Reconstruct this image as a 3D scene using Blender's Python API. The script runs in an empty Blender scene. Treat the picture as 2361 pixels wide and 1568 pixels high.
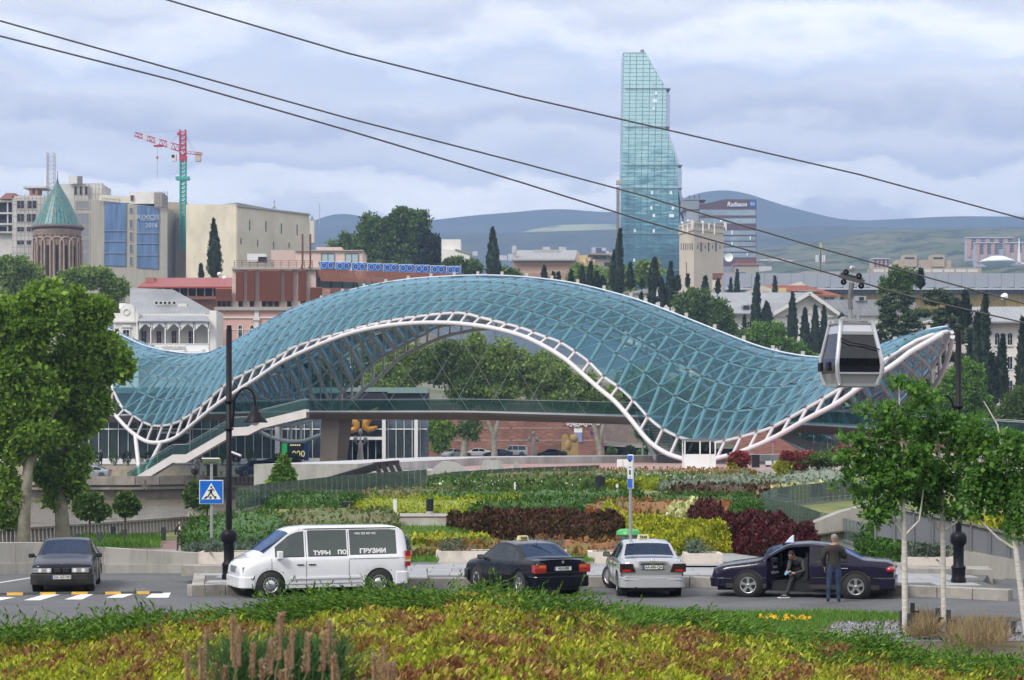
import bpy,bmesh,math,random
import numpy as np
from mathutils import Vector,Matrix,Euler,noise
random.seed(7);rng=np.random.default_rng(7)
PI=math.pi
scene=bpy.context.scene
COL=scene.collection
# ---------------------------------------------------------------- camera
CZ,F,HZ,CU=4.35,4800.0,1000.0,1180.5
cam_d=bpy.data.cameras.new('camera');cam=bpy.data.objects.new('camera',cam_d);COL.objects.link(cam)
cam.location=(0,0,CZ);cam.rotation_euler=(PI/2,0,0)
cam_d.sensor_width=36;cam_d.lens=36*F/2361.0;cam_d.shift_y=(HZ-784.0)/2361.0
cam_d.clip_start=0.5;cam_d.clip_end=20000
cam_d.dof.use_dof=True;cam_d.dof.focus_distance=62;cam_d.dof.aperture_fstop=8
scene.camera=cam
scene.view_settings.view_transform='Standard';scene.view_settings.look='None'
scene.view_settings.exposure=0.0;scene.view_settings.gamma=1;scene.view_settings.use_curve_mapping=False
scene.cycles.use_denoising=True
scene.cycles.max_bounces=8;scene.cycles.transparent_max_bounces=24
scene.cycles.diffuse_bounces=2;scene.cycles.glossy_bounces=3;scene.cycles.transmission_bounces=4;scene.cycles.volume_bounces=0
scene.cycles.caustics_reflective=False;scene.cycles.caustics_refractive=False
# ---------------------------------------------------------------- sky (overcast with stratus bands, thin blue gaps)
SUN_EL,SUN_AZ=math.radians(44),math.radians(222)
world=bpy.data.worlds.new('World');scene.world=world;world.use_nodes=True
nt=world.node_tree;nt.nodes.clear()
def N(t,typ,**kw):
 n=t.nodes.new(typ)
 for k,v in kw.items():
  if k.startswith('i_'): n.inputs[k[2:].replace('_',' ')].default_value=v
  else: setattr(n,k,v)
 return n
def ramp(t,pts,interp='LINEAR'):
 r=t.nodes.new('ShaderNodeValToRGB');cr=r.color_ramp;cr.interpolation=interp
 while len(cr.elements) < len(pts): cr.elements.new(0.5)
 for e,(p,c) in zip(cr.elements,pts):
  e.position=p;e.color=(c,c,c,1) if isinstance(c,(int,float)) else (*c,1)
 return r
out=N(nt,'ShaderNodeOutputWorld');bg=N(nt,'ShaderNodeBackground')
sky=N(nt,'ShaderNodeTexSky',sky_type='NISHITA',sun_disc=False,sun_elevation=SUN_EL,sun_rotation=SUN_AZ)
tc=N(nt,'ShaderNodeTexCoord')
mp=N(nt,'ShaderNodeMapping');mp.inputs['Scale'].default_value=(3.2,3.2,26);mp.inputs['Location'].default_value=(1.35,.3,2.2)
nz=N(nt,'ShaderNodeTexNoise',i_Scale=1.0,i_Detail=7.0,i_Roughness=.52,i_Distortion=.35)
mp2=N(nt,'ShaderNodeMapping');mp2.inputs['Scale'].default_value=(1.6,1.6,15);mp2.inputs['Location'].default_value=(4.3,1.9,.35)
nz2=N(nt,'ShaderNodeTexNoise',i_Scale=1.0,i_Detail=4.0,i_Roughness=.5,i_Distortion=.2)
L=nt.links.new
L(tc.outputs['Generated'],mp.inputs[0]);L(mp.outputs[0],nz.inputs[0])
L(tc.outputs['Generated'],mp2.inputs[0]);L(mp2.outputs[0],nz2.inputs[0])
cr=ramp(nt,[(.34,(.42,.44,.53)),(.45,(.58,.60,.67)),(.54,(.86,.86,.87)),(.64,(1.1,1.08,1.04))])
L(nz.outputs['Fac'],cr.inputs[0])
gap=ramp(nt,[(.57,0.0),(.68,.75)]);L(nz2.outputs['Fac'],gap.inputs[0])
skm=N(nt,'ShaderNodeMix',data_type='RGBA',blend_type='MULTIPLY');skm.inputs['Factor'].default_value=1
L(sky.outputs[0],skm.inputs['A']);skm.inputs['B'].default_value=(.10,.10,.10,1)
blue=N(nt,'ShaderNodeMix',data_type='RGBA');blue.inputs['Factor'].default_value=.62
L(skm.outputs['Result'],blue.inputs['A']);blue.inputs['B'].default_value=(.60,.78,.98,1)
mixs=N(nt,'ShaderNodeMix',data_type='RGBA')
L(gap.outputs[0],mixs.inputs['Factor']);L(cr.outputs[0],mixs.inputs['A']);L(blue.outputs['Result'],mixs.inputs['B'])
sep=N(nt,'ShaderNodeSeparateXYZ');L(tc.outputs['Generated'],sep.inputs[0])
# a bank of white cumulus tops low over the hills: wavy upper edge from noise along azimuth
az=N(nt,'ShaderNodeMapping');az.inputs['Scale'].default_value=(14,14,30);az.inputs['Location'].default_value=(.7,0,0)
naz=N(nt,'ShaderNodeTexNoise',i_Scale=1.0,i_Detail=6.0,i_Roughness=.55);L(tc.outputs['Generated'],az.inputs[0]);L(az.outputs[0],naz.inputs[0])
m1=N(nt,'ShaderNodeMath',operation='MULTIPLY_ADD');L(naz.outputs['Fac'],m1.inputs[0]);m1.inputs[1].default_value=-.075;L(sep.outputs['Z'],m1.inputs[2])
m1b=N(nt,'ShaderNodeMath',operation='ADD');L(m1.outputs[0],m1b.inputs[0]);m1b.inputs[1].default_value=.0375
bank=ramp(nt,[(.086,(.48,.51,.60)),(.101,(.54,.57,.66)),(.106,(1.0,.99,.97)),(.120,(1.2,1.17,1.12)),(.125,(.62,.64,.72)),(.139,(.92,.91,.92)),(.149,(.50,.52,.61)),(.161,(.78,.78,.82)),(.171,(.60,.68,.82)),(.185,(1.1,1.1,1.1)),(.198,(.62,.64,.70)),(.23,(.92,.91,.90))]);L(m1b.outputs[0],bank.inputs[0])
mix2=N(nt,'ShaderNodeMix',data_type='RGBA');mix2.inputs['Factor'].default_value=.66;L(mixs.outputs['Result'],mix2.inputs['A']);L(bank.outputs[0],mix2.inputs['B'])
gr=ramp(nt,[(0.0,1.0),(.02,0.0)]);
mz=N(nt,'ShaderNodeMath',operation='ADD');L(sep.outputs['Z'],mz.inputs[0]);mz.inputs[1].default_value=.01;L(mz.outputs[0],gr.inputs[0])
mix3=N(nt,'ShaderNodeMix',data_type='RGBA');L(gr.outputs[0],mix3.inputs['Factor']);L(mix2.outputs['Result'],mix3.inputs['A']);mix3.inputs['B'].default_value=(.30,.31,.33,1)
L(mix3.outputs['Result'],bg.inputs[0]);bg.inputs[1].default_value=1.6
L(bg.outputs[0],out.inputs[0])
world.cycles.sampling_method='MANUAL';world.cycles.sample_map_resolution=512
# ---------------------------------------------------------------- sun: weak, very soft, from behind the camera on the left
sd=bpy.data.lights.new('sun','SUN');sun=bpy.data.objects.new('sun',sd);COL.objects.link(sun)
sd.energy=3.3;sd.angle=math.radians(16);sd.color=(1,.95,.87)
_d=Vector((math.sin(SUN_AZ)*math.cos(SUN_EL),math.cos(SUN_AZ)*math.cos(SUN_EL),math.sin(SUN_EL)))
sun.rotation_euler=_d.to_track_quat('Z','Y').to_euler();sun.location=(-20,-40,60)
# ---------------------------------------------------------------- placing: a surveyed row/column and a distance give a point
def P(u,v,Y): return Vector(((u-CU)*Y/F,Y,CZ-(v-HZ)*Y/F))
def G(u,v,z=0.0):
 Y=(CZ-z)*F/(v-HZ);return Vector(((u-CU)*Y/F,Y,z))
# ---------------------------------------------------------------- materials
MATS={}
def mat(name,col,rough=.7,metal=0.0,var=0.0,vscale=3.0,col2=None,bump=0.0,bscale=30.0,spec=.5,coat=0.0,emit=None,estr=0.0,stretch=None,detail=5.0,dirt=0.0,dscale=1.2):
 if name in MATS: return MATS[name]
 m=bpy.data.materials.new(name);m.use_nodes=True;t=m.node_tree;b=t.nodes['Principled BSDF']
 b.inputs['Base Color'].default_value=(*col,1);b.inputs['Roughness'].default_value=rough;b.inputs['Metallic'].default_value=metal
 b.inputs['Specular IOR Level'].default_value=spec;b.inputs['Coat Weight'].default_value=coat;b.inputs['Coat Roughness'].default_value=.06
 if emit: b.inputs['Emission Color'].default_value=(*emit,1);b.inputs['Emission Strength'].default_value=estr
 if var or col2 or bump or dirt:
  tcn=N(t,'ShaderNodeTexCoord');src=tcn.outputs['Object']
  if stretch:
   mpn=N(t,'ShaderNodeMapping');mpn.inputs['Scale'].default_value=stretch;t.links.new(src,mpn.inputs[0]);src=mpn.outputs[0]
 cur=None
 if var or col2:
  nn=N(t,'ShaderNodeTexNoise',i_Scale=vscale,i_Detail=detail,i_Roughness=.6);t.links.new(src,nn.inputs[0])
  c2=col2 if col2 else tuple(min(1,c*(1+var)) for c in col);c1=col if col2 else tuple(c*(1-var) for c in col)
  rp=ramp(t,[(.36,c1),(.64,c2)]);t.links.new(nn.outputs['Fac'],rp.inputs[0]);cur=rp.outputs[0]
 if dirt:
  nd=N(t,'ShaderNodeTexNoise',i_Scale=dscale,i_Detail=8.0,i_Roughness=.65);t.links.new(src,nd.inputs[0])
  rd=ramp(t,[(.42,1.0),(.68,1-dirt)]);t.links.new(nd.outputs['Fac'],rd.inputs[0])
  mm=N(t,'ShaderNodeMix',data_type='RGBA',blend_type='MULTIPLY');mm.inputs['Factor'].default_value=1
  if cur: t.links.new(cur,mm.inputs['A'])
  else: mm.inputs['A'].default_value=(*col,1)
  t.links.new(rd.outputs[0],mm.inputs['B']);cur=mm.outputs['Result']
 if cur: t.links.new(cur,b.inputs['Base Color'])
 if bump:
  nb=N(t,'ShaderNodeTexNoise',i_Scale=bscale,i_Detail=4.0);t.links.new(src,nb.inputs[0])
  bp=N(t,'ShaderNodeBump',i_Strength=bump,i_Distance=.02);t.links.new(nb.outputs['Fac'],bp.inputs['Height']);t.links.new(bp.outputs[0],b.inputs['Normal'])
 MATS[name]=m;return m
def leafmat(name,cols,trans=.3,rough=.55,clump=None,cscale=.8):
 """leaf colour differs from leaf to leaf (each leaf is its own island)"""
 if name in MATS: return MATS[name]
 cols=[tuple(x*1.4 for x in c) for c in cols];clump=[tuple(x*1.3 for x in c) for c in clump] if clump else None
 m=bpy.data.materials.new(name);m.use_nodes=True;t=m.node_tree;t.nodes.clear()
 o=N(t,'ShaderNodeOutputMaterial');g=N(t,'ShaderNodeNewGeometry')
 k=len(cols);rp=ramp(t,[((i/(k-1)) if k > 1 else 0,c) for i,c in enumerate(cols)])
 t.links.new(g.outputs['Random Per Island'],rp.inputs[0]);c=rp.outputs[0]
 if clump:
  tcn=N(t,'ShaderNodeTexCoord');nn=N(t,'ShaderNodeTexNoise',i_Scale=cscale,i_Detail=3.0);t.links.new(tcn.outputs['Object'],nn.inputs[0])
  r2=ramp(t,[(.46,0.0),(.58,.9)]);t.links.new(nn.outputs['Fac'],r2.inputs[0])
  k2=len(clump);rp2=ramp(t,[((i/(k2-1)) if k2 > 1 else 0,x) for i,x in enumerate(clump)]);t.links.new(g.outputs['Random Per Island'],rp2.inputs[0])
  mx=N(t,'ShaderNodeMix',data_type='RGBA');t.links.new(r2.outputs[0],mx.inputs['Factor']);t.links.new(c,mx.inputs['A']);t.links.new(rp2.outputs[0],mx.inputs['B']);c=mx.outputs['Result']
 d=N(t,'ShaderNodeBsdfPrincipled',i_Roughness=rough);d.inputs['Specular IOR Level'].default_value=.3;t.links.new(c,d.inputs['Base Color'])
 tr=N(t,'ShaderNodeBsdfTranslucent');t.links.new(c,tr.inputs[0])
 mx2=N(t,'ShaderNodeMixShader');mx2.inputs[0].default_value=trans;t.links.new(d.outputs[0],mx2.inputs[1]);t.links.new(tr.outputs[0],mx2.inputs[2])
 t.links.new(mx2.outputs[0],o.inputs[0]);MATS[name]=m;return m
def glassmat(name,tint,refl=(.9,.95,1),rough=.02,ior=1.5,body=0.0,bodycol=(.1,.2,.2),var=False):
 if name in MATS: return MATS[name]
 m=bpy.data.materials.new(name);m.use_nodes=True;t=m.node_tree;t.nodes.clear()
 o=N(t,'ShaderNodeOutputMaterial');tr=N(t,'ShaderNodeBsdfTransparent');tr.inputs[0].default_value=(*tint,1)
 gl=N(t,'ShaderNodeBsdfGlossy',i_Roughness=rough);gl.inputs[0].default_value=(*refl,1)
 fr=N(t,'ShaderNodeFresnel',i_IOR=ior);mx=N(t,'ShaderNodeMixShader')
 last=tr
 if body:
  df=N(t,'ShaderNodeBsdfDiffuse');df.inputs[0].default_value=(*bodycol,1)
  m0=N(t,'ShaderNodeMixShader');m0.inputs[0].default_value=body;t.links.new(tr.outputs[0],m0.inputs[1]);t.links.new(df.outputs[0],m0.inputs[2]);last=m0
 t.links.new(fr.outputs[0],mx.inputs[0]);t.links.new(last.outputs[0],mx.inputs[1]);t.links.new(gl.outputs[0],mx.inputs[2]);t.links.new(mx.outputs[0],o.inputs[0])
 MATS[name]=m;return m
# ---------------------------------------------------------------- objects
ORD='first second third fourth fifth sixth seventh eighth ninth tenth eleventh twelfth thirteenth fourteenth fifteenth sixteenth seventeenth eighteenth nineteenth twentieth'.split()
ORD += ['twenty-'+x for x in ORD[:9]]+['thirtieth','thirty-first']
def tag(o,label=None,cat=None,group=None,kind=None):
 if label: o['label']=label
 if cat: o['category']=cat
 if group: o['group']=group
 if kind: o['kind']=kind
 return o
def empty(name,loc=(0,0,0),rz=0.0,label=None,cat=None,group=None,kind=None,parent=None):
 o=bpy.data.objects.new(name,None);COL.objects.link(o);o.location=loc;o.rotation_euler=(0,0,rz);o.empty_display_size=.2
 if parent: o.parent=parent
 return tag(o,label,cat,group,kind)
class MB:
 def __init__(s): s.v=[];s.f=[];s.m=[];s.sm=[]
 def add(s,vs,fs,mi=0,smooth=False):
  b=len(s.v);s.v.extend([tuple(x) for x in vs])
  for f in fs: s.f.append([i+b for i in f]);s.m.append(mi);s.sm.append(smooth)
  return s
 def box(s,c,d,mi=0,rz=0.0,M=None):
  x,y,z=d[0]/2,d[1]/2,d[2]/2
  vs=[Vector((sx*x,sy*y,sz*z)) for sz in (-1,1) for sy in (-1,1) for sx in (-1,1)]
  R=M if M else Matrix.Rotation(rz,3,'Z')
  vs=[R @ v + Vector(c) for v in vs]
  return s.add(vs,[(0,2,3,1),(4,5,7,6),(0,1,5,4),(1,3,7,5),(3,2,6,7),(2,0,4,6)],mi)
 def bar(s,a,b,w,h,mi=0):
  a,b=Vector(a),Vector(b);d=b-a;L_=d.length
  if L_ < 1e-6: return s
  x=d/L_;up=Vector((0,0,1)) if abs(x.z) < .98 else Vector((0,1,0))
  y=up.cross(x).normalized();z=x.cross(y)
  M=Matrix((x,y,z)).transposed();return s.box((a+b)/2,(L_,w,h),mi,M=M)
 def tube(s,pts,r,n=8,mi=0,caps=True):
  pts=[Vector(p) for p in pts];k=len(pts)
  if k < 2: return s
  rs=list(r) if isinstance(r,(list,tuple)) else [r]*k
  rings=[];prev=None
  for i,p in enumerate(pts):
   d=(pts[min(i+1,k-1)]-pts[max(i-1,0)])
   d=d.normalized() if d.length > 1e-9 else Vector((0,0,1))
   if prev is None:
    a=Vector((0,0,1)) if abs(d.z) < .9 else Vector((1,0,0));x=a.cross(d).normalized()
   else:
    x=prev-d*prev.dot(d);x=x.normalized() if x.length > 1e-6 else Vector((1,0,0))
   prev=x;y=d.cross(x)
   rings.append([p+(x*math.cos(2*PI*j/n)+y*math.sin(2*PI*j/n))*rs[i] for j in range(n)])
  vs=[v for rg in rings for v in rg];fs=[]
  for i in range(k-1):
   for j in range(n): fs.append((i*n+j,i*n+(j+1) % n,(i+1)*n+(j+1) % n,(i+1)*n+j))
  s.add(vs,fs,mi,True)
  if caps: s.add(rings[0],[tuple(reversed(range(n)))],mi);s.add(rings[-1],[tuple(range(n))],mi)
  return s
 def cyl(s,a,b,r,n=12,mi=0,r2=None): return s.tube([a,b],[r,r if r2 is None else r2],n,mi)
 def lathe(s,prof,c=(0,0,0),n=16,mi=0,axis='Z'):
  vs=[];fs=[];k=len(prof)
  for (r,z) in prof:
   for j in range(n):
    a=2*PI*j/n;x,y=r*math.cos(a),r*math.sin(a)
    p=(x,y,z) if axis == 'Z' else ((x,z,y) if axis == 'Y' else (z,x,y))
    vs.append((p[0]+c[0],p[1]+c[1],p[2]+c[2]))
  for i in range(k-1):
   for j in range(n):
    q=(i*n+j,i*n+(j+1) % n,(i+1)*n+(j+1) % n,(i+1)*n+j);fs.append(q if axis != 'Y' else q[::-1])
  return s.add(vs,fs,mi,True)
 def prism(s,poly,z0,z1,mi=0):
  """poly of (x,y); z0/z1 numbers or functions of (x,y)"""
  n=len(poly);g0=z0 if callable(z0) else (lambda x,y: z0);g1=z1 if callable(z1) else (lambda x,y: z1)
  ar=sum(poly[i][0]*poly[(i+1) % n][1]-poly[(i+1) % n][0]*poly[i][1] for i in range(n))
  if ar < 0: poly=poly[::-1]
  vs=[(x,y,g0(x,y)) for x,y in poly]+[(x,y,g1(x,y)) for x,y in poly]
  return s.add(vs,[tuple(reversed(range(n))),tuple(range(n,2*n))]+[(i,(i+1) % n,n+(i+1) % n,n+i) for i in range(n)],mi)
 def extr(s,poly,o,ex,ey,depth,mi=0,smooth=False):
  """polygon in the plane (ex, ey) at o, extruded by depth along ex x ey"""
  o,ex,ey=Vector(o),Vector(ex),Vector(ey);nz_=ex.cross(ey).normalized()*depth;n=len(poly)
  a=[o+ex*p[0]+ey*p[1] for p in poly];b=[p+nz_ for p in a]
  return s.add(a+b,[tuple(reversed(range(n))),tuple(range(n,2*n))]+[(i,(i+1) % n,n+(i+1) % n,n+i) for i in range(n)],mi,smooth)
 def ball(s,c,r,mi=0,n=10,k=7,M=None):
  rx,ry,rz=(r,r,r) if isinstance(r,(int,float)) else r
  vs=[];fs=[]
  for i in range(k+1):
   t_=PI*i/k
   for j in range(n):
    a=2*PI*j/n;p=Vector((rx*math.sin(t_)*math.cos(a),ry*math.sin(t_)*math.sin(a),rz*math.cos(t_)))
    if M: p=M @ p
    vs.append(p+Vector(c))
  for i in range(k):
   for j in range(n): fs.append((i*n+j,(i+1)*n+j,(i+1)*n+(j+1) % n,i*n+(j+1) % n))
  return s.add(vs,fs,mi,True)
 def mesh(s,name,mats):
  me=bpy.data.meshes.new(name);me.from_pydata([tuple(v) for v in s.v],[],s.f)
  if not isinstance(mats,(list,tuple)): mats=[mats]
  for m_ in mats: me.materials.append(m_)
  me.polygons.foreach_set('material_index',s.m);me.polygons.foreach_set('use_smooth',s.sm);me.update();return me
 def build(s,name,mats,parent=None,**tg):
  o=bpy.data.objects.new(name,s.mesh(name,mats));COL.objects.link(o)
  if parent: o.parent=parent
  return tag(o,**tg)
def put(name,me,parent=None,loc=(0,0,0),rz=0.0,scale=None,rot=None,**tg):
 o=bpy.data.objects.new(name,me);COL.objects.link(o);o.location=loc;o.rotation_euler=rot if rot else (0,0,rz)
 if scale: o.scale=scale
 if parent: o.parent=parent
 return tag(o,**tg)
def kids(o): return [c for c in bpy.data.objects if c.parent == o]
def copy_tree(o,parent=None):
 c=o.copy();COL.objects.link(c);c.parent=parent
 for ch in o.children: copy_tree(ch,c)
 return c
def bevel(o,w=.01,seg=2):
 b=o.modifiers.new('b','BEVEL');b.width=w;b.segments=seg;b.limit_method='ANGLE';return o
def text(name,s,M,size,m,parent=None,ext=.004,align='CENTER',bold=0.0,sx=1.0):
 """lettering as flat raised mesh; M: 4x4 placing the text plane (x right, y up)"""
 cu=bpy.data.curves.new(name,'FONT');cu.body=s;cu.size=size;cu.extrude=ext;cu.align_x=align;cu.align_y='CENTER';cu.offset=bold
 cu.resolution_u=3
 tmp=bpy.data.objects.new(name,cu);COL.objects.link(tmp)
 dg=bpy.context.evaluated_depsgraph_get();me=bpy.data.meshes.new_from_object(tmp.evaluated_get(dg));bpy.data.objects.remove(tmp)
 if sx != 1: me.transform(Matrix.Diagonal((sx,1,1,1)))
 me.transform(M);me.materials.clear();me.materials.append(m);me.name=name
 o=bpy.data.objects.new(name,me);COL.objects.link(o)
 if parent: o.parent=parent
 return o
def frame(o,x,y):
 x=Vector(x).normalized();y=Vector(y).normalized();z=x.cross(y)
 M=Matrix((x,y,z)).transposed().to_4x4();M.translation=Vector(o);return M
# ---------------------------------------------------------------- foliage (numpy)
def npmesh(name,V,Fq,m,parent=None,nper=4,**tg):
 me=bpy.data.meshes.new(name);nV=len(V);nF=len(Fq)
 me.vertices.add(nV);me.vertices.foreach_set('co',np.asarray(V,dtype=np.float32).ravel())
 me.loops.add(nF*nper);me.loops.foreach_set('vertex_index',np.asarray(Fq,dtype=np.int32).ravel())
 me.polygons.add(nF);me.polygons.foreach_set('loop_start',np.arange(0,nF*nper,nper,dtype=np.int32));me.polygons.foreach_set('loop_total',np.full(nF,nper,dtype=np.int32))
 me.materials.append(m);me.update(calc_edges=True)
 o=bpy.data.objects.new(name,me);COL.objects.link(o)
 if parent: o.parent=parent
 return tag(o,**tg)
def unit(a): return a/np.maximum(np.linalg.norm(a,axis=1,keepdims=True),1e-9)
def leaves(C,size,aspect=.6,dirs=None,spread=1.0,svar=.35):
 """one rhombus per point; dirs = preferred long axis"""
 n=len(C);a=rng.normal(size=(n,3))
 if dirs is not None: a=dirs+a*spread*.6
 a=unit(a);b=unit(np.cross(a,rng.normal(size=(n,3))))
 s=size*(1+svar*rng.normal(size=(n,1))).clip(.4,2.2)
 V=np.stack([C,C+a*s*.5+b*s*aspect*.5,C+a*s,C+a*s*.5-b*s*aspect*.5],1).reshape(-1,3)
 return V,np.arange(4*n,dtype=np.int32).reshape(-1,4)
def leafobj(name,C,size,m,parent=None,aspect=.6,dirs=None,spread=1.0,**tg):
 V,Fq=leaves(np.asarray(C),size,aspect,dirs,spread);return npmesh(name,V,Fq,m,parent,**tg)
def shell_pts(blobs,n,inner=.55):
 """points in the outer part of a set of ellipsoids (x,y,z,rx,ry,rz)"""
 B=np.asarray(blobs,dtype=float);w=(B[:,3]*B[:,4]+B[:,3]*B[:,5]);w=w/w.sum()
 idx=rng.choice(len(B),n,p=w);d=unit(rng.normal(size=(n,3)));r=(inner+(1-inner)*rng.random((n,1))**.6)*(1+.12*rng.normal(size=(n,1)))
 return B[idx,:3]+d*r*B[idx,3:6],d
# ================================================================ large structure: ground, road, water, hills
ip=np.interp
asphalt=mat('asphalt',(.11,.112,.12),.9,var=.22,vscale=9,bump=.5,bscale=60,dirt=.30,dscale=.4,detail=8.0)
conc=mat('concrete',(.36,.345,.32),.85,var=.12,vscale=.6,stretch=(1,1,.25),bump=.3,bscale=8,dirt=.45,dscale=.9)
concl=mat('concrete_light',(.46,.45,.43),.85,var=.08,vscale=1.2,stretch=(1,1,.3),bump=.2,bscale=10,dirt=.35,dscale=.7)
stone=mat('stone_grey',(.26,.26,.27),.75,var=.12,vscale=2.0,bump=.2,bscale=20,dirt=.25)
soil=mat('soil',(.10,.08,.05),.95,var=.3,vscale=2.5,bump=.5,bscale=12)
turf=mat('turf',(.085,.12,.025),.95,col2=(.19,.19,.055),vscale=.45,bump=.6,bscale=25)
white=mat('white_paint',(.8,.8,.8),.5);blackm=mat('black_metal',(.012,.013,.018),.35)
galv=mat('galvanised',(.42,.43,.45),.45,metal=.6)
def sheet(name,poly,z,m,kind='structure',parent=None,**k):
 mb=MB();n=len(poly)
 ar=sum(poly[i][0]*poly[(i+1) % n][1]-poly[(i+1) % n][0]*poly[i][1] for i in range(n))
 if ar < 0: poly=poly[::-1]
 zz=z if callable(z) else (lambda x,y: z)
 mb.add([(x,y,zz(x,y)) for x,y in poly],[tuple(range(n))]);return mb.build(name,m,parent,kind=kind if not parent else None,**k)
def slab(name,poly,z1,z0,m,parent=None,kind='structure',**k):
 return MB().prism(poly,z0,z1).build(name,m,parent,kind=kind if not parent else None,**k)
def heightfield(name,xs,ys,fz,m,kind='structure',keep=None,**k):
 X,Y=np.meshgrid(xs,ys);Z=fz(X,Y);nx,ny=len(xs),len(ys)
 V=np.stack([X,Y,Z],-1).reshape(-1,3);i=np.arange(nx-1)[None,:]+np.arange(ny-1)[:,None]*nx
 Fq=np.stack([i,i+1,i+nx+1,i+nx],-1).reshape(-1,4)
 if keep is not None: c=V[Fq].mean(1);Fq=Fq[keep(c[:,0],c[:,1])]
 o=npmesh(name,V,Fq,m,kind=kind,**k);o.data.polygons.foreach_set('use_smooth',np.ones(len(Fq),bool));return o
def vn(x,y,s,seed=0):
 """cheap smooth value noise in -1..1"""
 def h(i,j): n=np.sin(i*127.1+j*311.7+seed*74.7)*43758.5453;return (n-np.floor(n))*2-1
 x=np.asarray(x,float)*s;y=np.asarray(y,float)*s;i,j=np.floor(x),np.floor(y);f,g=x-i,y-j;f=f*f*(3-2*f);g=g*g*(3-2*g)
 return (h(i,j)*(1-f)+h(i+1,j)*f)*(1-g)+(h(i,j+1)*(1-f)+h(i+1,j+1)*f)*g
def fbm(x,y,s,o=4,seed=0): return sum(vn(x,y,s*2**k,seed+k)*.5**k for k in range(o))
# base ground reaching the horizon, below river-bed level
sheet('ground',[(-16000,-200),(16000,-200),(16000,16000),(-16000,16000)],-8.0,soil)
# --- river
wm=bpy.data.materials.new('river_water');wm.use_nodes=True;t=wm.node_tree;b=t.nodes['Principled BSDF']
b.inputs['Base Color'].default_value=(.16,.125,.085,1);b.inputs['Roughness'].default_value=.12
tcn=N(t,'ShaderNodeTexCoord');mpn=N(t,'ShaderNodeMapping');mpn.inputs['Scale'].default_value=(.5,1.3,1)
n1=N(t,'ShaderNodeTexNoise',i_Scale=1.1,i_Detail=6.0,i_Distortion=.6);bp=N(t,'ShaderNodeBump',i_Strength=.8,i_Distance=.25)
t.links.new(tcn.outputs['Object'],mpn.inputs[0]);t.links.new(mpn.outputs[0],n1.inputs[0]);t.links.new(n1.outputs['Fac'],bp.inputs['Height']);t.links.new(bp.outputs[0],b.inputs['Normal'])
rw=heightfield('river_water',np.arange(-140,121,2.0),np.arange(60,335,2.6),lambda X,Y: -3.2+.10*fbm(X,Y,.35,3,5)+.05*fbm(X,Y,1.3,2,9),wm)
# --- near-bank ground: garden, slope and riverside promenade in one sheet
GB=[(62,-10.0),(76,-11.0),(85,-12.2),(105,-13.6),(117,-12.6),(128,-10.6),(143,-6.2),(162,7),(170,20)]
_gy=[a for a,_ in GB];_gx=[b_ for _,b_ in GB]
BANK=[(-46,92),(-31.6,127),(-24,146),(-22,151),(-18,153)]
def zg(x,y):
 y=np.asarray(y,float);x=np.asarray(x,float)
 base=.25+np.clip(y-66,0,104)*.0115
 xb=ip(y,_gy,_gx);drop=np.clip((xb-x)*2.0,0,None)
 return np.maximum(base-drop,-2.5)
def _keep(x,y):
 bx=[p[0] for p in BANK];by=[p[1] for p in BANK]
 return (y < ip(x,bx,by)+.5) & ~((y < 66) & (x < -9)) & ~((y < 64.2) & (x > 13.4))
gnd=heightfield('garden_ground',np.arange(-75,90,1.0),np.arange(60,176,1.0),lambda X,Y: zg(X,Y)-.03+.04*vn(X,Y,.6),turf,keep=_keep)
promenade_poly=[(-60,65.2),(-12,65.2),(-13,78),(-18,100),(-19.6,128),(-21,128),(-30,92),(-60,70)]
path_brick=mat('path_brick',(.20,.12,.115),.85,var=.15,vscale=1.5,bump=.2)
pav=mat('paver_grey',(.30,.29,.28),.85,var=.12,vscale=1.2,bump=.2)
sheet('promenade_path',[tuple(G(u,v,-2.47).xy) for u,v in [(245,1268),(340,1255),(470,1237),(560,1237),(560,1290),(245,1290)]],-2.46,path_brick)
sheet('promenade_paving',[tuple(G(u,v,-2.47).xy) for u,v in [(180,1277),(360,1268),(560,1268),(560,1310),(180,1310)]],-2.452,pav)
# --- road
road_poly=[(-70,-30),(70,-30),(70,90),(25,90),(25,66),(-10.6,66),(-14.4,65.3),(-14.8,64.7),(-70,64.2)]
hillm_poly=None
slab('road',road_poly,0,-7.9,asphalt)
tar=mat('tar_patch',(.085,.086,.092),.85,bump=.4)
for q in [[(330,1352),(420,1349),(440,1352),(400,1362),(350,1360)],[(300,1398),(395,1393),(400,1397),(310,1404)],[(1180,1366),(1330,1362),(1345,1372),(1200,1378)],[(1640,1376),(1760,1372),(1780,1384),(1660,1388)],[(1840,1392),(1930,1390),(1945,1397),(1850,1400)]]:
 sheet('tar_patch',[tuple(G(u,v,0).xy) for u,v in q],.003,tar)
for k in range(9):
 u,v=random.uniform(20,2200),random.uniform(1362,1420);pts_=[(u,v)]
 for _ in range(7): u += random.uniform(15,40);v += random.uniform(-2.2,2.6);pts_.append((u,v))
 mb=MB()
 for a,b_ in zip(pts_[:-1],pts_[1:]):
  p,q=G(a[0],a[1],.002),G(b_[0],b_[1],.002);mb.bar(p,q,.03,.003)
 mb.build('road_crack',tar,kind='structure')
# lane edge line at left by the wall
MB().add([G(-20,1345,.004),G(118,1324,.004),G(119,1325.5,.004),G(-20,1347.5,.004)],[(3,2,1,0)]).build('road_edge_line',mat('road_paint_worn',(.5,.5,.48),.8,var=.15),kind='structure')
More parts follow.
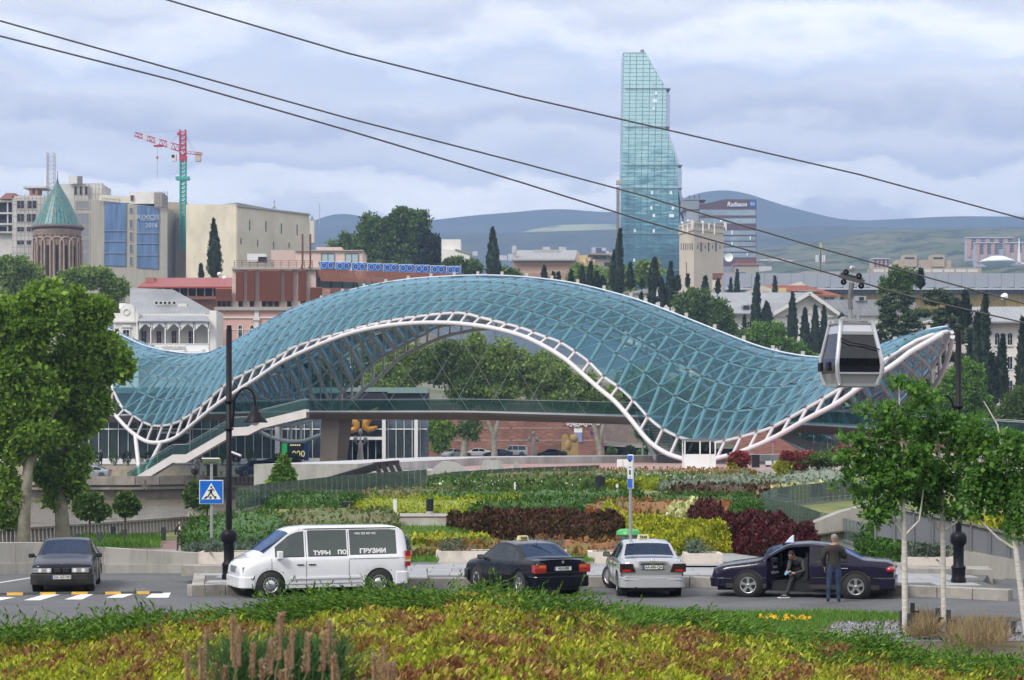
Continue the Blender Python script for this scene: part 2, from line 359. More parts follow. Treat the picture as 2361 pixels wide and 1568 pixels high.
# pedestrian crossing stripes
stripem=mat('crossing_paint',(.74,.74,.74),.75,dirt=.3,dscale=3)
for q in [[(-60,1387),(-8,1377),(36,1377),(-20,1388)],[(54,1384),(104,1370),(140,1370),(92,1384)],[(148,1382),(190,1369),(218,1369),(189,1382)],
[(244,1378),(278,1368),(312,1368),(283,1378)],[(336,1378),(352,1367),(394,1366.5),(388,1378)]]:
 ps=[G(u,v,.005) for u,v in q];MB().add(ps,[(0,3,2,1)]).build('crossing_stripe',stripem,kind='structure')
# --- pavement with slabs and kerb stones
kerb=[G(u,v,0) for u,v in [(441,1375),(600,1368.5),(800,1361),(1000,1357),(1200,1354),(1400,1353),(1590,1354),(1720,1359),(1860,1365),(2000,1371),(2160,1378),(2325,1386)]]
KZ=.29
pv=empty('pavement',kind='structure')
back=[(G(2325,1386,0).x+.1,57.5),(14.2,61.8),(13.8,68.4),(-10.2,68.4)]
pw_poly=[(p.x,p.y+.32) for p in kerb]+back
pave_base=MB().prism(pw_poly,-.5,KZ-.03).build('paving_bed',mat('joint_dark',(.10,.10,.10),.9),pv)
slabm=[mat('paving_slab_%s' % n_,c,.8,var=.10,vscale=1.3,bump=.15,bscale=30,dirt=.25,dscale=1.5) for n_,c in (('a',(.30,.31,.33)),('b',(.335,.34,.355)),('c',(.27,.28,.30)))]
def inpoly(x,y,poly):
 c=False;n=len(poly);j=n-1
 for i in range(n):
  if (poly[i][1] > y) != (poly[j][1] > y) and x < (poly[j][0]-poly[i][0])*(y-poly[i][1])/(poly[j][1]-poly[i][1])+poly[i][0]: c=not c
  j=i
 return c
sm=[]
for m_ in slabm:
 mb=MB().box((0,0,0),(1.18,.96,.05));me=mb.mesh('paving_slab',m_);sm.append(me)
nsl=0;th=math.radians(-3)
for i in range(-13,14):
 for j in range(0,20):
  x=i*1.2+(j % 2)*.6;y=54.4+j*.98
  if inpoly(x,y,pw_poly) and inpoly(x-.5,y-.4,pw_poly) and inpoly(x+.5,y-.4,pw_poly) and nsl < 298:
   put('paving_slab',random.choice(sm),pv,(x,y,KZ-.028+random.uniform(-.002,.003)),rot=(random.uniform(-.002,.002),random.uniform(-.002,.002),0));nsl += 1
kstone=mat('kerb_stone',(.33,.31,.285),.85,var=.12,vscale=1.5,bump=.35,bscale=14,dirt=.4,dscale=1.3)
acc=0
for a,b_ in zip(kerb[:-1],kerb[1:]):
 L_=(b_-a).length;n_=max(1,round(L_/1.25));d=(b_-a)/n_
 for k in range(n_):
  p0,p1=a+d*k,a+d*(k+1);dd=(p1-p0).normalized();nrm=Vector((-dd.y,dd.x,0))
  mb=MB();e0,e1=p0+dd*.006,p1-dd*.006
  poly=[(e0.x,e0.y),(e1.x,e1.y),((e1+nrm*.34).x,(e1+nrm*.34).y),((e0+nrm*.34).x,(e0+nrm*.34).y)]
  mb.prism(poly,-.3,KZ+random.uniform(-.006,.006));bevel(mb.build('kerb_stone',kstone,pv),.018,2)
# left end face of the pavement and its notch
MB().prism([(-8.62,56.02),(-8.30,56.05),(-9.95,68),(-10.27,68)],-.3,KZ-.004).build('kerb_end',kstone,pv)
path_g=mat('path_slab',(.31,.32,.33),.85,var=.12,vscale=1.2,bump=.2,dirt=.3)
sheet('garden_path',[tuple(G(u,v,.33).xy) for u,v in [(1560,1305),(1575,1272),(1640,1262),(1750,1262),(1850,1270),(1960,1285),(2010,1305)]],.34,path_g)
MB().box((-8.9,61.0,KZ+.06),(1.5,.5,.30)).build('stone_block',kstone,label='low rough stone block set in the paving beside the left lamp post',cat='stone block')
# raised block at right end
MB().prism([(11.6,60.6),(13.9,60.2),(14.1,61.7),(11.6,62.1)],-.2,KZ+.13).build('raised_kerb',kstone,pv)
# --- curving retaining wall behind the dark saloon on the left
wl=empty('retaining_wall',label='low curved board-marked concrete wall behind the dark saloon on the left',cat='wall')
wp=[(-18.5,62.6),(-17.2,63.7),(-15.4,64.6),(-14.5,65.0),(-13.7,64.4),(-12.7,64.9),(-11.4,65.1),(-9.75,65.0)]
wt=[1.00,.98,.97,.95,.90,.80,.70,.62]
for i in range(len(wp)-1):
 a,b_=Vector((*wp[i],0)),Vector((*wp[i+1],0));d=(b_-a).normalized();n_=Vector((-d.y,d.x,0));e=d*.004
 q=[(a+e),(b_-e),(b_-e+n_*.35),(a+e+n_*.35)];ta,tb=wt[i],wt[i+1];L2=(b_-a).length
 f=lambda x,y,a=a,d=d,ta=ta,tb=tb,L2=L2: ta+(tb-ta)*((Vector((x,y,0))-a).dot(d))/L2
 MB().prism([(p.x,p.y) for p in q],-3,f).build('wall_panel',conc,wl)
 q2=[(a+e-n_*.16),(b_-e-n_*.16),(b_-e-n_*.003),(a+e-n_*.003)]
 MB().prism([(p.x,p.y) for p in q2],-.2,.34 if i < 3 else .27).build('plinth',conc,wl)
# --- riverside balustrade (near bank): rail on close-set concrete balusters
bl=empty('riverside_balustrade',label='grey concrete balustrade of close-set balusters along the near riverbank promenade',cat='balustrade')
bst=mat('baluster_stone',(.27,.25,.23),.85,var=.15,vscale=1.0,bump=.3,dirt=.35)
def balustrade(parent,pts,h,step,zf,bw=.22,cap=300,name='baluster',m=bst):
 me=MB().tube([(0,0,0),(0,0,h*.12),(0,0,h*.5),(0,0,h*.85)],[bw*.52,bw*.5,bw*.46,bw*.5],8).mesh(name,m);cnt=0;rest=MB()
 for a,b_ in zip(pts[:-1],pts[1:]):
  a,b_=Vector((*a,0)),Vector((*b_,0));L_=(b_-a).length;d=(b_-a)/L_;k=int(L_/step)
  for i in range(k):
   p=a+d*(i+.5)*L_/k;z=zf(p.x,p.y)
   if cnt < cap: put(name,me,parent,(p.x,p.y,z));cnt += 1
   else: rest.tube([(p.x,p.y,z),(p.x,p.y,z+h*.85)],bw*.5,6)
  za,zb=zf(a.x,a.y),zf(b_.x,b_.y)
  mb=MB();mb.bar((a.x,a.y,za+h*.92),(b_.x,b_.y,zb+h*.92),.42,h*.15);mb.build('coping',m,parent)
  mb=MB();mb.bar((a.x,a.y,za+.03),(b_.x,b_.y,zb+.03),.40,.1);mb.build('plinth',m,parent)
 if rest.v: rest.build(name,m,parent,kind='stuff')
balustrade(bl,[(-38,111),(-31.6,127),(-24,146),(-21.6,152)],1.0,.42,lambda x,y: -2.5)
# stone lamp pedestals standing on the balustrade
def pedestal(x,y,z,s,label):
 t_=empty('stone_pedestal',(x,y,z),label=label,cat='pedestal',group='lamp pedestals on the river balustrade')
 MB().lathe([(.62*s,0),(.62*s,.16*s),(.5*s,.2*s),(.44*s,.5*s),(.52*s,.62*s),(.52*s,.74*s),(.36*s,.84*s),(.30*s,2.2*s),(.0,2.2*s)],n=8).build('base',bst,t_)
 MB().lathe([(.07,2.2*s),(.05,3.0*s),(.26,3.1*s),(.3,3.5*s),(.1,3.75*s),(0,3.8*s)],n=8).build('lantern',blackm,t_)
pedestal(-22.6,148.3,-1.6,1.0,'octagonal stone lamp pedestal on the balustrade behind the crossing sign')
pedestal(-32.2,125.6,-1.55,1.1,'stone lamp pedestal on the balustrade at the left picture edge')
# --- raised plaza with pink paving
plz=[(-18.6,150),(-11,151),(-8,161),(7,165),(62,172),(95,235),(24,224),(5,208),(-7.7,197),(-14.4,166)]
pl=slab('plaza',plz,1.5,-7.9,concl)
pink=mat('pink_paving',(.30,.175,.165),.85,var=.1,vscale=.5,bump=.1)
sheet('pink_paving',[(-6.5,165),(7,167),(62,174),(90,232),(24,220),(5,205),(-6,194)],1.506,pink)
wb=mat('pale_paving',(.50,.47,.43),.85,var=.08)
for q in [[(-4,172),(62,186),(62,187.2),(-4,173)],[(-4,181),(62,198),(62,199.2),(-4,182)],[(0,168.4),(62,177),(62,178),(0,169.2)],[(-5,190),(62,209),(62,210),(-5,191)]]:
 sheet('pale_band',q,1.51,wb)
rim=[(-18.6,150.0),(-11.2,151),(-10.8,156),(-7.9,164),(-2.5,192),(8,202),(26,217.5),(95,232),(95,236),(24,224.4),(5,208.4),(-7.9,197.3),(-14.7,166)]
slab('plaza_rim',rim,2.15,-.5,concl)
sheet('rim_paving',[(-18.3,150.4),(-11.5,151.3),(-11.1,156),(-8.2,164),(-2.8,192.3),(7.8,202.4),(26,218),(95,232.6),(95,235.5),(24,224),(5,208),(-7.6,197),(-14.4,166)],2.156,mat('rim_stone',(.42,.42,.44),.8,var=.07,vscale=.4))
# --- far bank: embankment, street, terrace
def zst(x): return float(ip(x,[-32,-10,10],[-.9,.3,.6]))
bank2=[(-160,232),(-42,238),(-31,249),(-12,268),(10,300),(60,318),(200,330)]
emb=mat('embankment_stone',(.25,.225,.18),.9,var=.22,vscale=.35,stretch=(1,1,.5),bump=.5,bscale=3,dirt=.5,dscale=.3)
slab('far_embankment',bank2+[(200,420),(-160,420)],lambda x,y: zst(x),-7.9,emb)
mb=MB()
for a,b_ in zip(bank2[:-1],bank2[1:]):
 a,b_=Vector((*a,0)),Vector((*b_,0));L_=(b_-a).length;n_=max(1,int(L_/7))
 for i in range(n_):
  p0=a+(b_-a)*i/n_;p1=a+(b_-a)*(i+1)/n_
  mb.bar((p0.x,p0.y-.35,-1.9),(p1.x,p1.y-.35,-1.9),.9,.25)
mb.build('embankment_ledge',emb,kind='structure')
bl2=empty('far_balustrade',label='dark weathered stone balustrade along the embankment beyond the river',cat='balustrade')
dst=mat('dark_stone',(.17,.155,.135),.9,var=.2,vscale=.6,bump=.3,dirt=.4)
balustrade(bl2,[(-36,243.6),(-31,248.7),(-12,267.7)],.9,.62,lambda x,y: zst(x)-.75,bw=.34,m=dst)
pw=empty('far_parapet',label='solid stone parapet of the far embankment, left of the stair foot',cat='wall')
mb=MB()
for i in range(14):
 x0=-70+i*2.45;a,b_=Vector((x0,ip(x0,[-160,-42,-31],[232,238,249])-.2,0)),Vector((x0+2.42,ip(x0+2.42,[-160,-42,-31],[232,238,249])-.2,0))
 mb=MB();mb.bar((a.x,a.y,-1.0),(b_.x,b_.y,-1.0),.5,1.0);mb.build('parapet_block',mat('parapet_stone',(.30,.27,.24),.9,var=.15,vscale=.5,dirt=.3),pw)
# terrace wall with stone benches, terrace
terr=[(-160,256),(-30,257.5),(-18,262),(-2,276),(20,300),(60,340),(60,420),(-160,420)]
slab('terrace',terr,lambda x,y: ip(x,[-30,10],[.38,.75]),-2,mat('terrace_wall',(.40,.34,.26),.85,var=.12,vscale=.5,dirt=.3))
sheet('terrace_paving',[(x,y+.3) for x,y in terr],lambda x,y: ip(x,[-30,10],[.39,.76]),stone)
for i,x in enumerate((-37.5,-35.3,-32.7,-29.3,-26.9)):
 MB().box((x,255.9,-.28),(1.5,.55,.14)).box((x-.5,256.2,-.5),(.16,.4,.4)).box((x+.5,256.2,-.5),(.16,.4,.4)).build('stone_bench',stone,label='stone wall bench on the far street, %s from the left' % ('first','second','third','fourth','fifth')[i],cat='bench',group='stone benches under the terrace wall')
# --- city terrain and hills
def terrain(X,Y):
 left=ip(Y,[300,360,450,600,800,1300,2000,6000],[0,6,20,36,40,60,80,90])
 right=ip(Y,[300,400,600,800,1300,2000,6000],[0,4,14,24,40,60,80])
 w=np.clip((X/np.maximum(Y,1)+.05)/.12,0,1)
 return left*(1-w)+right*w+fbm(X,Y,.01,3,3)*ip(Y,[350,700],[.2,2.5])
cityg=mat('city_ground',(.07,.09,.04),.95,col2=(.22,.2,.17),vscale=.04)
heightfield('terrain',np.linspace(-260,260,90),np.linspace(345,700,60),terrain,cityg)
heightfield('far_terrain',np.linspace(-1400,1400,90),np.linspace(690,3600,60),lambda X,Y: terrain(X,Y)-1.0*0,cityg)
hillm={}
def hillmat(name,c1,c2,sc,dots=.0,dsc=.05):
 m=bpy.data.materials.new(name);m.use_nodes=True;t=m.node_tree;b=t.nodes['Principled BSDF'];b.inputs['Roughness'].default_value=1;b.inputs['Specular IOR Level'].default_value=0
 tcn=N(t,'ShaderNodeTexCoord');n1=N(t,'ShaderNodeTexNoise',i_Scale=sc,i_Detail=8.0,i_Roughness=.62);t.links.new(tcn.outputs['Object'],n1.inputs[0])
 r=ramp(t,[(.38,c1),(.62,c2)]);t.links.new(n1.outputs['Fac'],r.inputs[0]);cur=r.outputs[0]
 if dots:
  n2=N(t,'ShaderNodeTexNoise',i_Scale=dsc,i_Detail=4.0,i_Roughness=.7);t.links.new(tcn.outputs['Object'],n2.inputs[0])
  r2=ramp(t,[(.50,0.0),(.60,dots)]);t.links.new(n2.outputs['Fac'],r2.inputs[0])
  mx=N(t,'ShaderNodeMix',data_type='RGBA');t.links.new(r2.outputs[0],mx.inputs['Factor']);t.links.new(cur,mx.inputs['A']);mx.inputs['B'].default_value=(.018,.035,.018,1);cur=mx.outputs['Result']
 t.links.new(cur,b.inputs['Base Color']);return m
def hill(name,ridge,Y,base_v,dfront,m,rough=.05,seed=1,nu=220,nr=34):
 us=np.linspace(ridge[0][0],ridge[-1][0],nu);vs=ip(us,[p[0] for p in ridge],[p[1] for p in ridge])
 k=np.ones(7)/7;vs=np.convolve(np.pad(vs,3,mode='edge'),k,'valid')
 V=[];rows=nr+6
 for r in range(rows):
  if r < nr: tt=r/(nr-1);Yr=Y-dfront*(1-tt);prof=tt**.85
  else: tt=1-(r-nr+1)/6*.5;Yr=Y+dfront*.12*(r-nr+1);prof=tt
  X=(us-CU)*Y/F;Xr=X
  zr=CZ-(vs-HZ)*Y/F;zb=CZ-(base_v-HZ)*(Y-dfront)/F
  amp=(zr-zb)*rough*4*(tt*(1-tt)**1.6*5 if r < nr else .03)
  z=zb+(zr-zb)*prof+amp*fbm(Xr,np.full_like(Xr,Yr),6.0/dfront,5,seed)
  V.append(np.stack([Xr,np.full_like(Xr,Yr),z],1))
 V=np.concatenate(V);i=np.arange(nu-1)[None,:]+np.arange(rows-1)[:,None]*nu
 Fq=np.stack([i,i+1,i+nu+1,i+nu],-1).reshape(-1,4);o=npmesh(name,V,Fq,m,kind='structure');o.data.polygons.foreach_set('use_smooth',np.ones(len(Fq),bool));return o
hill('far_hills',[(-400,530),(0,540),(500,540),(690,525),(740,500),(790,486),(840,500),(880,515),(1000,508),(1080,497),(1180,490),(1280,480),(1350,486),(1420,492),(1520,478),(1590,450),(1640,437),(1700,438),(1745,452),(1790,470),(1850,484),(1900,498),(1960,510),(2050,506),(2200,498),(2361,500),(2800,490)],5200,1000,1500,hillmat('far_hill',(.018,.032,.03),(.04,.055,.035),.004,.5,.01),.05,3)
hill('middle_hills',[(-400,560),(300,560),(700,556),(900,548),(1100,538),(1200,536),(1440,528),(1560,540),(1700,532),(1771,527),(1925,521),(2074,527),(2200,524),(2361,522),(2800,510)],3900,1000,1300,hillmat('middle_hill',(.03,.045,.03),(.07,.075,.05),.006,.8,.02),.04,7)
hill('painted_sunlit_hill',[(1195,538),(1230,528),(1290,519),(1350,517),(1450,516),(1540,524),(1600,540)],4300,700,500,hillmat('painted_sunlit_hill',(.20,.24,.13),(.30,.32,.18),.006,.5,.015),.04,5)  # sunlight on this hill is painted in as paler greens
hill('green_hills',[(1500,640),(1600,600),(1745,575),(1830,562),(1920,552),(2000,535),(2080,531),(2184,530),(2290,527),(2361,532),(2800,520)],2700,960,1500,hillmat('green_hill',(.065,.09,.045),(.155,.15,.09),.012,.9,.035),.045,11)
# --- the air: pale even haze in one closed box round everything
hz=bpy.data.materials.new('haze');hz.use_nodes=True;t=hz.node_tree;t.nodes.clear();o_=N(t,'ShaderNodeOutputMaterial');pvn=N(t,'ShaderNodeVolumePrincipled')
pvn.inputs['Color'].default_value=(.44,.62,1,1);pvn.inputs['Density'].default_value=2.0e-4;pvn.inputs['Anisotropy'].default_value=.0
t.links.new(pvn.outputs[0],o_.inputs['Volume'])
hb=MB().box((0,3000,395),(19000,6800,810)).build('haze',hz,kind='stuff')
hb.location=(0,0,0)
# wooded slope behind the viewpoint (unseen; added to cut sky light and darken what cars and windows mirror)
heightfield('unseen_wooded_slope',np.linspace(-220,220,60),np.linspace(-190,-22,40),lambda X,Y: ip(-Y,[22,40,90,190],[-1,9,32,75])+2.5*fbm(X,Y,.12,4,2),mat('slope_green',(.02,.03,.012),1.0,col2=(.06,.07,.03),vscale=.25))
# ================================================================ footbridge with undulating glass canopy
BA=Vector((-44.3,250.0));BD=Vector((87.3,-75.0));BN=Vector((.652,.759));BL=BD.length
def bk(u,o):
 r=(u-CU)/F;return (r*(BA.y+o*BN.y)-BA.x-o*BN.x)/(BD.x-r*BD.y)
def bp3(k,o,z): p=BA+BD*k+BN*o;return Vector((p.x,p.y,z))
class Edge:
 def __init__(s,ctl,o):
  rows=[]
  for c in ctl:
   u,v=c[0],c[1];oo=c[2] if len(c) > 2 else o;k=bk(u,oo);p=BA+BD*k+BN*oo
   rows.append((k,oo,CZ-(v-HZ)*p.y/F))
  rows.sort();s.k=np.array([r[0] for r in rows]);s.o=np.array([r[1] for r in rows]);s.z=np.array([r[2] for r in rows])
 def _cr(s,a,k):
  i=int(np.clip(np.searchsorted(s.k,k)-1,0,len(s.k)-2));n=len(s.k)
  t_=(k-s.k[i])/(s.k[i+1]-s.k[i]);t_=min(max(t_,0),1)
  h=s.k[i+1]-s.k[i]
  def sl(j):
   if j <= 0 or j >= n-1: j0,j1=max(j-1,0),min(j+1,n-1)
   else: j0,j1=j-1,j+1
   return (a[j1]-a[j0])/(s.k[j1]-s.k[j0])
  m0,m1=sl(i)*h,sl(i+1)*h
  return a[i]*(2*t_**3-3*t_**2+1)+m0*(t_**3-2*t_**2+t_)+a[i+1]*(-2*t_**3+3*t_**2)+m1*(t_**3-t_**2)
 def at(s,k): return s._cr(s.o,k),s._cr(s.z,k)
 def pt(s,k): o,z=s.at(k);return bp3(k,o,z)
KT0,KT1=bk(232,10),bk(2197,10)
NL=Edge([(232,768,10),(236,840,6),(246,905,2),(262,951,0),(290,984),(312,1003),(339,1018),(370,1020),(405,1009),(441,981),(491,940),(538,907),(590,874),(656,831),(794,773),(900,750),(1015,744),(1109,752),(1180,767),(1233,787),(1299,825),(1345,864),(1383,897),(1417,925),(1452,964),(1489,1010),(1513,1031),(1548,1050),(1610,1064),(1677,1051),(1729,1034),(1787,1008),(1863,965),(1933,928),(2017,868,1),(2062,840,2),(2106,806,4),(2150,778,7),(2197,764,10)],0)
NU=Edge([(234,765,9.7),(238,800,6.5),(245,850,3),(256,885,.3),(278,934),(303,954),(345,979),(386,980),(422,967),(469,934),(524,885),(590,849),(638,825),(680,800),(767,773),(883,743),(988,727),(1063,722),(1112,733),(1205,757),(1249,774),(1288,787),(1324,809),(1356,832),(1392,868),(1433,897),(1465,928),(1506,972),(1547,999),(1576,1010),(1610,1019),(1657,1019),(1703,1009),(1759,993),(1787,982),(1863,940),(1940,895),(2017,845,1.2),(2080,805,4),(2130,778,6.5),(2190,763,9.7)],.4)
FL=Edge([(232,770,10),(300,800,13),(400,850,17),(490,915,19.5),(560,965),(604,998),(651,1015),(696,1017),(730,1006),(747,998),(799,942),(829,906),(879,866),(921,825),(954,807),(1023,776),(1098,760),(1200,752),(1340,760),(1450,795),(1550,850),(1665,915),(1735,960),(1791,1000),(1817,1016),(1863,1043),(1898,1054),(1938,1058),(1985,1048),(2050,1010),(2110,950,19.5),(2145,905,18),(2172,860,15.5),(2190,810,12.5),(2197,770,10)],20)
FU=Edge([(234,766,10.3),(300,790,13),(400,830,16.6),(490,890,19),(560,945),(604,975),(641,981),(680,979),(718,969),(747,957),(781,914),(816,880),(874,825),(905,809),(974,773),(1009,754),(1098,743),(1200,735),(1340,742),(1450,775),(1550,825),(1665,890),(1735,935),(1831,1000),(1879,1013),(1917,1017),(1957,1010),(2030,975),(2100,905,18.8),(2140,860,17),(2165,820,15),(2184,785,12.3),(2192,766,10.3)],19.6)
RG=Edge([(232,757),(290,785),(330,803),(385,816),(440,822),(500,815),(560,789),(630,750),(700,712),(780,684),(850,667),(925,654),(1000,647),(1100,643),(1180,645),(1250,651),(1325,662),(1400,680),(1475,702),(1550,730),(1625,760),(1700,790),(1750,808),(1800,821),(1870,832),(1940,832),(2000,820),(2050,802),(2100,783),(2150,768),(2197,761)],10)
br=empty('glass_canopy_footbridge',tuple(bp3(.35,10,.0)),label='long white footbridge under a wave-shaped canopy of blue-green glass crossing the river',cat='bridge')
bmw=mat('bridge_white_steel',(.66,.64,.67),.35,var=.04,vscale=.3,dirt=.12,dscale=.3)
bmt=mat('bridge_rib_steel',(.66,.69,.71),.4)
bdk=mat('clamp_dark',(.10,.09,.09),.5)
cglass=glassmat('canopy_glass',(.37,.61,.67),refl=(.50,.76,.95),rough=.03,ior=1.6,body=.07,bodycol=(.10,.30,.38))
o0=br.location
class BB(MB):
 def build(s,name,m,parent=None,**k):
  if parent is br: s.v=[(x-o0.x,y-o0.y,z-o0.z) for x,y,z in s.v]
  return super().build(name,m,parent,**k)
NS,NJ=68,5
KS=[KT0+(KT1-KT0)*(.004+.992*i/NS) for i in range(NS+1)]
def surf(k,s,lift=0.0):
 """s in 0..2: near edge 0, ridge 1, far edge 2"""
 (oa,za),(orr,zr),(ob,zb)=NU.at(k),RG.at(k),FU.at(k)
 zr=max(zr,za+.15,zb+.15)
 if s <= 1: o=oa+(10-oa)*s;z=za+(zr-za)*math.sin(s*PI/2)**.92
 else: q=2-s;o=ob+(10-ob)*q;z=zb+(zr-zb)*math.sin(q*PI/2)**.92
 p=bp3(k,o,z)
 if lift:
  e=.02;a=surf(k,min(s+e,2)) if s < 2 else surf(k,2);b_=surf(k,max(s-e,0)) if s > 0 else surf(k,0)
  c=surf(min(k+.004,KT1-.001),s);d=surf(max(k-.004,KT0+.001),s)
  n=(c-d).cross(a-b_);n=n.normalized() if n.length > 1e-9 else Vector((0,0,1));n=-n if n.z < 0 and s not in (0,2) else n
  if n.z < 0: n=-n
  p=p+n*lift
 return p
SS=[i/NJ for i in range(2*NJ+1)]
GR=[[surf(k,s) for s in SS] for k in KS];GL=[[surf(k,s,.34) for s in SS] for k in KS]
sub=lambda a,b_,n: [KT0+(KT1-KT0)*(a+(b_-a)*i/n) for i in range(n+1)]
for nm,E,r in (('lower_edge_tube',NL,.24),('upper_edge_tube',NU,.18),('lower_edge_tube',FL,.23),('upper_edge_tube',FU,.18)):
 BB().tube([E.pt(k) for k in sub(.002,.998,240)],r,12).build(nm,bmw,br)
# struts between the edge tubes, cross ribs, purlins and braces
for i in range(1,NS):
 k=KS[i]
 for (E1,E2) in ((NL,NU),(FL,FU)):
  kb=k-.006 if E1 is NL else k-.004
  a,b_=E1.pt(max(kb,KT0+.002)),E2.pt(k)
  if (a-b_).length > .25: BB().tube([a,b_],.155,8).build('strut',bmw,br)
for i in range(1,NS):
 BB().tube([GR[i][j] for j in range(2*NJ+1)],.21,8).build('cross_rib',bmt,br)
for j in range(1,2*NJ):
 BB().tube([GR[i][j] for i in range(0,NS+1)],.09,6).build('purlin',bmt,br)
dg=BB()
for i in range(0,NS):
 for j in range(2*NJ): dg.tube([GR[i][j],GR[i+1][j+1]] if j < NJ else [GR[i+1][j],GR[i][j+1]],.09,6,caps=False)
dg.build('brace',bmt,br,kind='stuff')
cl=BB()
for i in range(1,NS):
 for j in range(0,2*NJ+1):
  p,q=GR[i][j],GL[i][j];cl.tube([p,q],.05,5,caps=False);cl.box(q,(.26,.26,.12))
cl.build('glass_clamp',mat('clamp_steel',(.28,.27,.27),.45,metal=.5),br,kind='stuff')
# glass panes, each a part (the near side first), the far ones joined
cnt=0;rest=BB()
order=[(i,j) for j in range(NJ) for i in range(NS-1,-1,-1)]+[(i,j) for j in range(NJ,2*NJ) for i in range(NS)]
def pane(mb,i,j,tri=0):
 a,b_,c,d=GL[i][j],GL[i+1][j],GL[i+1][j+1],GL[i][j+1]
 m_=(a+b_+c+d)/4;jt=random.uniform(-.05,.05);a,b_,c,d=[p+(m_-p)*.016+Vector((0,0,s_*jt)) for p,s_ in ((a,1),(b_,1),(c,-1),(d,-1))]
 mb.add([a,b_,c,d],[(0,1,2),(0,2,3)] if j < NJ else [(0,1,3),(1,2,3)])
for i,j in order:
 if cnt < 296: mb=BB();pane(mb,i,j);mb.build('glass_pane',cglass,br);cnt += 1
 else: pane(rest,i,j)
rest.build('glass_panes',cglass,br,kind='stuff')
# pale ridge flashing with small fittings
BB().tube([surf(k,1.0,.40)+Vector((0,0,.0)) for k in sub(.004,.996,160)],.10,6).build('ridge_flashing',mat('flashing',(.55,.62,.72),.3),br)
fx=BB()
for k in sub(.02,.98,34): fx.box(surf(k,1.03,.62),(.32,.32,.45))
fx.build('ridge_fitting',mat('fitting',(.5,.48,.45),.6),br,kind='stuff')
# --- deck (gently arched) with glass balustrades
def deckz(k): return float(ip(k,[-.7,-.2,.15,.4,.65,.8,.95,1.15,1.4],[6.2,6.75,7.05,6.85,6.05,5.2,4.2,2.9,2.2]))
DK0,DK1,DO0,DO1=-.30,1.22,7.2,13.2
ks=[DK0+(DK1-DK0)*i/60 for i in range(61)]
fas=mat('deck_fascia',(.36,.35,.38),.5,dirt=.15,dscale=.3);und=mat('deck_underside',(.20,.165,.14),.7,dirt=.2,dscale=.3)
prof=[(DO0,0,0),(DO0-.15,-.18,0),(DO0+.1,-.42,1),(DO0+1.4,-1.0,1),(DO1-1.4,-1.0,1),(DO1-.1,-.42,1),(DO1+.15,-.18,0),(DO1,0,0)]
mb=BB();n=len(prof)
for a,b_ in zip(ks[:-1],ks[1:]):
 for q in range(n):
  p0,p1=prof[q],prof[(q+1) % n]
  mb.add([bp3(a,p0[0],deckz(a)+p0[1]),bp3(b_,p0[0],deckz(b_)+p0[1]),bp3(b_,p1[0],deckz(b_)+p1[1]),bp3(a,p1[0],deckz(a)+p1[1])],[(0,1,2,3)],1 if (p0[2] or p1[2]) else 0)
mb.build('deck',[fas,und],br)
rglass=glassmat('rail_glass',(.38,.60,.56),refl=(.85,1,.97),ior=1.45,body=.07,bodycol=(.10,.22,.20))
rglassl=glassmat('fence_glass',(.84,.92,.91),refl=(.85,.95,1),ior=1.5,body=.22,bodycol=(.42,.50,.49))
for o in (DO0+.05,DO1-.05):
 for i in range(60):
  a,b_=ks[i],ks[i+1];e=(b_-a)*.008;a += e;b_ -= e
  BB().add([bp3(a,o,deckz(a)-.1),bp3(b_,o,deckz(b_)-.1),bp3(b_,o-.04,deckz(b_)+1.25),bp3(a,o-.04,deckz(a)+1.25)],[(0,1,2,3)]).build('balustrade_pane',rglass,br)
 BB().tube([bp3(k,o-.04,deckz(k)+1.27) for k in ks],.035,6).build('handrail',galv,br)
# hangers from the canopy edges to the deck
wire=mat('steel_rod',(.55,.54,.52),.4,metal=.4)
for i in range(15,60,3):
 k=KS[i]
 for E,o in ((NL,DO0),(FL,DO1)):
  a=E.pt(k);b_=bp3(k+(.012 if o == DO0 else -.012),o,deckz(k)-.1)
  if a.z > b_.z+1.2: BB().tube([a,b_],.022,5).build('hanger_rod',wire,br)
# legs: V pairs under the canopy troughs
def leg(u,v,Y,E,ks_,name='leg',r=.27):
 f=P(u,v,Y)
 for k in ks_: BB().tube([E.pt(k),f],r,10).build(name,bmw,br)
kl=bk(355,0)
leg(324,1112,248,NL,(kl-.03,kl+.012))
leg(692,1062,268,FL,(bk(651,20),bk(700,20)))
# pier: tapering brown box under the deck near the far bank stair
pr=BB();kp=bk(770,10)
def q4(k,w,o0_,o1_,z): return [bp3(k-w,o0_,z),bp3(k+w,o0_,z),bp3(k+w,o1_,z),bp3(k-w,o1_,z)]
bot=q4(kp-.006,.012,9.6,11.0,-1.0);top=q4(kp+.002,.013,9.2,11.4,deckz(kp)-.6)
pr.add(bot+top,[(3,2,1,0),(4,5,6,7)]+[(i,(i+1) % 4,4+(i+1) % 4,4+i) for i in range(4)]).build('pier',und,br)
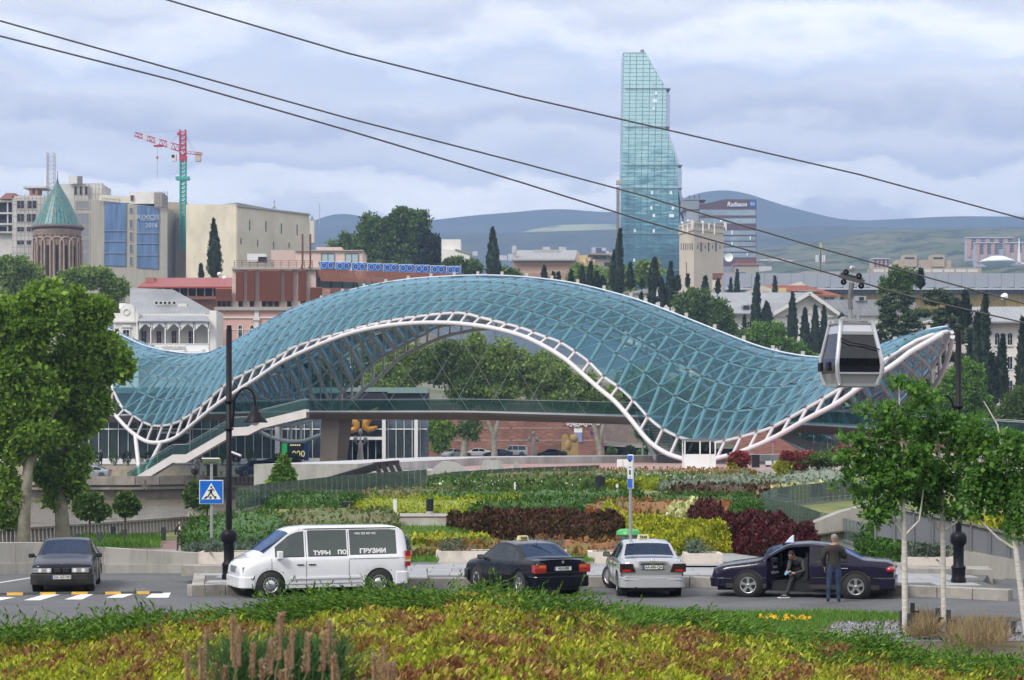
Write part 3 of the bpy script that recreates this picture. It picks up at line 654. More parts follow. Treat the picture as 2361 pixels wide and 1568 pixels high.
# --- left stair: white stringer with glass sides, from the deck down to the embankment
st=empty('embankment_stair',label='white stair with green glass sides descending left from the footbridge deck to the embankment',cat='stair')
stw=mat('stair_white',(.62,.59,.58),.5,dirt=.15,dscale=.5)
pts=[(292,1112),(398,1048),(428,1048),(535,986),(572,984),(603,968),(706,943)]
def SY(u): return ip(u,[290,706],[243,231.5])
for dy,nm in ((0,'stringer'),(3.0,'stringer')):
 mb=MB()
 for a,b_ in zip(pts[:-1],pts[1:]):
  pa,pb=P(a[0],a[1],SY(a[0])),P(b_[0],b_[1],SY(b_[0]));pa.y += dy;pb.y += dy
  mb.add([pa+Vector((0,0,-.95)),pb+Vector((0,0,-.95)),pb,pa,pa+Vector((0,.35,-.95)),pb+Vector((0,.35,-.95)),pb+Vector((0,.35,0)),pa+Vector((0,.35,0))],[(0,1,2,3),(7,6,5,4),(3,2,6,7),(4,5,1,0),(1,5,6,2),(4,0,3,7)])
 mb.build(nm,stw,st)
for a,b_ in zip(pts[:-1],pts[1:]):
 pa,pb=P(a[0],a[1],SY(a[0])),P(b_[0],b_[1],SY(b_[0]));n_=max(1,int((pb-pa).length/2.2))
 for i in range(n_):
  s0,s1=pa.lerp(pb,i/n_+.008),pa.lerp(pb,(i+1)/n_-.008)
  for dy in (.1,3.1):
   e=Vector((0,dy,-.02));MB().add([s0+e,s1+e,s1+e+Vector((0,0,1.15)),s0+e+Vector((0,0,1.15))],[(0,1,2,3)]).build('balustrade_pane',rglass,st)
for dy in (.1,3.1): MB().tube([P(u,v,SY(u))+Vector((0,dy,1.16)) for u,v in pts],.035,5).build('handrail',galv,st)
mb=MB()
for a,b_ in zip(pts[:-1],pts[1:]):
 pa,pb=P(a[0],a[1],SY(a[0])),P(b_[0],b_[1],SY(b_[0]));k_=max(2,int(abs(pb.x-pa.x)/.32))
 for i in range(k_):
  c=pa.lerp(pb,(i+.5)/k_);mb.box((c.x,c.y+1.72,c.z-.35),(.34,2.6,.12))
mb.build('treads',stone,st)
# --- two stairs from the deck to the plaza under the canopy
st2=empty('plaza_stair',label='straight stair with green glass sides facing the camera under the right half of the footbridge',cat='stair')
A0,A1=P(1478,963,207),P(1520,1050,201);wv=Vector((2.3,0,0))
for i in range(24):
 p=A0.lerp(A1,(i+.5)/24);MB().box((p.x+.9,p.y,p.z),(2.2,.34,.06)).box((p.x+.9,p.y+.16,p.z-.08),(2.2,.04,.14),1).build('tread',[mat('tread_glass',(.42,.47,.44),.4),mat('riser_dark',(.12,.14,.13),.6)],st2)
for sx in (-.3,2.15):
 a,b_=A0+Vector((sx,0,-.5)),A1+Vector((sx,0,-.3));MB().bar(a,b_,.12,.7).build('stringer',mat('stair_steel',(.22,.26,.26),.5),st2)
 MB().add([a+Vector((0,-.1,.3)),b_+Vector((0,-.1,.3)),b_+Vector((0,-.1,1.6)),a+Vector((0,-.1,1.6))],[(0,1,2,3)]).build('balustrade_pane',rglass,st2)
st3=empty('side_stair',label='glass-sided stair sloping down to the right beneath the low end of the footbridge',cat='stair')
for dy in (0,2.6):
 a,b_=P(1690,940,206+dy),P(1940,1052,200+dy)
 MB().bar(a+Vector((0,0,-.4)),b_+Vector((0,0,-.4)),.15,.9).build('stringer',mat('stair_grey',(.33,.34,.33),.6),st3)
 n_=8
 for i in range(n_):
  s0,s1=a.lerp(b_,i/n_+.004),a.lerp(b_,(i+1)/n_-.004);MB().add([s0,s1,s1+Vector((0,0,1.15)),s0+Vector((0,0,1.15))],[(0,1,2,3)]).build('balustrade_pane',rglass,st3)
 MB().tube([a+Vector((0,0,1.17)),b_+Vector((0,0,1.17))],.04,5).build('handrail',galv,st3)
# ================================================================ buildings of the old town and the skyline
def pxbox(mb,u0,v0,u1,v1,Y,depth,mi=0,proud=0.0):
 a,b_=P(u0,v1,Y),P(u1,v0,Y);y0=Y-proud
 mb.box(((a.x+b_.x)/2,y0+depth/2,(a.z+b_.z)/2),(abs(b_.x-a.x),depth,abs(b_.z-a.z)),mi);return mb
class Bld:
 def __init__(s,name,label,cat,u,v,Y,group=None,kind=None):
  s.Y=Y;s.o=P(u,v,Y);s.root=empty(name,s.o,label=label,cat=cat,group=group,kind=kind);s.cache={}
 def fin(s,mb,nm,m,**k):
  o=s.o;mb.v=[(x-o.x,y-o.y,z-o.z) for x,y,z in mb.v];return mb.build(nm,m,s.root,**k)
 def box(s,nm,u0,v0,u1,v1,m,depth=10,proud=0.0,Y=None):
  return s.fin(pxbox(MB(),u0,v0,u1,v1,Y or s.Y,depth,0,proud),nm,m)
 def slab(s,nm,uv,m,depth=10,proud=0.0,Y=None):
  Y=Y or s.Y;pts=[P(u,v,Y-proud) for u,v in uv];mb=MB();n=len(pts)
  ar=sum(uv[i][0]*uv[(i+1) % n][1]-uv[(i+1) % n][0]*uv[i][1] for i in range(n))
  if ar > 0: pts=pts[::-1]
  bk_=[p+Vector((0,depth,0)) for p in pts]
  mb.add(pts+bk_,[tuple(range(n)),tuple(range(2*n-1,n-1,-1))]+[(i,n+i,n+(i+1) % n,(i+1) % n) for i in range(n)]);return s.fin(mb,nm,m)
 def win(s,u,v,w,h,glass,frm=None,arch=False,Y=None,fr=.12,proud=.02,bars=(1,1),nm='window'):
  """window centred at (u,v), w x h px: recess-dark pane inside a proud frame (frame > pane)"""
  Y=Y or s.Y;key=(round(w,1),round(h,1),glass.name,frm.name if frm else '',arch,Y,bars)
  if key not in s.cache:
   W,H=w*Y/F,h*Y/F
   def outline(ww,hh):
    if not arch: return [(-ww/2,-hh/2),(ww/2,-hh/2),(ww/2,hh/2),(-ww/2,hh/2)]
    r=ww/2;pts=[(-r,-hh/2),(r,-hh/2)]+[(r*math.cos(a*PI/8),hh/2-r+r*math.sin(a*PI/8)) for a in range(0,9)];return pts
   pm=MB().extr(outline(W,H),(0,-.02,0),(1,0,0),(0,0,1),.03).mesh('pane',glass)
   fm=None
   if frm:
    mb=MB();o1,o2=outline(W+2*fr,H+2*fr),outline(W,H);n=len(o1)
    vs=[(p[0],0,p[1]) for p in o1]+[(p[0],-.14,p[1]) for p in o1]+[(p[0],-.14,p[1]) for p in o2]+[(p[0],0,p[1]) for p in o2]
    fs=[]
    for i in range(n):
     j=(i+1) % n;fs += [(i,j,n+j,n+i),(n+i,n+j,2*n+j,2*n+i),(2*n+i,2*n+j,3*n+j,3*n+i)]
    mb.add(vs,fs)
    for q in range(1,bars[0]+1): mb.box((-W/2+W*q/(bars[0]+1),-.05,0),(W*.05,.06,H*.97))
    for q in range(1,bars[1]+1): mb.box((0,-.05,-H/2+H*q/(bars[1]+1)),(W*.97,.06,W*.05))
    fm=mb.mesh(nm,frm)
   s.cache[key]=(pm,fm)
  pm,fm=s.cache[key];c=P(u,v,Y)-s.o+Vector((0,-proud,0))
  if fm: f=put(nm,fm,s.root,c);put('pane',pm,f);return f
  return put(nm,pm,s.root,c)
dk=mat('window_dark',(.012,.014,.02),.12);dkb=mat('opening_dark',(.02,.018,.022),.9);gls=mat('window_sky',(.10,.14,.17),.08,spec=1.0)
crm=mat('cream_render',(.62,.58,.49),.85,var=.06,vscale=.3,dirt=.15,dscale=.3);wht=mat('white_render',(.70,.68,.64),.85,var=.04,vscale=.3,dirt=.12,dscale=.4)
frw=mat('frame_white',(.6,.59,.57),.6);brn=mat('brown_steel',(.14,.055,.04),.55);frd=mat('frame_dark',(.07,.06,.06),.6)
zincs=mat('zinc_roof',(.30,.31,.33),.5,var=.08,vscale=.4,dirt=.2,dscale=.3);pinkr=mat('pink_render',(.60,.36,.31),.85,var=.05,vscale=.4,dirt=.12,dscale=.4);pinkl=mat('pale_pink_render',(.64,.49,.44),.85,var=.05,dirt=.1)
scaf=mat('scaffold',(.20,.14,.12),.7);terra=mat('terracotta',(.34,.12,.07),.85,var=.25,vscale=1.2,bump=.4,bscale=4)
def roofquad(bd,nm,pts,m,th=.25,seams=0,sm_=None):
 """pts: 4 world points (front-left, front-right, back-right, back-left); seams = raised standing seams from front to back"""
 up=(pts[1]-pts[0]).cross(pts[3]-pts[0]).normalized();up=-up if up.z < 0 else up
 mb=MB();lo=[p-up*th for p in pts];mb.add(lo+pts,[(3,2,1,0),(4,5,6,7),(0,1,5,4),(1,2,6,5),(2,3,7,6),(3,0,4,7)])
 r=bd.fin(mb,nm,m)
 for i in range(seams):
  t_=(i+.5)/seams;a,b_=pts[0].lerp(pts[1],t_)+up*.03,pts[3].lerp(pts[2],t_)+up*.03
  bd.fin(MB().bar(a,b_,.07,.08),'roof_seam',sm_ or m)
 return r
Z1u=lambda x: x*.2757
Z1v=lambda y: 259.4+y*.2757
# --- 1 unfinished concrete hotel block, left
b1=Bld('unfinished_block','half-built pale concrete block with empty window openings and scaffolding, far left behind the church','building',40,640,640)
cw=mat('raw_white',(.56,.54,.51),.9,var=.08,vscale=.2,dirt=.25,dscale=.15);rb=mat('raw_brick',(.34,.16,.12),.9,var=.15)
b1.box('wall',28,451,108,680,cw,12);b1.box('wall',-60,452,28,680,cw,12,-2)
b1.slab('gable',[(-2,459),(14,445),(34,445),(34,451),(28,459)],rb,8)
for v,h in ((478,22),(503,25),(527,12)): b1.box('opening',-40,v-h/2,25,v+h/2,dkb,.3,2-1.7+.02-0+0) if False else b1.box('opening',-50,v-h/2,24.5,v+h/2,dkb,.3,-1.9)
for v in (463,491,516,535): b1.box('floor_slab',-60,v-2,29,v+2,cw,2.5,-.6)
for u in (-20,14): b1.box('column',u,460,u+3,540,cw,.6,-1.0)
for (x0,x1,y0,y1) in ((145,202,738,803),(229,308,738,803),(145,202,848,914),(224,300,848,914),(145,202,958,996),(224,300,958,996),(145,202,1070,1105),(224,300,1070,1105)):
 b1.win(Z1u((x0+x1)/2),Z1v((y0+y1)/2),Z1u(x1-x0),Z1u(y1-y0),dkb,cw,fr=.2,bars=(1,0))
b1.box('roof_slab',54,430,108,434,cw,8,.6);b1.box('column',68,434,87,451,rb,6);b1.box('opening',75,437,80,447,dkb,.2,.05)
mb=MB()
for u in list(range(30,108,9)): mb.bar(P(u,448,638.6),P(u,600,638.6),.09,.09)
for v in range(458,600,14): mb.bar(P(26,v,638.6),P(108,v,638.6),.09,.09)
b1.fin(mb,'scaffold',scaf)
b1.box('stair_tower',135,424,204,680,cw,14,.0,Y=641);b1.box('wall',204,424,236,470,cw,14,Y=642)
for x in (632,678,722): b1.win(Z1u(x),Z1v(655),6.6,20,dkb,cw,Y=641,fr=.15,bars=(0,0))
mb=MB()
for u in range(172,240,8): mb.bar(P(u,422,640),P(u,460,640),.09,.09)
for v in (424,436,448): mb.bar(P(170,v,640),P(240,v,640),.09,.09)
b1.fin(mb,'scaffold',scaf)
b1.box('hoarding',158,405,178,424,mat('hoarding',(.6,.6,.6),.8),.3);b1.box('hoarding',178.5,406,190,424,mat('hoarding_dark',(.16,.16,.17),.8),.3)
# lattice aerial mast
def lattice(parent_b,u0,u1,v0,v1,Y,w,m,nm='lattice',n=14,th=.14):
 a0,a1=P(u0,v1,Y),P(u1,v1,Y);t0,t1=P(u0,v0,Y),P(u1,v0,Y);mb=MB();d=Vector((0,w,0))
 cs=[(a0,t0),(a1,t1),(a1+d,t1+d),(a0+d,t0+d)]
 for a,b_ in cs: mb.bar(a,b_,th*1.3,th*1.3)
 for i in range(n):
  for q in range(4):
   A,B=cs[q],cs[(q+1) % 4];p0,p1=A[0].lerp(A[1],i/n),B[0].lerp(B[1],(i+1)/n);p2=B[0].lerp(B[1],i/n)
   mb.bar(p0,p1,th*.7,th*.7);mb.bar(p0,p2,th*.7,th*.7)
 return parent_b.fin(mb,nm,m)
am=Bld('aerial_mast','square grey lattice aerial mast rising behind the church spire','mast',116,450,660);lattice(am,108,124,350,470,660,2.2,mat('mast_grey',(.35,.35,.38),.6),n=12)
am.box('antenna',103,402,106,430,white,.5)
# --- 2 building wrapped in safety net
b2=Bld('netted_building','large building wrapped in beige safety netting with two tall blue net panels','building',280,640,625)
net=mat('beige_net',(.37,.345,.29),.95,var=.08,vscale=.5,stretch=(3,1,.15),dirt=.15,dscale=.4);bnet=mat('blue_net',(.105,.18,.33),.95,var=.22,vscale=.35,stretch=(2.5,1,.3),dirt=.2,dscale=.25)
gnet=mat('grey_net',(.22,.22,.24),.9,var=.1)
b2.slab('net_wall',[(171,461),(215,460),(386,480),(386,700),(171,700)],net,30)
b2.slab('blue_panel',[(241,464),(291,468),(290,614),(240,612)],bnet,.4,.35);b2.slab('blue_panel',[(316,473),(366,478),(365,620),(315,617)],bnet,.4,.35)
for y,h in ((772,15),(892,24),(1000,22),(1110,25),(1217,23)): b2.win(Z1u(692),Z1v(y),29,h,gnet,net,fr=.3,bars=(0,0))
for y,h in ((820,11),(935,20),(1040,20),(1142,20),(1245,20)): b2.win(Z1u(1098),Z1v(y),6,h,mat('window_dull',(.10,.13,.18),.4),net,fr=.2,bars=(0,0))
for v in (532,556,583): b2.box('floor_band',241,v,290,v+1.6,mat('band_pale',(.20,.28,.36),.9),.3,.6);b2.box('floor_band',316,v+5,366,v+6.6,MATS['band_pale'],.3,.6)
b2.box('roof_block',296,441,354,468,wht,10,-2);b2.box('roof_block',354,442,372,475,mat('grey_panel',(.30,.28,.26),.9),10,-1.9);b2.win(305,457,8,13,mat('brown_open',(.10,.05,.04),.8),wht,Y=626.9,bars=(0,0))
b2.slab('long_roof',[(228,453),(235,449),(300,453),(300,468),(228,466)],crm,20,-6)
mb=MB()
for u in range(235,280,5): mb.bar(P(u,456,624.5),P(u,470,624.5),.12,.12)
mb.bar(P(235,457,624.5),P(280,462,624.5),.12,.12)
for u in range(356,390,6): mb.bar(P(u,440,624.5),P(u,486,624.5),.1,.1)
for v in (444,456,468,480): mb.bar(P(354,v,624.5),P(388,v+1,624.5),.1,.1)
b2.fin(mb,'scaffold',scaf)
wtx=mat('pale_print',(.42,.47,.55),.8)
o=text('net_print','RIXOS',frame(P(341,501,624.2)-b2.o,(1,0,0),(0,0,1)),2.0,wtx,b2.root,sx=1.25);o=text('net_print','2016',frame(P(349,520,624.2)-b2.o,(1,0,0),(0,0,1)),1.9,wtx,b2.root)
b2.box('net_underline',324,507.5,360,508.6,wtx,.1,.72)
# --- 3/4 beige blank blocks
b3=Bld('blank_beige_block','plain beige wall block standing behind the tower crane mast','building',408,640,640);b3.slab('wall',[(386,466),(430,467),(430,700),(386,700)],mat('beige_wall',(.50,.43,.33),.9,var=.08,dirt=.2,dscale=.2),20)
b4=Bld('windowless_hall','tall cream windowless hall with narrow slit openings and stained walls','building',570,640,600)
hallm=mat('hall_wall',(.64,.57,.44),.9,var=.07,vscale=.12,bump=.2,bscale=2,dirt=.22,dscale=.09)
FLp,FRp,BRp=P(429,640,618),P(545,640,598),P(713,640,634)
def wallquad(bd,nm,p0,p1,z0a,z1a,z1b,m,th=.6,zb=None):
 d=Vector((p1.x-p0.x,p1.y-p0.y,0)).normalized();n_=Vector((-d.y,d.x,0))*th;e=d*.003
 a,b_=Vector((p0.x,p0.y,z0a))+e,Vector((p1.x,p1.y,z0a if zb is None else zb))-e;c,dd=Vector((p1.x,p1.y,z1b))-e,Vector((p0.x,p0.y,z1a))+e
 vs=[a,b_,c,dd,a+n_,b_+n_,c+n_,dd+n_]
 return bd.fin(MB().add(vs,[(0,1,2,3),(7,6,5,4),(3,2,6,7),(1,5,6,2),(0,3,7,4)]),nm,m)
zat=lambda v,Y: CZ-(v-HZ)*Y/F
wallquad(b4,'wall',FLp,FRp,20,zat(471,618),zat(472,598),hallm);wallquad(b4,'wall',FRp,BRp,20,zat(472,598),zat(492,634),hallm)
b4.fin(MB().prism([(FLp.x+.4,FLp.y+.4),(FRp.x,FRp.y+.5),(BRp.x-.4,BRp.y+.2),(BRp.x-60,BRp.y+40),(FLp.x,FLp.y+40)],20,zat(492,634)-.6),'roof',zincs)
cap_=mat('coping_grey',(.34,.32,.29),.9)
def alongw(u,pa,pb): r=(u-CU)/F;dx,dy=pb.x-pa.x,pb.y-pa.y;k=(r*pa.y-pa.x)/(dx-r*dy);return Vector((pa.x+dx*k,pa.y+dy*k,0))
b4.fin(MB().bar(Vector((FRp.x,FRp.y-.05,zat(474.5,598))),Vector((BRp.x,BRp.y-.05,zat(495,634))),.8,.5),'coping',cap_)
slit=mat('slit',(.16,.15,.14),.9)
for (x,y0,y1) in ((205,378,462),(341,388,475),(471,405,490),(602,415,505),(133,530,580),(272,543,600),(405,557,620),(535,568,612)):
 u=518.8+x*.2757;p=alongw(u,FRp,BRp);z0,z1=zat(403.5+y1*.2757,p.y),zat(403.5+y0*.2757,p.y)
 d=(BRp-FRp);a_=math.atan2(d.y,d.x);b4.fin(MB().box((p.x+math.sin(a_)*.05,p.y-.06,(z0+z1)/2),(.42,.2,z1-z0),rz=a_),'slit_opening',slit)
 b4.fin(MB().box((p.x-.34,p.y-.1,(z0+z1)/2),(.14,.3,z1-z0+.3),rz=a_),'slit_reveal',hallm)
b4.box('roof_mast',711.5,440,713,492,galv,.4,-33)
sp=Bld('ornate_spire','small pale ornate turret with pointed roof beside the windowless hall','tower',719,560,660);sp.box('shaft',714,509,724,560,crm,2.5);sp.slab('roof',[(714,509),(724,509),(719,495)],zincs,2.5)
cx_=Bld('cross_finial','small stone finial with cross above the roof of the windowless hall','finial',632,478,640);cx_.slab('base',[(627,480),(637,480),(632.5,473)],zincs,1);cx_.box('cross',631.6,461,633,474,cap_,.3);cx_.box('cross_arm',629.5,464.5,635,466,cap_,.3)
# --- 5 tower crane
ck=Bld('tower_crane','red and white tower crane on a green lattice mast','crane',421,560,632)
grn=mat('crane_green',(.04,.33,.28),.5);red=mat('crane_red',(.42,.03,.06),.5);cwh=mat('crane_white',(.66,.62,.60),.5)
lattice(ck,415,427,371,575,632,1.7,grn,'mast',22,.26);ck.box('platform',405,407,436,414.5,grn,2.4,.3)
ck.box('slewing_ring',413,358,429,371,red,2.2);lattice(ck,414.5,427,299,356,632,1.5,red,'tower_head',5,.26);ck.box('head_platform',408,305,416,311,red,1.0)
def jib(p,q,h,n,m1,m2):
 for i in range(n):
  a,b_=p.lerp(q,i/n),p.lerp(q,(i+1)/n);mb=MB();hh=Vector((0,0,h*(1-.45*i/n)));h2=Vector((0,0,h*(1-.45*(i+1)/n)));w=Vector((0,1.1,0))
  for x0,x1 in ((a,b_),(a+w,b_+w),(a+hh+w/2,b_+h2+w/2)): mb.bar(x0,x1,.3,.3)
  m_=a.lerp(b_,.5);mb.bar(a,m_+hh+w/2,.12,.12);mb.bar(m_+hh+w/2,b_,.12,.12);mb.bar(a+w,m_+hh+w/2,.12,.12);mb.bar(a,b_+w,.12,.12)
  ck.fin(mb,'jib_section',m2 if i % 3 else m1)
jib(P(423,352,632),P(310,313,632),2.0,12,cwh,red)
mb=MB();mb.bar(P(427,354,632),P(467,357,632),.25,.25);mb.bar(P(427,354,633.5),P(467,357,633.5),.25,.25);mb.bar(P(432,349,632),P(467,352,632),.12,.12)
for u in (432,440,448,456,466): mb.bar(P(u,355,632),P(u,350,632),.12,.12)
ck.fin(mb,'counter_jib',red);ck.box('counterweight',450,351,462,371,mat('ballast',(.48,.43,.38),.9),1.8)
ck.box('cab',395,355,406,371,cwh,1.6,.3);ck.box('cab_window',396,357,403,364,dk,.1,.35)
ck.box('trolley',354,334,374,338,red,1.2)
mb=MB();mb.bar(P(419,302,632),P(388,334,632),.07,.07);mb.bar(P(426,306,632),P(452,351,632),.07,.07);mb.bar(P(424,304,632),P(446,351,632),.07,.07);mb.bar(P(417,301,632),P(325,306,632),.05,.05);mb.bar(P(325,306,632),P(314,305,632),.05,.05);mb.bar(P(363,338,632),P(363,413,632),.07,.07)
ck.fin(mb,'cable',mat('cable_grey',(.2,.2,.22),.6));ck.box('hook_block',360.5,360,364.5,366,red,.6)
# --- 6 church drum and blue tiled cone
ch=Bld('church_dome','round brick church drum with blind arches under a worn turquoise tiled conical dome','church',120,640,420)
c0=P(120,640,420);R_=54*420/F;brk=mat('pink_brick',(.38,.285,.235),.9,var=.12,vscale=1.5,bump=.3,bscale=6,dirt=.25,dscale=.6)
c0=Vector((c0.x,425,c0.z));o_=ch.o
zv=lambda v: CZ-(v-HZ)*425/F-o_.z
rel=Vector((c0.x-o_.x,5,0))
MB().lathe([(R_,zv(700)),(R_,zv(537)),(R_*1.02,zv(536)),(R_*1.02,zv(531)),(R_,zv(530))],rel,32).build('drum',brk,ch.root)
MB().lathe([(R_*1.0,zv(533)),(R_*1.05,zv(531)),(R_*1.05,zv(528)),(R_*.9,zv(526))],rel,32).build('cornice',mat('cornice_dark',(.12,.09,.08),.9),ch.root)
turq=bpy.data.materials.new('turquoise_tile');turq.use_nodes=True;t=turq.node_tree;b=t.nodes['Principled BSDF'];b.inputs['Roughness'].default_value=.35
g=N(t,'ShaderNodeTexCoord');n1=N(t,'ShaderNodeTexNoise',i_Scale=1.6,i_Detail=6.0);t.links.new(g.outputs['Object'],n1.inputs[0])
r=ramp(t,[(.3,(.02,.11,.13)),(.47,(.05,.21,.22)),(.55,(.06,.17,.16)),(.60,(.22,.17,.13)),(.8,(.16,.13,.11))]);t.links.new(n1.outputs['Fac'],r.inputs[0]);t.links.new(r.outputs[0],b.inputs['Base Color'])
tiers=[(57,521,39,487),(39,487,21,452),(21,452,3,422)]
ribm=mat('tile_rib',(.03,.10,.10),.5)
for (r0,v0,r1,v1) in tiers:
 n_=36
 for i in range(n_):
  a0,a1=2*PI*i/n_+.012,2*PI*(i+1)/n_-.012;R0,R1=r0*425/F,r1*425/F*1.03
  q=[(R0*math.cos(a0),R0*math.sin(a0),zv(v0)),(R0*math.cos(a1),R0*math.sin(a1),zv(v0)),(R1*math.cos(a1),R1*math.sin(a1),zv(v1)),(R1*math.cos(a0),R1*math.sin(a0),zv(v1))]
  q=[Vector(x)+rel for x in q];MB().add(q,[(0,1,2,3)]).build('tile_row',turq,ch.root)
MB().lathe([(56.5*425/F,zv(522)),(38.5*425/F,zv(486.5)),(20.5*425/F,zv(452)),(1*425/F,zv(421))],rel,36).build('cone_bed',ribm,ch.root)
MB().lathe([(58*425/F,zv(521)),(61*425/F,zv(527)),(58*425/F,zv(528.5))],rel,36).build('eaves',mat('eaves_lead',(.17,.15,.15),.8),ch.root)
MB().lathe([(5*425/F,zv(432)),(1.2*425/F,zv(412)),(.5*425/F,zv(400)),(.1,zv(395))],rel,10).build('finial',frd,ch.root)
for i in range(16):
 a=-PI/2+(i-3.5)*2*PI/16;ca,sa=math.cos(a),math.sin(a);ex=Vector((-sa,ca,0));w_=1.35;zt=zv(566)
 if sa > .35: continue
 pts=[(-w_+.0,zv(645)),(-w_,zt)]+[(-w_*math.cos(q*PI/10),zt+w_*math.sin(q*PI/10)) for q in range(1,10)]+[(w_,zt),(w_,zv(645))]
 mb=MB();c_=rel+Vector((ca,sa,0))*(R_+.10)
 mb.tube([c_+ex*p[0]+Vector((0,0,p[1])) for p in pts],.17,6,caps=False);mb.build('blind_arch',brk,ch.root)
 MB().box(rel+Vector((ca,sa,0))*(R_+.01)+Vector((0,0,(zv(640)+zv(570))/2)),(.5,.16,zv(570)-zv(640)),rz=a+PI/2).build('slit_window',dkb,ch.root)
 for q in (-.9,0,.9):
  MB().box(rel+Vector((ca,sa,0))*(R_+.02)+ex*q+Vector((0,0,zv(546.5))),(.34,.1,.34),M=Matrix.Rotation(a+PI/2,3,'Z') @ Matrix.Rotation(PI/4,3,'Y')).build('inlay',mat('inlay_slate',(.10,.10,.13),.8),ch.root)
# --- 7 red roofed veranda house
b7=Bld('red_roofed_house','long low house with red metal roof and dark open veranda','building',420,720,400)
redr=mat('red_roof',(.34,.075,.065),.5,var=.08,vscale=.5,dirt=.15)
b7.box('wall',322,662,536,760,mat('brick_wall_far',(.33,.17,.12),.9,var=.12),10,-1.5)
b7.box('veranda_shade_panel',335,664,530,686,dkb,.3,-1.2)  # near-black panel painted to stand for the shade inside the veranda
for i in range(11): b7.box('veranda_post',338+i*19,660,340.5+i*19,686,mat('post_cream',(.5,.42,.33),.8),.3,.4)
b7.box('balcony_rail',330,683,532,690,rb,.3,.5)
roofquad(b7,'roof',[P(317,661,398),P(537,661,398),P(535,640,410),P(345,641,410)],redr,.3,40)
b7.box('chimney',327,636,347,648,rb,3,-4)
for (u,v,r_) in ((505,632,.42),(517,641,.38)):
 d_=Bld('satellite_dish','white satellite dish on the red roof, %s' % ('upper one' if v < 640 else 'lower one'),'satellite dish',u,v,402);MB().lathe([(0,-.1),(r_*.6,-.02),(r_,.25)],n=14,axis='Y').build('dish',white,d_.root);MB().bar((0,0,0),(0,.4,-1.4),.08,.08).build('bracket',galv,d_.root)
# --- 8 white balcony house
b8=Bld('balcony_house','white two-storey house with carved wooden balcony arcade and round-topped pediment','building',380,850,335)
b8.box('wall',262,722,319,900,wht,9,.0);b8.box('wall',319,722,497,900,wht,6,-2.6);b8.box('end_wall',483,716,499,900,wht,8,.0)
mb=MB();pts=[(276,742)]+[(293.5-16*math.cos(q*PI/10),716-16*math.sin(q*PI/10)) for q in range(0,11)]+[(311,742)]
b8.slab('pediment',pts,wht,1.2,.12);b8.box('cornice',262,740,319,744,frw,.8,.45)
MB().lathe([(.62,0),(.55,-.12),(.40,-.12),(.36,0)],P(292,719,335)-b8.o+Vector((0,-.14,0)),18,axis='Y').build('oculus_ring',frw,b8.root)
b8.win(291,770,14,18,dk,frw,fr=.2);b8.slab('window_hood',[(279,755),(304,755),(300,749),(283,749)],frw,.5,.3)
roofquad(b8,'balcony_roof',[P(318,740,333),P(484,740,333),P(472,722,340),P(320,722,340)],zincs,.12,22)
roofquad(b8,'main_roof',[P(300,722,341),P(497,722,341),P(400,668,352),P(300,664,352)],zincs,.2,24)
b8.box('dormer',354,692,410,705,wht,3,-9)
for u in (361,371,381,391,402): b8.win(u,698.5,6,6,dk,frw,Y=343.9,fr=.08,bars=(0,0))
b8.box('air_conditioner',253,692,268,706,white,.6,-8)
for x in (1160,1275,1395,1512,1632,1755): u=x*.2757;b8.box('balcony_post',u-.9,742,u+.9,812,white,.13,1.6)
xs_=[1160,1275,1395,1512,1632,1755]
for a_,b_ in zip(xs_[:-1],xs_[1:]):
 u0,u1=a_*.2757+.9,b_*.2757-.9;um=(u0+u1)/2
 arch=[(u0,743),(u0,763)]+[(u0+(um-u0)*q,763-17*(q**.6)+(1.8 if (k % 2) else 0)) for k,q in enumerate((.12,.28,.42,.58,.72,.86))]+[(um,745.5)]+[(u1-(u1-um)*q,763-17*(q**.6)+(1.8 if (k % 2 == 0) else 0)) for k,q in enumerate((.86,.72,.58,.42,.28,.12))]+[(u1,763),(u1,743)]
 b8.slab('fretwork_arch',arch,mat('fretwork',(.60,.61,.62),.7,var=.15,vscale=9),.06,1.6)
 b8.box('balustrade_panel',u0,795,u1,811,white,.06,1.62)
b8.box('balcony_rail',319,793,485,795.5,frw,.16,1.7);b8.box('balcony_floor',318,811,486,815,frw,4.2,1.75)
for x,w in ((1205,11),(1330,11),(1456,11),(1603,13)): b8.win(x*.2757,777 if x not in (1205,1603) else 778,w,28,mat('wood_door',(.07,.03,.025),.5),frw,Y=337.6,fr=.15)
b8.box('banner',369,796,431,806,mat('banner',(.72,.70,.68),.8),.05,1.72)
text('banner_print','ოქროს ტაბლა',frame(P(400,801,333.2)-b8.o,(1,0,0),(0,0,1)),.5,mat('print_grey',(.2,.16,.16),.8),b8.root)
# --- 9 pink corner building with louvres and roof terrace
b9=Bld('pink_building','pink building with arched windows below, brown louvres above and a railed roof terrace','building',620,900,352)
b9.box('lower_wall',497,716,780,960,pinkr,8);b9.box('cornice',495,708,790,716,cap_,1.4,.6)
b9.box('string_course',497,731,780,734,frw,.3,.2);b9.box('string_course',497,758.5,780,760.5,frw,.2,.1)
for u in (500,592,683): b9.box('pilaster',u-5,716,u+5,900,frw,.5,.25);b9.box('capital',u-7.5,733,u+7.5,739,frw,.7,.45)
for u in (527,554,581,609,636,662): b9.win(u,765.5,8,31,dk,frw,arch=True,fr=.16);b9.win(u,830,8,34,dk,frw,fr=.16)
b9.box('upper_wall',535,622,728,708,pinkl,8,-.2);b9.box('left_wing',499,664,535,708,pinkl,6,-.6);b9.box('right_wing',728,664,760,708,pinkl,6,-.6)
lou=mat('louvre_slat',(.21,.075,.045),.6)
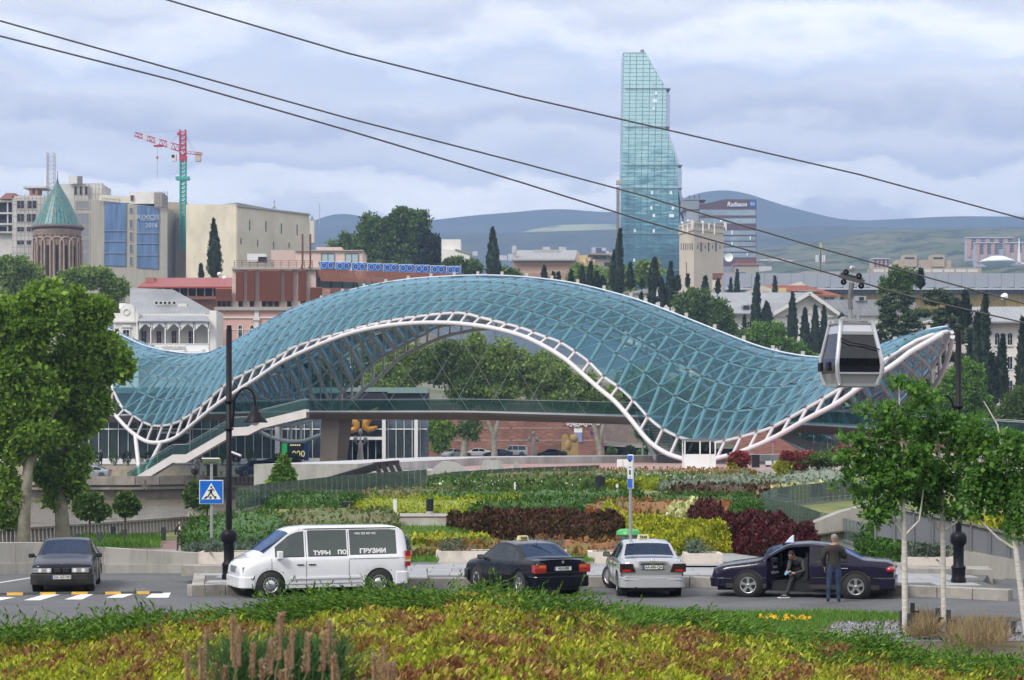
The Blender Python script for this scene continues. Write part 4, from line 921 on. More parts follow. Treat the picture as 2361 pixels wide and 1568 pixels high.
for (x0,x1,y0,y1) in ((95,158,805,1056),(190,253,800,1056),(290,468,800,1056),(500,568,800,1056),(615,679,800,1056),(0-73,58,950,1056),(715,815,942,1054)):
 u0,u1,v0,v1=518.8+x0*.2757,518.8+x1*.2757,403.5+y0*.2757,403.5+y1*.2757
 mb=MB();a,b_=P(u0,v1,352),P(u1,v0,352);n_=int((v1-v0)/2.3);w=(b_.x-a.x)
 for i in range(n_): mb.box(((a.x+b_.x)/2,351.35,a.z+(b_.z-a.z)*(i+.5)/n_),(w,.28,.10),M=Matrix.Rotation(.6,3,'X'))
 pxbox(mb,u0,v0,u1,v1,351.6,.05)
 b9.fin(mb,'louvre_screen',lou)
 if x1-x0 < 80 or x0 == 715: b9.win((u0+u1)/2+1,v1+7,8,12,dk,brn,fr=.1,bars=(0,0))
 else:
  for q in (.2,.5,.8): b9.win(u0+(u1-u0)*q,v1+7,8,12,dk,brn,fr=.1,bars=(0,0))
b9.box('terrace_floor',535,617,800,622,cap_,10,.6)
mb=MB()
for i in range(11): mb.bar(P(540+i*18,601,351.5),P(540+i*18,617,351.5),.09,.09)
for v in (601,606,611): mb.bar(P(540,v,351.5),P(722,v+0,351.5),.06,.06)
b9.fin(mb,'terrace_railing',brn)
b9.box('penthouse',620,573,678,619,mat('pink_side_shaded',(.52,.39,.36),.85),8,-3.2);b9.box('penthouse',678,575,833,640,pinkl,10,-3);b9.box('penthouse',724,565,784,576,pinkl,8,-4);b9.box('cornice',676,573,834,576,cap_,11,-2.6)  # shade of the side face is put into a darker pink
lb=mat('blind_blue',(.34,.45,.48),.4)
for x in (861,1060): b9.win(518.8+x*.2757,595,29,19,lb,frd,Y=355,fr=.08,bars=(1,0))
for u in (697.5,715.5): b9.fin(MB().tube([P(u-3,618,351.2),P(u-.5,612,351.2),P(u,608,351.2),P(u,540,351.2)],.17,10),'flue_pipe',brn)
b9.fin(pxbox(MB(),570,585,614,603,354,2.5),'canopy',mat('canopy_white',(.6,.6,.6),.7));b9.box('opening',592,590,612,602,dkb,.1,-1.9)
# blue panels on the terrace parapet
def disc(c,r,nrm_y,n=20,th=.02):
 mb=MB();vs=[(c.x+r*math.cos(2*PI*i/n),c.y,c.z+r*math.sin(2*PI*i/n)) for i in range(n)];mb.add(vs,[tuple(range(n))]);return mb
bluep=mat('panel_blue',(.01,.12,.50),.4);navy=mat('panel_navy',(.012,.02,.14),.4);star=mat('panel_star',(.45,.62,.75),.5)
for i in range(9):
 u0=518.8+(793+i*132.2)*.2757;u1=u0+34.2;v0=403.5+(722+i*4.9)*.2757;v1=v0+18.4;Yp=351.0-i*.9
 fr_=b9.fin(pxbox(MB(),u0,v0,u1,v1,Yp,.15),'sign_frame',white);a,b_=P(u0+1,v1-1,Yp-.03),P(u1-1,v0+1,Yp-.03)
 pn=b9.fin(MB().box(((a.x+b_.x)/2,Yp-.03,(a.z+b_.z)/2),(b_.x-a.x,.06,b_.z-a.z)),'sign_panel',bluep)
 for q in (.27,.74):
  c=Vector((a.x+(b_.x-a.x)*q,Yp-.068,(a.z+b_.z)/2));mb=disc(c,.30,0);
  b9.fin(mb,'emblem_disc',navy)
  mb=MB()
  for s in range(14): an=2*PI*s/14;mb.box((c.x+.40*math.cos(an),c.y-.01,c.z+.46*math.sin(an)),(.09,.02,.12),M=Matrix.Rotation(-an,3,'Y'))
  mb.box((c.x,c.y-.012,c.z),(.13,.02,.13));b9.fin(mb,'emblem_stars',star,kind='stuff')
 b9.fin(MB().bar(P(u0-2,v0+2,Yp),P(u0+14,v0+55,Yp+6),.18,.3),'raking_beam',brn)
mb=MB()
for i in range(11): mb.bar(P(731+i*.9,623+i*2.4,350-i*0),P(1062,632+i*2.4,342),.10,.14)
b9.fin(mb,'pergola_slats',lou)
mb=MB()
for i in range(9): mb.bar(P(742+i*.9,665+i*3.0,350),P(880,668+i*3.0,347),.10,.14)
b9.fin(mb,'pergola_slats',lou)
b9.slab('glazed_wall',[(730,640),(1062,650),(1062,700),(730,710)],mat('glazing_teal',(.14,.20,.20),.2),6,-3)
for u in range(758,1040,26): b9.box('mullion',u,644,u+4,706,frd,.3,-2.8)
# --- skyline behind the arch
b11=Bld('white_roof_house','small white block with dishes on its flat roof beyond the dark conifer','building',1050,640,520);b11.box('wall',1018,552,1062,660,wht,10);b11.slab('wall',[(1020,573),(1050,577),(1083,584),(1083,660),(1020,660)],wht,8,2);b11.slab('roof',[(1048,575),(1052,574),(1085,583),(1084,586)],zincs,9,2.4)
z3u=lambda x: 1095.2+x*.2757
z3v=lambda y: 403.5+y*.2757
b12=Bld('brick_hall','banded brick hall with grey pitched metal roof and raised skylight','building',1250,700,560)
bb=mat('buff_brick',(.42,.33,.25),.9,var=.08,vscale=.6,dirt=.2);bk2=mat('red_band_brick',(.36,.22,.17),.9,var=.08)
b12.box('wall',z3u(316),602,z3u(832),720,bb,14);b12.box('brick_band',z3u(316),610,z3u(832),622,bk2,.3,.06);b12.box('brick_band',z3u(316),630,z3u(832),640,bk2,.3,.06);b12.box('cornice',z3u(312),597,z3u(838),602,cap_,1,.6)
b12.slab('gable',[(z3u(832),602),(z3u(860),577),(z3u(882),605),(z3u(882),700),(z3u(832),720)],bb,.8,-.6)
roofquad(b12,'roof',[P(z3u(318),599,558.5),P(z3u(835),599,558.5),P(z3u(855),577,572),P(z3u(345),577,572)],mat('hall_roof',(.34,.34,.36),.6,var=.06,dirt=.2),.3,36)
b12.box('skylight',z3u(500),569,z3u(718),581,mat('skylight',(.42,.43,.44),.4),4,-9);b12.box('chimney',z3u(336),574,z3u(350),600,bb,2,-1)
for i in range(12): b12.box('skylight_bar',z3u(502+i*19),569,z3u(505+i*19),581,cap_,.2,-8.9)
b13=Bld('striped_gable_house','yellow house with curved striped gable beside the brick hall','building',1355,680,600);yel=mat('ochre_wall',(.52,.40,.18),.85,var=.06)
b13.box('wall',z3u(860),587,z3u(945),690,yel,10,-2);pts=[(z3u(862),690)]+[(z3u(862+2*92*(.5-.5*math.cos(q*PI/10))),640-43*math.sin(q*PI/10)) for q in range(0,11)]+[(z3u(1046),690)]
b13.slab('curved_gable',pts,yel,2)
for q in range(1,14):
 an=q*PI/14;u,v=z3u(954-88*math.cos(an)),640-41*math.sin(an);c=P(u,v,599.9)-b13.o;MB().box(c,(.35,.25,1.3),M=Matrix.Rotation(an-PI/2,3,'Y')).build('voussoir',frw if q % 2 else mat('voussoir_red',(.35,.17,.1),.8),b13.root)
b14b=Bld('stepped_concrete_house','flat-roofed concrete house with dark ribbon windows left of the cypress','building',1385,680,640);b14b.box('wall',z3u(960),586,z3u(1155),700,mat('drab_concrete',(.30,.26,.21),.9),10);b14b.box('ribbon_window',z3u(985),591,z3u(1100),597,dk,.2,.05);b14b.box('ribbon_window',z3u(1080),605,z3u(1130),614,dk,.2,.05);b14b.slab('eave',[(z3u(950),587),(z3u(960),583),(z3u(1130),585),(z3u(1165),592),(z3u(1165),595),(z3u(1130),589)],mat('eave',(.26,.22,.19),.9),12,1.5)
# --- 14 glass skyscraper
z4u=lambda x: 1383.4+x*.3677
z4v=lambda y: 86.5+y*.3677
tw=Bld('glass_skyscraper','tall faceted turquoise glass skyscraper with slanting right edge','skyscraper',1500,640,1300)
Yt=1300
tier=[(95,148,285),(320,145,415),(560,141,410),(800,136,490),(945,133,488),(1230,130,500),(1460,128,498),(1700,126,498)]
tg=bpy.data.materials.new('tower_glass');tg.use_nodes=True;t=tg.node_tree;b=t.nodes['Principled BSDF'];b.inputs['Roughness'].default_value=.06;b.inputs['Metallic'].default_value=.35
g=N(t,'ShaderNodeNewGeometry');gp=N(t,'ShaderNodeSeparateXYZ');tcn=N(t,'ShaderNodeTexCoord');t.links.new(tcn.outputs['Object'],gp.inputs[0])
r=ramp(t,[(0.0,(.06,.16,.20)),(.24,(.10,.26,.30)),(.42,(.26,.47,.48)),(.60,(.42,.64,.63)),(1,(.50,.72,.70))])  # dark and light reflections painted into the glass colour, darker towards the foot
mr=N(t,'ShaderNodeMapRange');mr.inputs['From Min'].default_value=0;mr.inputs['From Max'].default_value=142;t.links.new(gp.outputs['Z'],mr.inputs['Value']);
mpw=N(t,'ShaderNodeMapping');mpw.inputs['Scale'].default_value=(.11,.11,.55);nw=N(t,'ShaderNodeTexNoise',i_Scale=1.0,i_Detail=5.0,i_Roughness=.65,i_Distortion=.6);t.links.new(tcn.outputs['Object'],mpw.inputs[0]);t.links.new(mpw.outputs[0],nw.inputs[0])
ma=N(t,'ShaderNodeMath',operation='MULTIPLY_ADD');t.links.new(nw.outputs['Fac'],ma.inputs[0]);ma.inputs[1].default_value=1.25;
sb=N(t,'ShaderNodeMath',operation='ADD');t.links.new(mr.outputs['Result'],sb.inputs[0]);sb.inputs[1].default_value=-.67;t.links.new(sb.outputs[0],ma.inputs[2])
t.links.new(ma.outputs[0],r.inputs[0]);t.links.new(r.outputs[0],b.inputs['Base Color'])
bpn=N(t,'ShaderNodeBump',i_Strength=.25,i_Distance=.3);t.links.new(nw.outputs['Fac'],bpn.inputs['Height']);t.links.new(bpn.outputs[0],b.inputs['Normal'])
def twz(y): return zat(z4v(y),Yt)
def lx(y): return P(z4u(ip(y,[a[0] for a in tier],[a[1] for a in tier])),0,Yt).x
def rx(y): return P(z4u(ip(y,[a[0] for a in tier],[a[2] for a in tier])),0,Yt).x
o_=tw.o;cnt=0;restp=MB();ys=[95]
brks=[a[0] for a in tier]
rowsy=[]
for a,b_ in zip(brks[:-1],brks[1:]):
 n_=max(3,round((b_-a)/24));rowsy += [a+(b_-a)*i/n_ for i in range(n_)]
rowsy.append(brks[-1]);NC=9;WC=max(rx(b)-lx(b) for b in brks)
rng2=random.Random(3)
for y0,y1 in zip(rowsy[:-1],rowsy[1:]):
 for c in range(NC):
  def X(y,q): return min(lx(y)+WC*q,rx(y))
  za,zb=twz(y1)+.12,twz(y0)-.10;tl=rng2.uniform(-.10,.10);e=.004
  q=[(X(y1,c/NC+e),Yt+tl,za),(X(y1,(c+1)/NC-e),Yt-tl,za),(X(y0,(c+1)/NC-e),Yt-tl,zb),(X(y0,c/NC+e),Yt+tl,zb)]
  if q[1][0]-q[0][0] < .25 and q[2][0]-q[3][0] < .25: continue
  q=[(x-o_.x,y-o_.y,z-o_.z) for x,y,z in q]
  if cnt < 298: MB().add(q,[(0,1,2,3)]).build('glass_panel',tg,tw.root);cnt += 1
  else: restp.add(q,[(0,1,2,3)])
if restp.v: restp.build('glass_panels',tg,tw.root,kind='stuff')
core=MB();lv=[(y,lx(y),rx(y)) for y in brks]
side=mat('tower_side_glass',(.20,.26,.34),.2,metal=.3)
for (y0,l0,r0),(y1,l1,r1) in zip(lv[:-1],lv[1:]):
 A=[(l0,Yt+.35),(r0,Yt+.35),(r0+4.5,Yt+26),(l0,Yt+26)];B=[(l1,Yt+.35),(r1,Yt+.35),(r1+4.5,Yt+26),(l1,Yt+26)]
 z0,z1=twz(y0),twz(y1);vs=[(x-o_.x,y-o_.y,z0-o_.z) for x,y in A]+[(x-o_.x,y-o_.y,z1-o_.z) for x,y in B]
 core.add(vs,[(4,5,1,0)],0);core.add(vs,[(5,6,2,1),(6,7,3,2),(7,4,0,3),(0,1,2,3)],1)
core.build('core',[mat('tower_spandrel',(.06,.14,.16),.4),side],tw.root)
for y in (320,560,800,945,1230,1460):
 tw.fin(MB().box(((lx(y)+rx(y))/2+2,Yt+10,twz(y)),(rx(y)-lx(y)+1.5,22,.35)),'floor_ledge',mat('ledge_grey',(.24,.26,.30),.5))
tw.slab('leaning_fin',[(z4u(488),z4v(945)),(z4u(505),z4v(962)),(z4u(545),z4v(1090)),(z4u(548),z4v(1180)),(z4u(536),z4v(1180))],side,14,.5)
lit=mat('pale_window',(.75,.85,.85),.3)  # pale pane colour only, nothing emits
for (x,y,w) in ((352,348,16),(343,397,30),(336,445,14),(326,973,14),(444,973,14),(322,1069,14),(457,1070,14),(338,1116,16),(449,1117,30),(218,1211,14),(337,1213,14),(214,1397,12),(449,1451,14)):
 tw.win(z4u(x),z4v(y),w*.3677,7.6,lit,None,Y=Yt-.15,nm='blind_window')
tw.box('plant_room',z4u(258),z4v(68),z4u(280),z4v(95),mat('plant',(.2,.2,.25),.7),5,-4);tw.box('parapet',z4u(146),z4v(94),z4u(290),z4v(97),galv,10,.3)
hm=Bld('construction_hoist','slim brown hoist mast standing left of the skyscraper','mast',1427,560,1290);lattice(hm,z4u(107),z4u(119),430,560,1290,3,mat('hoist_brown',(.22,.16,.15),.7),n=22,th=.4);hm.box('hoist_head',z4u(103),z4v(896),z4u(132),z4v(920),mat('hoist_tan',(.4,.3,.22),.7),4)
# --- 15 hotel
ht=Bld('hotel_block','plum-brown hotel block with glass bands and white script rooftop lettering','hotel',1660,640,1150)
plum=mat('plum_cladding',(.085,.045,.06),.5);hgl=mat('hotel_glass',(.26,.33,.38),.12,metal=.3,var=.25,vscale=.08);hgr=mat('hotel_grey',(.22,.24,.27),.6)
zr_u=lambda x: (2650+x/3.484)*.5764
zr_v=lambda y: (750+y/3.484)*.5764
ht.slab('wall',[(zr_u(512),zr_v(228)),(zr_u(610),zr_v(222)),(zr_u(880),zr_v(163)),(zr_u(1310),zr_v(167)),(zr_u(1306),640),(zr_u(512),640)],plum,20)
ht.box('wall',zr_u(290),zr_v(165),zr_u(512),zr_v(300),hgr,18,-1);ht.box('cornice',zr_u(285),zr_v(160),zr_u(615),zr_v(168),cap_,18,-.5);ht.box('wall',zr_u(340),zr_v(298),zr_u(512),640,mat('hotel_grey_b',(.30,.31,.35),.5),18,-2)
for x in (382,458,526): ht.box('flue',zr_u(x-5),zr_v(95),zr_u(x+5),zr_v(160),frd,2,-4)
for (y0,y1) in ((310,390),(430,503),(600,660),(683,742),(758,818),(838,896),(915,975)):
 n_=17
 for i in range(n_):
  x0=516+(1302-516)*i/n_;x1=516+(1302-516)*(i+1)/n_;ht.box('glass_panel',zr_u(x0)+.15,zr_v(y0),zr_u(x1)-.15,zr_v(y1),hgl,.2,.12)
for (x,y0,y1) in ((970,600,655),(1222,680,728),(968,758,805),(1180,915,950)): ht.box('pale_window',zr_u(x-7),zr_v(y0),zr_u(x+7),zr_v(y1),lit,.1,.3)
text('roof_lettering','Radisson',frame(P(zr_u(1042),zr_v(236),1149.6)-ht.o,(1,0,.0),(.18,0,1)),3.6,mat('sign_white',(.85,.85,.85),.5),ht.root,ext=.15,bold=.03,sx=.85)
ht.box('sign_swash',zr_u(950),zr_v(270),zr_u(1180),zr_v(276),bluep,.1,.3)
ht.box('sign_box',zr_u(1218),zr_v(190),zr_u(1294),zr_v(266),mat('sign_blue',(.02,.18,.55),.4),.3,.4);text('sign_letters','BLU',frame(P(zr_u(1256),zr_v(229),1149.2)-ht.o,(1,0,0),(0,0,1)),1.3,MATS['sign_white'],ht.root)
# --- 16 stone tower
sw=Bld('stone_tower','square cream stone tower with pierced parapet and row of small arches','tower',1615,720,800);stn=mat('tower_stone',(.56,.48,.38),.9,var=.06,vscale=.3,bump=.2,bscale=2,dirt=.12,dscale=.15)
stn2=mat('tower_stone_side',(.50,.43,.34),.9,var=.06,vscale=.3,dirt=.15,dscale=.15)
uL,uM,uR=zr_u(235),zr_u(437),zr_u(848);cM=P(uM,640,796);cL=P(uL,640,812);cR=P(uR,640,808)
zt0,zt1,ztb=zat(zr_v(612),800),zat(zr_v(505),800),-5
cB=cL+(cR-cM)
def ring(p4,z0,z1,nm,m,out=0.0):
 cen=(p4[0]+p4[2])/2;q=[(cen+(p-cen)*(1+out)) for p in p4];return sw.fin(MB().prism([(p.x,p.y) for p in q],z0,z1),nm,m)
P4=[cM,cR,cB,cL]
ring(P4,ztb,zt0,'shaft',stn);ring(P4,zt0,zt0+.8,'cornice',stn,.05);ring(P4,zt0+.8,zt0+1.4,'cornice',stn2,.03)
for pa,pb in ((cM,cR),(cL,cM)):
 L_=(Vector((pb.x,pb.y,0))-Vector((pa.x,pa.y,0))).length;n_=max(5,int(L_/1.1));a_=math.atan2(pb.y-pa.y,pb.x-pa.x)
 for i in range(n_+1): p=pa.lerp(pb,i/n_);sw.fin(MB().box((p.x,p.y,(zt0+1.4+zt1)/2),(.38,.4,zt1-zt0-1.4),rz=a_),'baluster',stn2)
 for i in range(n_):
  p=pa.lerp(pb,(i+.5)/n_);sw.fin(MB().lathe([(.3,-.12),(.3,.12)],(p.x,p.y,(zt0+1.4+zt1)/2),8,axis='Y'),'pierced_disc',stn2)
 sw.fin(MB().bar((pa.x,pa.y,zt1),(pb.x,pb.y,zt1),.7,.5),'parapet_rail',stn)
def onwall(pa,pb,x): return alongw(zr_u(x),pa,pb)
for x,narrow in [(490,0),(537,1),(594,0),(641,1),(697,0),(744,1),(800,0)]:
 p=onwall(cM,cR,x);a_=math.atan2(cR.y-cM.y,cR.x-cM.x);zc=zat(zr_v(830),p.y)
 sw.fin(MB().box((p.x+.02,p.y-.04,zc),(.45 if narrow else .25,.3,3.4 if narrow else 1.4),rz=a_),'arch_slit',dkb)
 mb=MB();
 mb.tube([Vector((p.x+1.05*math.cos(q*PI/6)*math.cos(a_),p.y-.08+1.05*math.cos(q*PI/6)*math.sin(a_),zat(zr_v(800),p.y)+1.0*math.sin(q*PI/6))) for q in range(7)],.13,5,caps=False);sw.fin(mb,'small_arch',stn2)
for x in (262,294,320,345,372,397,420):
 p=onwall(cL,cM,x);a_=math.atan2(cM.y-cL.y,cM.x-cL.x);sw.fin(MB().box((p.x,p.y-.06,zat(zr_v(825),p.y)),(.34,.3,2.6),rz=a_),'arch_slit',dkb)
p=onwall(cL,cM,335);sw.fin(MB().box((p.x,p.y-.06,zat(zr_v(1180),p.y)),(.8,.3,8),rz=a_),'tall_niche',mat('niche_brown',(.22,.17,.13),.9))
aw_=mat('antenna_white',(.68,.67,.64),.5)
for x,y0,y1 in ((283,515,640),(347,515,655),(400,450,570),(422,455,575),(563,490,650),(647,500,580),(723,500,655),(885,490,600),(865,480,560)):
 p=P(zr_u(x),zr_v((y0+y1)/2),794.5);sw.fin(MB().box(p,(.45,.35,(y1-y0)/3.484*.5764*800/F)),'panel_antenna',aw_)
for x,y in ((278,495),(357,465),(560,485),(820,470)): sw.fin(MB().ball(P(zr_u(x),zr_v(y),798),(.55,.3,.55)),'dish_antenna',aw_)
# --- low block with billboard, long shed, red tile house, white gabled house etc.
lo=Bld('low_grey_block','low grey block with brown roof terrace beneath the hotel','building',1705,660,860);lo.box('wall',1650,613,1722,700,hgr,10,-3);lo.box('wall',1695,610,1750,700,mat('warm_grey',(.36,.33,.29),.9,dirt=.15),12);lo.box('roof_terrace',1702,598,1744,610,mat('terrace_brown',(.16,.07,.06),.7),8,.4);lo.box('window',1698,627,1719,634,gls,.2,.1);lo.box('roof_slab',1692,608,1752,611,rb,13,.6)
dh=Bld('white_dish','white satellite dish on the low block under the hotel','satellite dish',zr_u(922),zr_v(973),850);MB().lathe([(0,.2),(1.1,.1),(1.8,-.3)],n=14,axis='Y').build('dish',white,dh.root);MB().bar((0,.2,0),(0,2.5,-1),.3,.3).build('bracket',galv,dh.root)
bbd=Bld('billboard','brown and orange advertising billboard on the roof beside the stone tower','billboard',1657,665,760);bbd.box('board',1642,629,1675,667,mat('board_cream',(.60,.55,.42),.6),.4);bbd.box('top_field',1642.5,629.5,1700,645,mat('board_brown',(.16,.05,.03),.6),.1,.1);bbd.fin(MB().ball(P(1665,652,759.8),(1.5,.1,1.3)),'picture_round',mat('board_orange',(.55,.30,.08),.6));bbd.box('board',1668,629,1704,634,mat('board_yellow',(.5,.3,.1),.6),.3,.3)
ls=Bld('long_metal_shed','very long low hall with blue-grey metal roof above a dark strip and rusty wall','building',2100,710,700)
shed=mat('shed_roof',(.30,.32,.37),.4,var=.05,vscale=.1,dirt=.08,dscale=.1);gold=mat('gold_wall',(.26,.18,.035),.45,metal=.3,var=.35,vscale=.25,stretch=(2,1,.4),dirt=.4,dscale=.2)
N_=26
for i in range(N_):
 u0=1672+(2460-1672)*i/N_;u1=1672+(2460-1672)*(i+1)/N_;ls.slab('roof_panel',[(u0+.3,630+.0*i),(u1-.3,630),(u1-.3,662),(u0+.3,664)],shed,12,0)
 ls.box('roof_edge',u0+.2,664,u1-.2,668,mat('edge_pale',(.42,.44,.48),.5),12.4,.4)
ls.box('window_strip',1900,668,2460,677,dk,6,-1.5)
for i in range(60): ls.box('mullion',1902+i*9,668,1903.5+i*9,677,mat('mull_blue',(.05,.06,.10),.5),.3,-1.2)
ls.box('rusty_wall',1885,677,2460,720,gold,6,-2.5);ls.box('plain_wall',1672,664,1900,720,hgr,6,-2)
rt=Bld('red_tiled_house','cream house with terracotta tiled roof and two small brown windows','building',1830,720,600)
zu3=lambda x: 1585.1+x*.1831
zv3=lambda y: 605.2+y*.1831
rt.box('wall',zu3(1560),zv3(405),zu3(1915),730,wht,10);rt.slab('gable',[(zu3(740),zv3(375)),(zu3(935),zv3(292)),(zu3(1080),zv3(335)),(zu3(1080),zv3(400)),(zu3(740),zv3(400))],crm,4,.5)
roofquad(rt,'tiled_roof',[P(zu3(1060),zv3(400),598),P(zu3(1940),zv3(415),598),P(zu3(1500),zv3(292),615),P(zu3(945),zv3(284),612)],terra,.4,44)
rt.fin(MB().bar(P(zu3(720),zv3(372),598),P(zu3(935),zv3(285),598),.5,.3).bar(P(zu3(935),zv3(285),598),P(zu3(1080),zv3(332),598),.5,.3),'bargeboard',cap_)
for x in (1748,1817): rt.win(zu3(x),zv3(462),9,7.5,mat('shutter_brown',(.09,.03,.03),.6),frw,fr=.1)
rt.slab('flat_canopy',[(zu3(1290),zv3(358)),(zu3(1550),zv3(346)),(zu3(1700),zv3(358)),(zu3(1550),zv3(366))],zincs,3,1);rt.slab('rear_gable',[(zu3(1250),zv3(290)),(zu3(1420),zv3(240)),(zu3(1500),zv3(290))],crm,4,-14);rt.box('chimney',zu3(1145),zv3(320),zu3(1240),zv3(380),mat('yellow_plaster',(.52,.42,.2),.9),2,.6)
wg=Bld('white_gabled_house','large white classical house with gabled front and grey standing-seam roof','building',1850,860,470)
wg.box('wall',zu3(1080),zv3(655),zu3(1885),960,wht,12);wg.box('side_wall',1665,zv3(650),zu3(1080),960,wht,12,-2);wg.slab('pediment',[(zu3(1085),zv3(655)),(zu3(1532),zv3(395)),(zu3(1885),zv3(655))],wht,3)
wg.fin(MB().bar(P(zu3(1075),zv3(655),469),P(zu3(1532),zv3(388),469),2.4,.75).bar(P(zu3(1532),zv3(388),469),P(zu3(1905),zv3(655),469),2.4,.75),'raking_cornice',frw)
wg.box('cornice',zu3(1075),zv3(655),zu3(1250),zv3(685),frw,1,.6);wg.box('cornice',zu3(1750),zv3(665),zu3(1890),zv3(692),frw,1,.6);wg.box('cornice',1685,zv3(632),zu3(1085),zv3(655),frw,1,-1.4)
roofquad(wg,'roof',[P(zu3(520),zv3(640),470),P(zu3(1085),zv3(645),470),P(zu3(1535),zv3(378),486),P(zu3(290),zv3(380),486)],zincs,.25,34)
wg.fin(MB().ball(P(zu3(740),zv3(562),474),(1.2,1.5,1.1)),'dormer',zincs);wg.fin(MB().box(P(zu3(738),zv3(565),472.4),(1.3,.2,.9)),'dormer_opening',dkb)
wg.win(zu3(778),zv3(785),9,13,dk,frw,Y=472,fr=.12)
mb=MB();mb.tube([P(zu3(1540+175*math.cos(q*PI/12)),zv3(760)-.95*zu3(0)*0-22*math.sin(q*PI/12),469.9) for q in range(13)],.16,6);wg.fin(mb,'portal_arch',frw)
for x in (1390,1465,1540,1620): wg.box('portal_pilaster',zu3(x),zv3(665),zu3(x)+4,zv3(830),frw,.3,.2)
wg2=Bld('grey_roof_annexe','long grey-roofed annexe behind the gondola with a small dormer','building',2010,760,500);wg2.slab('roof_slope',[(1890,691),(2110,691),(2110,728),(1955,728)],zincs,1.5);wg2.box('wall',1950,728,2120,900,wht,8,-1);wg2.box('dormer',1972,683,1996,694,zincs,3,.5);wg2.box('dormer_window',1980,685,1991,693,dk,.1,.55)
for i in range(18): wg2.fin(MB().bar(P(1900+i*12,691,499.9),P(1925+i*12,728,499.9),.06,.1),'roof_seam',zincs)
sc=Bld('cupola_church','small white church with flat pyramid roof and tiny cross cupola among the cypresses','church',1505,760,460)
sc.box('wall',z3u(1250),674,z3u(1725),800,wht,10);sc.slab('roof',[(z3u(1243),674),(z3u(1480),664),(z3u(1735),673),(z3u(1735),676),(z3u(1243),676)],zincs,12,.8);sc.box('cornice',z3u(1245),675,z3u(1730),679,frw,.6,.5)
sc.box('pier',z3u(1512),660,z3u(1545),790,wht,2.5,.9);sc.fin(MB().lathe([(.55,-.2),(.55,.5),(.35,.9),(0,1.2)],P(z3u(1515),662,459),10),'cupola',frw);sc.box('cross',z3u(1513),646,z3u(1517),656,frd,.1,1);sc.box('cross_arm',z3u(1505),649,z3u(1525),650.3,frd,.1,1)
# right white building
zu1=lambda x: 1770.7+x*.2757
zv1=lambda y: 489.9+y*.2757
wr=Bld('white_arched_building','tall white building with arched upper windows at the right picture edge','building',2320,940,330)
wr.box('wall',2268,zv1(925),2480,960,wht,12);wr.box('cornice',2262,zv1(905),2480,zv1(925),frw,1.5,.7)
roofquad(wr,'roof',[P(2258,zv1(912),328),P(2480,zv1(912),328),P(2480,zv1(785),350),P(2225,zv1(790),350)],zincs,.25,26)
for x in (1916,2022,2128): wr.win(zu1(x),zv1(1058),11,27,dk,frw,arch=True,fr=.22);wr.win(zu1(x),zv1(1258),11,28,dk,frw,fr=.16);wr.win(zu1(x),zv1(1458),11,28,dk,frw,fr=.16);wr.box('sill',zu1(x)-7,zv1(1115),zu1(x)+7,zv1(1121),frw,.4,.25)
wr.box('drainpipe',2287.5,745,2289.5,900,frw,.3,.2);wr.box('chimney',2270,718,2281,734,brn,2,-3);wr.slab('low_roof',[(2190,716),(2250,714),(2268,738),(2240,742)],zincs,3,.8);wr.box('side_wing',2150,735,2268,940,wht,8,-1)
for i,(u,v,r_) in enumerate(((2315,684,.5),(2314,683,.55))):
 d_=Bld('satellite_dish','white satellite dish on the roof at far right, %s of the pair' % ('left' if i == 0 else 'right'),'satellite dish',u-i*0+i*4,v,345);MB().lathe([(0,-.12),(r_*.6,-.02),(r_,.3)],n=14,axis='Y').build('dish',white,d_.root);MB().bar((0,0,0),(0,.3,-1.6),.1,.1).build('bracket',frd,d_.root)
# far right: twin-towered concrete block, orange flats, saucer hall
tc_=Bld('twin_tower_concrete_block','drab concrete block with two square roof towers below the green hills','building',2120,640,1000);drab=mat('drab_beige',(.40,.33,.25),.9,dirt=.2,dscale=.1)
tc_.box('wall',zu1(870),zv1(460),zu1(1785),660,drab,14);tc_.box('wall',zu1(1085),zv1(395),zu1(1535),650,drab,12,-1);tc_.box('roof_tower',zu1(1135),zv1(353),zu1(1242),zv1(455),drab,8,.5);tc_.box('roof_tower',zu1(1367),zv1(353),zu1(1475),zv1(455),drab,8,.5)
for x in (1182,1422): tc_.box('opening',zu1(x-40),zv1(376),zu1(x+40),zv1(390),dkb,.3,.6)
for i in range(9): tc_.box('white_bay',zu1(885+i*98),zv1(475),zu1(970+i*98),zv1(500),mat('bay_white',(.55,.53,.5),.8),.3,.1)
ct=Bld('phone_mast','telephone mast with panel antennas on a flat roof between the cables','mast',1892,628,1000);ct.box('mast',1891,575,1893.6,632,frd,.6);ct.box('tip',1890.5,560,1895,586,mat('tan',(.45,.40,.22),.7),.9);ct.box('roof_platform',1850,626,1940,631,cap_,6)
for u in (1882,1886,1897,1901): ct.box('panel_antenna',u-1.2,588,u+1.2,604,aw_,.6)
def flats(u0,u1,v0,v1,lab,n,Y=2150):
 f=Bld('apartment_block',lab,'apartment block',(u0+u1)/2,v1,Y,group='unfinished orange apartment blocks on the hill');og=mat('flat_orange',(.50,.25,.15),.8);lg=mat('flat_grey',(.38,.36,.38),.8)
 f.box('frame',u0,v0,u1,v1+30,lg,12,-1);w=(u1-u0)/n
 for i in range(n):
  f.box('stair_bay',u0+w*i+w*.1,v0+4,u0+w*i+w*.42,v1+20,og,6,.5)
  for q in range(int((v1-v0)/4)): f.box('loggia',u0+w*i+w*.5,v0+3+q*4,u0+w*(i+1)-.5,v0+5.6+q*4,dkb,.4,-.8)
 f.box('roof_frame',u0-2,v0-1.5,u1+2,v0,wht,12,.6)
flats(2230,2335,548,572,'long unfinished grey and orange apartment block highest on the hill',5)
flats(2251,2303,560,585,'unfinished orange apartment block in front of the longer one',3,2080)
